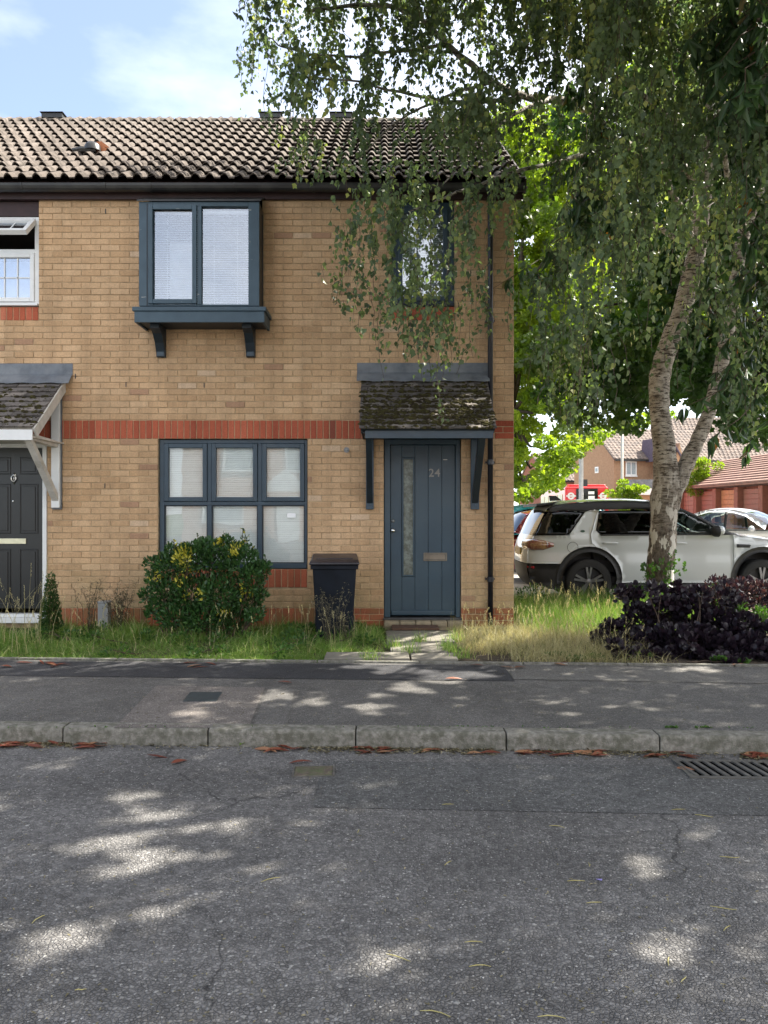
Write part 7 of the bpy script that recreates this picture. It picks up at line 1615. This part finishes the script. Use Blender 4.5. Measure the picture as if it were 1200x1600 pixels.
# tall seed stalks
def stalks(name, spots, mat=M_STRAW):
    n_ = len(spots); B = np.array([(s_[0], s_[1], Z_BED) for s_ in spots]); H = np.array([s_[2] for s_ in spots]); ln = rng.normal(0, 0.12, (n_, 2)) * (H[:, None] / 0.5)
    blades(name, B, H, ln, np.full(n_, 0.0042), rng.uniform(0.4, 1, n_), mat, seg=5)
    tip = B.copy(); tip[:, 0] += ln[:, 0]; tip[:, 1] += ln[:, 1]; k = 1 - 0.25 * np.minimum(1.5, np.hypot(ln[:, 0], ln[:, 1]) / H); tip[:, 2] += H * k
    P_ = []; Dd = []
    for i in range(n_):
        for j in range(14):
            t = j / 14; P_.append(tip[i] - np.array([ln[i, 0], ln[i, 1], H[i]]) * 0.17 * t + rng.normal(0, 0.003, 3)); Dd.append((rng.normal(0, 0.3), rng.normal(0, 0.3), 1))
    leaves(name + '_heads', np.array(P_), Dd, 0.014, 0.006, rng.uniform(0.5, 1, len(P_)), 'oval', mat, None, 'stuff')
sp_l = [(PX(random.uniform(-10, 70), 7.6), random.uniform(-1.8, -1.0), random.uniform(0.5, 0.95)) for _ in range(26)] + [(random.uniform(-4.2, -0.2), random.uniform(-1.9, -0.4), random.uniform(0.25, 0.55)) for _ in range(75)]
stalks('seed_stalks', sp_l)
stalks('dry_seed_stalks', [(random.uniform(0.85, 2.3), random.uniform(-2.0, -0.3), random.uniform(0.2, 0.4)) for _ in range(150)] + [(random.uniform(1.75, 3.0), random.uniform(-0.3, 1.6), random.uniform(0.25, 0.5)) for _ in range(120)])

# ------------------------------------------------------------------ litter
def leaf_mesh(L, W_, curl, tone):
    n_ = 6; v = []; f = []
    for i in range(n_ + 1):
        t = i / n_; w_ = W_ * math.sin(math.pi * min(1, max(0.02, t)) ** 0.85) * 0.5; z = curl * 4 * t * (1 - t) * 0.35 + 0.003
        x = L * (t - 0.5); v += [(x, -w_, z + curl * 0.5 * w_ / W_), (x, 0, z - 0.001), (x, w_, z + curl * 0.6 * w_ / W_)]
    for i in range(n_):
        a = i * 3; f += [[a, a + 3, a + 4, a + 1], [a + 1, a + 4, a + 5, a + 2]]
    return mesh_data('fallen_leaf', v, f, M_DRYLEAF, True, [tone] * len(f))
LM = [leaf_mesh(random.uniform(0.08, 0.16), random.uniform(0.024, 0.042), random.uniform(0.006, 0.02), random.random()) for _ in range(14)]
def drop(px_, py_, lab, grp, rot=None, z=0.0, me=None):
    x, y = gp(px_, py_, z); o = link('fallen_leaf', me or random.choice(LM), None, (x, y, z + 0.004), (random.gauss(0, 0.12), random.gauss(0, 0.12), rot if rot is not None else random.gauss(0, 0.5)))
    return tag(o, lab, 'fallen leaf', grp)
LG = 'reddish dead leaves'
DRIFT = ['reddish brown dead leaf ' + q_ for q_ in ('in the drift at the far left end of the kerb foot', 'in the row against the second kerbstone from the left', 'at the kerb foot below the trench patch', 'at the kerb foot just right of the middle of the photo', 'of the small cluster below the fourth kerb joint', 'of the few at the kerb foot before the last clear kerbstone', 'at the kerb foot under the purple shrub side', 'at the kerb foot just left of the last kerb joint', 'at the kerb foot just right of the last kerb joint', 'touching the left end of the drain grating', 'in the heap right of the drain grating')]
xs_ = [(-5, 60, 16), (85, 180, 12), (400, 470, 8), (550, 625, 9), (660, 690, 3), (740, 770, 3), (820, 885, 8), (905, 945, 5), (1000, 1035, 4), (1060, 1085, 3), (1165, 1205, 12)]
for a, b_, n_ in xs_:
    dl = DRIFT[xs_.index((a, b_, n_))]
    for i in range(n_):
        px_ = random.uniform(a, b_); py_ = 1167.5 + (px_ - 600) / 600 * 9 + random.uniform(0.5, 10); drop(px_, py_, dl, LG + dl[len('reddish brown dead leaf'):])
for px_, py_, rt, lab in ((248, 1184, 0.0, 'curled orange-brown leaf on the road left of centre'), (280, 1192, 0.9, 'small reddish leaf on the road beside the curled orange one'), (470, 1193, 0.1, 'dark red leaf flat on the road by the stop tap cover'), (445, 1067, -0.5, 'orange dead leaf alone on the fresh black pavement strip'), (1070, 1203, -0.8, 'red leaf resting on the left end of the drain grating'), (710, 1062, 0.2, 'small tan leaf on the pavement left of the seam')):
    drop(px_, py_, lab, None, rt, Z_PV + 0.004 if py_ < 1140 else 0.0)
for i in range(22):
    k_ = random.choice([0, 0, 1, 2, 2, 3]); a_, b2_, w_ = [(0, 110, 'left green grass'), (290, 330, 'grass below the evergreen shrub'), (740, 900, 'dry grass right of the path'), (1150, 1200, 'purple shrub at the right edge')][k_]
    drop(random.uniform(a_, b2_), random.uniform(1036, 1044), 'dead leaf at the back of the pavement against the ' + w_, 'dead leaves against the ' + w_, z=Z_PV + 0.004)
x, y = gp(374, 1168, 0); glm = leaves('green_leaf', [(x, y, 0.012)], [(0.5, 0.8, 0.35)], 0.09, 0.04, [0.9], 'oval', M_LHERB, None); tag(glm, 'fresh green leaf lying at the foot of the kerb', 'leaf')
x, y = gp(937, 1377, 0); tag(MB().add([(x - 0.014, y + 0.012, 0.004), (x + 0.014, y + 0.012, 0.004), (x + 0.004, y - 0.014, 0.009)], [[2, 1, 0]]).build('petal', simple('violet_petal', (0.28, 0.24, 0.6), 0.6, bmp=0)), 'tiny violet triangular petal on the road', 'petal')
TWL = 'yellowish twigs scattered on the road'
for px_, py_, a, L in ((423, 1376, 0.5, 0.08), (928, 1412, 0.1, 0.06), (622, 1498, -0.5, 0.09), (60, 1438, 1.2, 0.06), (680, 1586, -0.3, 0.09), (750, 1512, 0.0, 0.07), (862, 1592, -0.1, 0.08), (1136, 1452, 0.7, 0.05), (1045, 1504, 1.2, 0.05), (1068, 1532, 0.8, 0.04), (1060, 1266, 0.1, 0.07), (1140, 1340, -0.1, 0.08), (900, 1378, 0.0, 0.07), (700, 1350, 0.9, 0.05), (560, 1300, 1.4, 0.04), (700, 1258, 0.1, 0.06), (1100, 1276, -0.4, 0.08), (920, 1352, 1.4, 0.04), (870, 1293, -0.3, 0.07), (1130, 1420, -0.3, 0.09), (125, 1548, 0.2, 0.03), (740, 1474, 0.0, 0.06)):
    x, y = gp(px_, py_, 0); c_, s_ = math.cos(a) * L / 2, math.sin(a) * L / 2; k_ = random.uniform(-0.012, 0.012)
    tag(MB().tube([(x - c_, y - s_, 0.004), (x - c_ * 0.3 - s_ * k_ * 20, y - s_ * 0.3 + c_ * k_ * 20, 0.006), (x + c_ * 0.4, y + s_ * 0.4 + k_, 0.005), (x + c_, y + s_, 0.004)], [0.001, 0.0018, 0.0016, 0.001], 5).build('twig', simple('straw_twig', (0.35, 0.31, 0.12), 0.8, bmp=0) if 'straw_twig' not in MATS else MATS['straw_twig']), ('short' if L < 0.055 else 'medium long' if L < 0.075 else 'long') + ' yellowish twig on the road, ' + ('far' if py_ < 1320 else 'middle distance' if py_ < 1450 else 'near the bottom of the photo') + ', ' + ('left side' if px_ < 400 else 'centre' if px_ < 800 else 'right side'), 'twig', TWL)
# fine debris: chaff drifts along the kerb, flecks on road and pavement
P_ = []; T = []
for i in range(2600):
    px_ = random.choice([random.uniform(0, 120), random.uniform(480, 640), random.uniform(640, 780), random.uniform(840, 1060), random.uniform(1160, 1200), random.uniform(0, 1200)]); c_ = 1167 + (px_ - 600) / 600 * 9 + abs(random.gauss(0, 5)) + 1
    x, y = gp(px_, c_, 0); P_.append((x, y, 0.004 + abs(random.gauss(0, 0.004)))); T.append(random.random())
for i in range(700):
    px_, py_ = random.uniform(-50, 1250), random.uniform(1185, 1640); x, y = gp(px_, py_, 0); P_.append((x, y, 0.005)); T.append(random.uniform(0.4, 1))
for i in range(700):
    px_, py_ = random.uniform(-50, 1250), random.uniform(1042, 1136); x, y = gp(px_, py_, Z_PV); P_.append((x, y, Z_PV + 0.006)); T.append(random.uniform(0.3, 1))
N_ = len(P_); Dd = rng.normal(size=(N_, 3)); Dd[:, 2] *= 0.15
o = leaves('leaf_litter', P_, Dd, np.where(np.arange(N_) < 2600, rng.uniform(0.010, 0.032, N_), rng.uniform(0.006, 0.02, N_)), np.where(np.arange(N_) < 2600, rng.uniform(0.005, 0.013, N_), rng.uniform(0.003, 0.008, N_)), T, 'oval', M_DEADBUSH, None, 'stuff', roll=0.15, Nhint=np.array([0, 0, 1.0]))
P_ = []
for i in range(260): px_ = random.choice([random.uniform(620, 690), random.uniform(680, 780), random.uniform(1085, 1110), random.uniform(1040, 1060), random.uniform(0, 1200)]); x, y = gp(px_, 1137, Z_PV); P_.append((x, y + random.gauss(-0.0, 0.008), Z_PV + 0.002))
leaves('joint_moss', P_, rng.normal(0, 1, (len(P_), 3)) * np.array([1, 1, 0.3]) + np.array([0, 0, 0.4]), 0.016, 0.010, rng.uniform(0, 0.9, len(P_)), 'oval', M_LHERB, None, 'stuff')
tot = sum(len(o.data.polygons) for o in bpy.data.objects if o.type == 'MESH'); print('objects', len(bpy.data.objects), 'faces', tot)
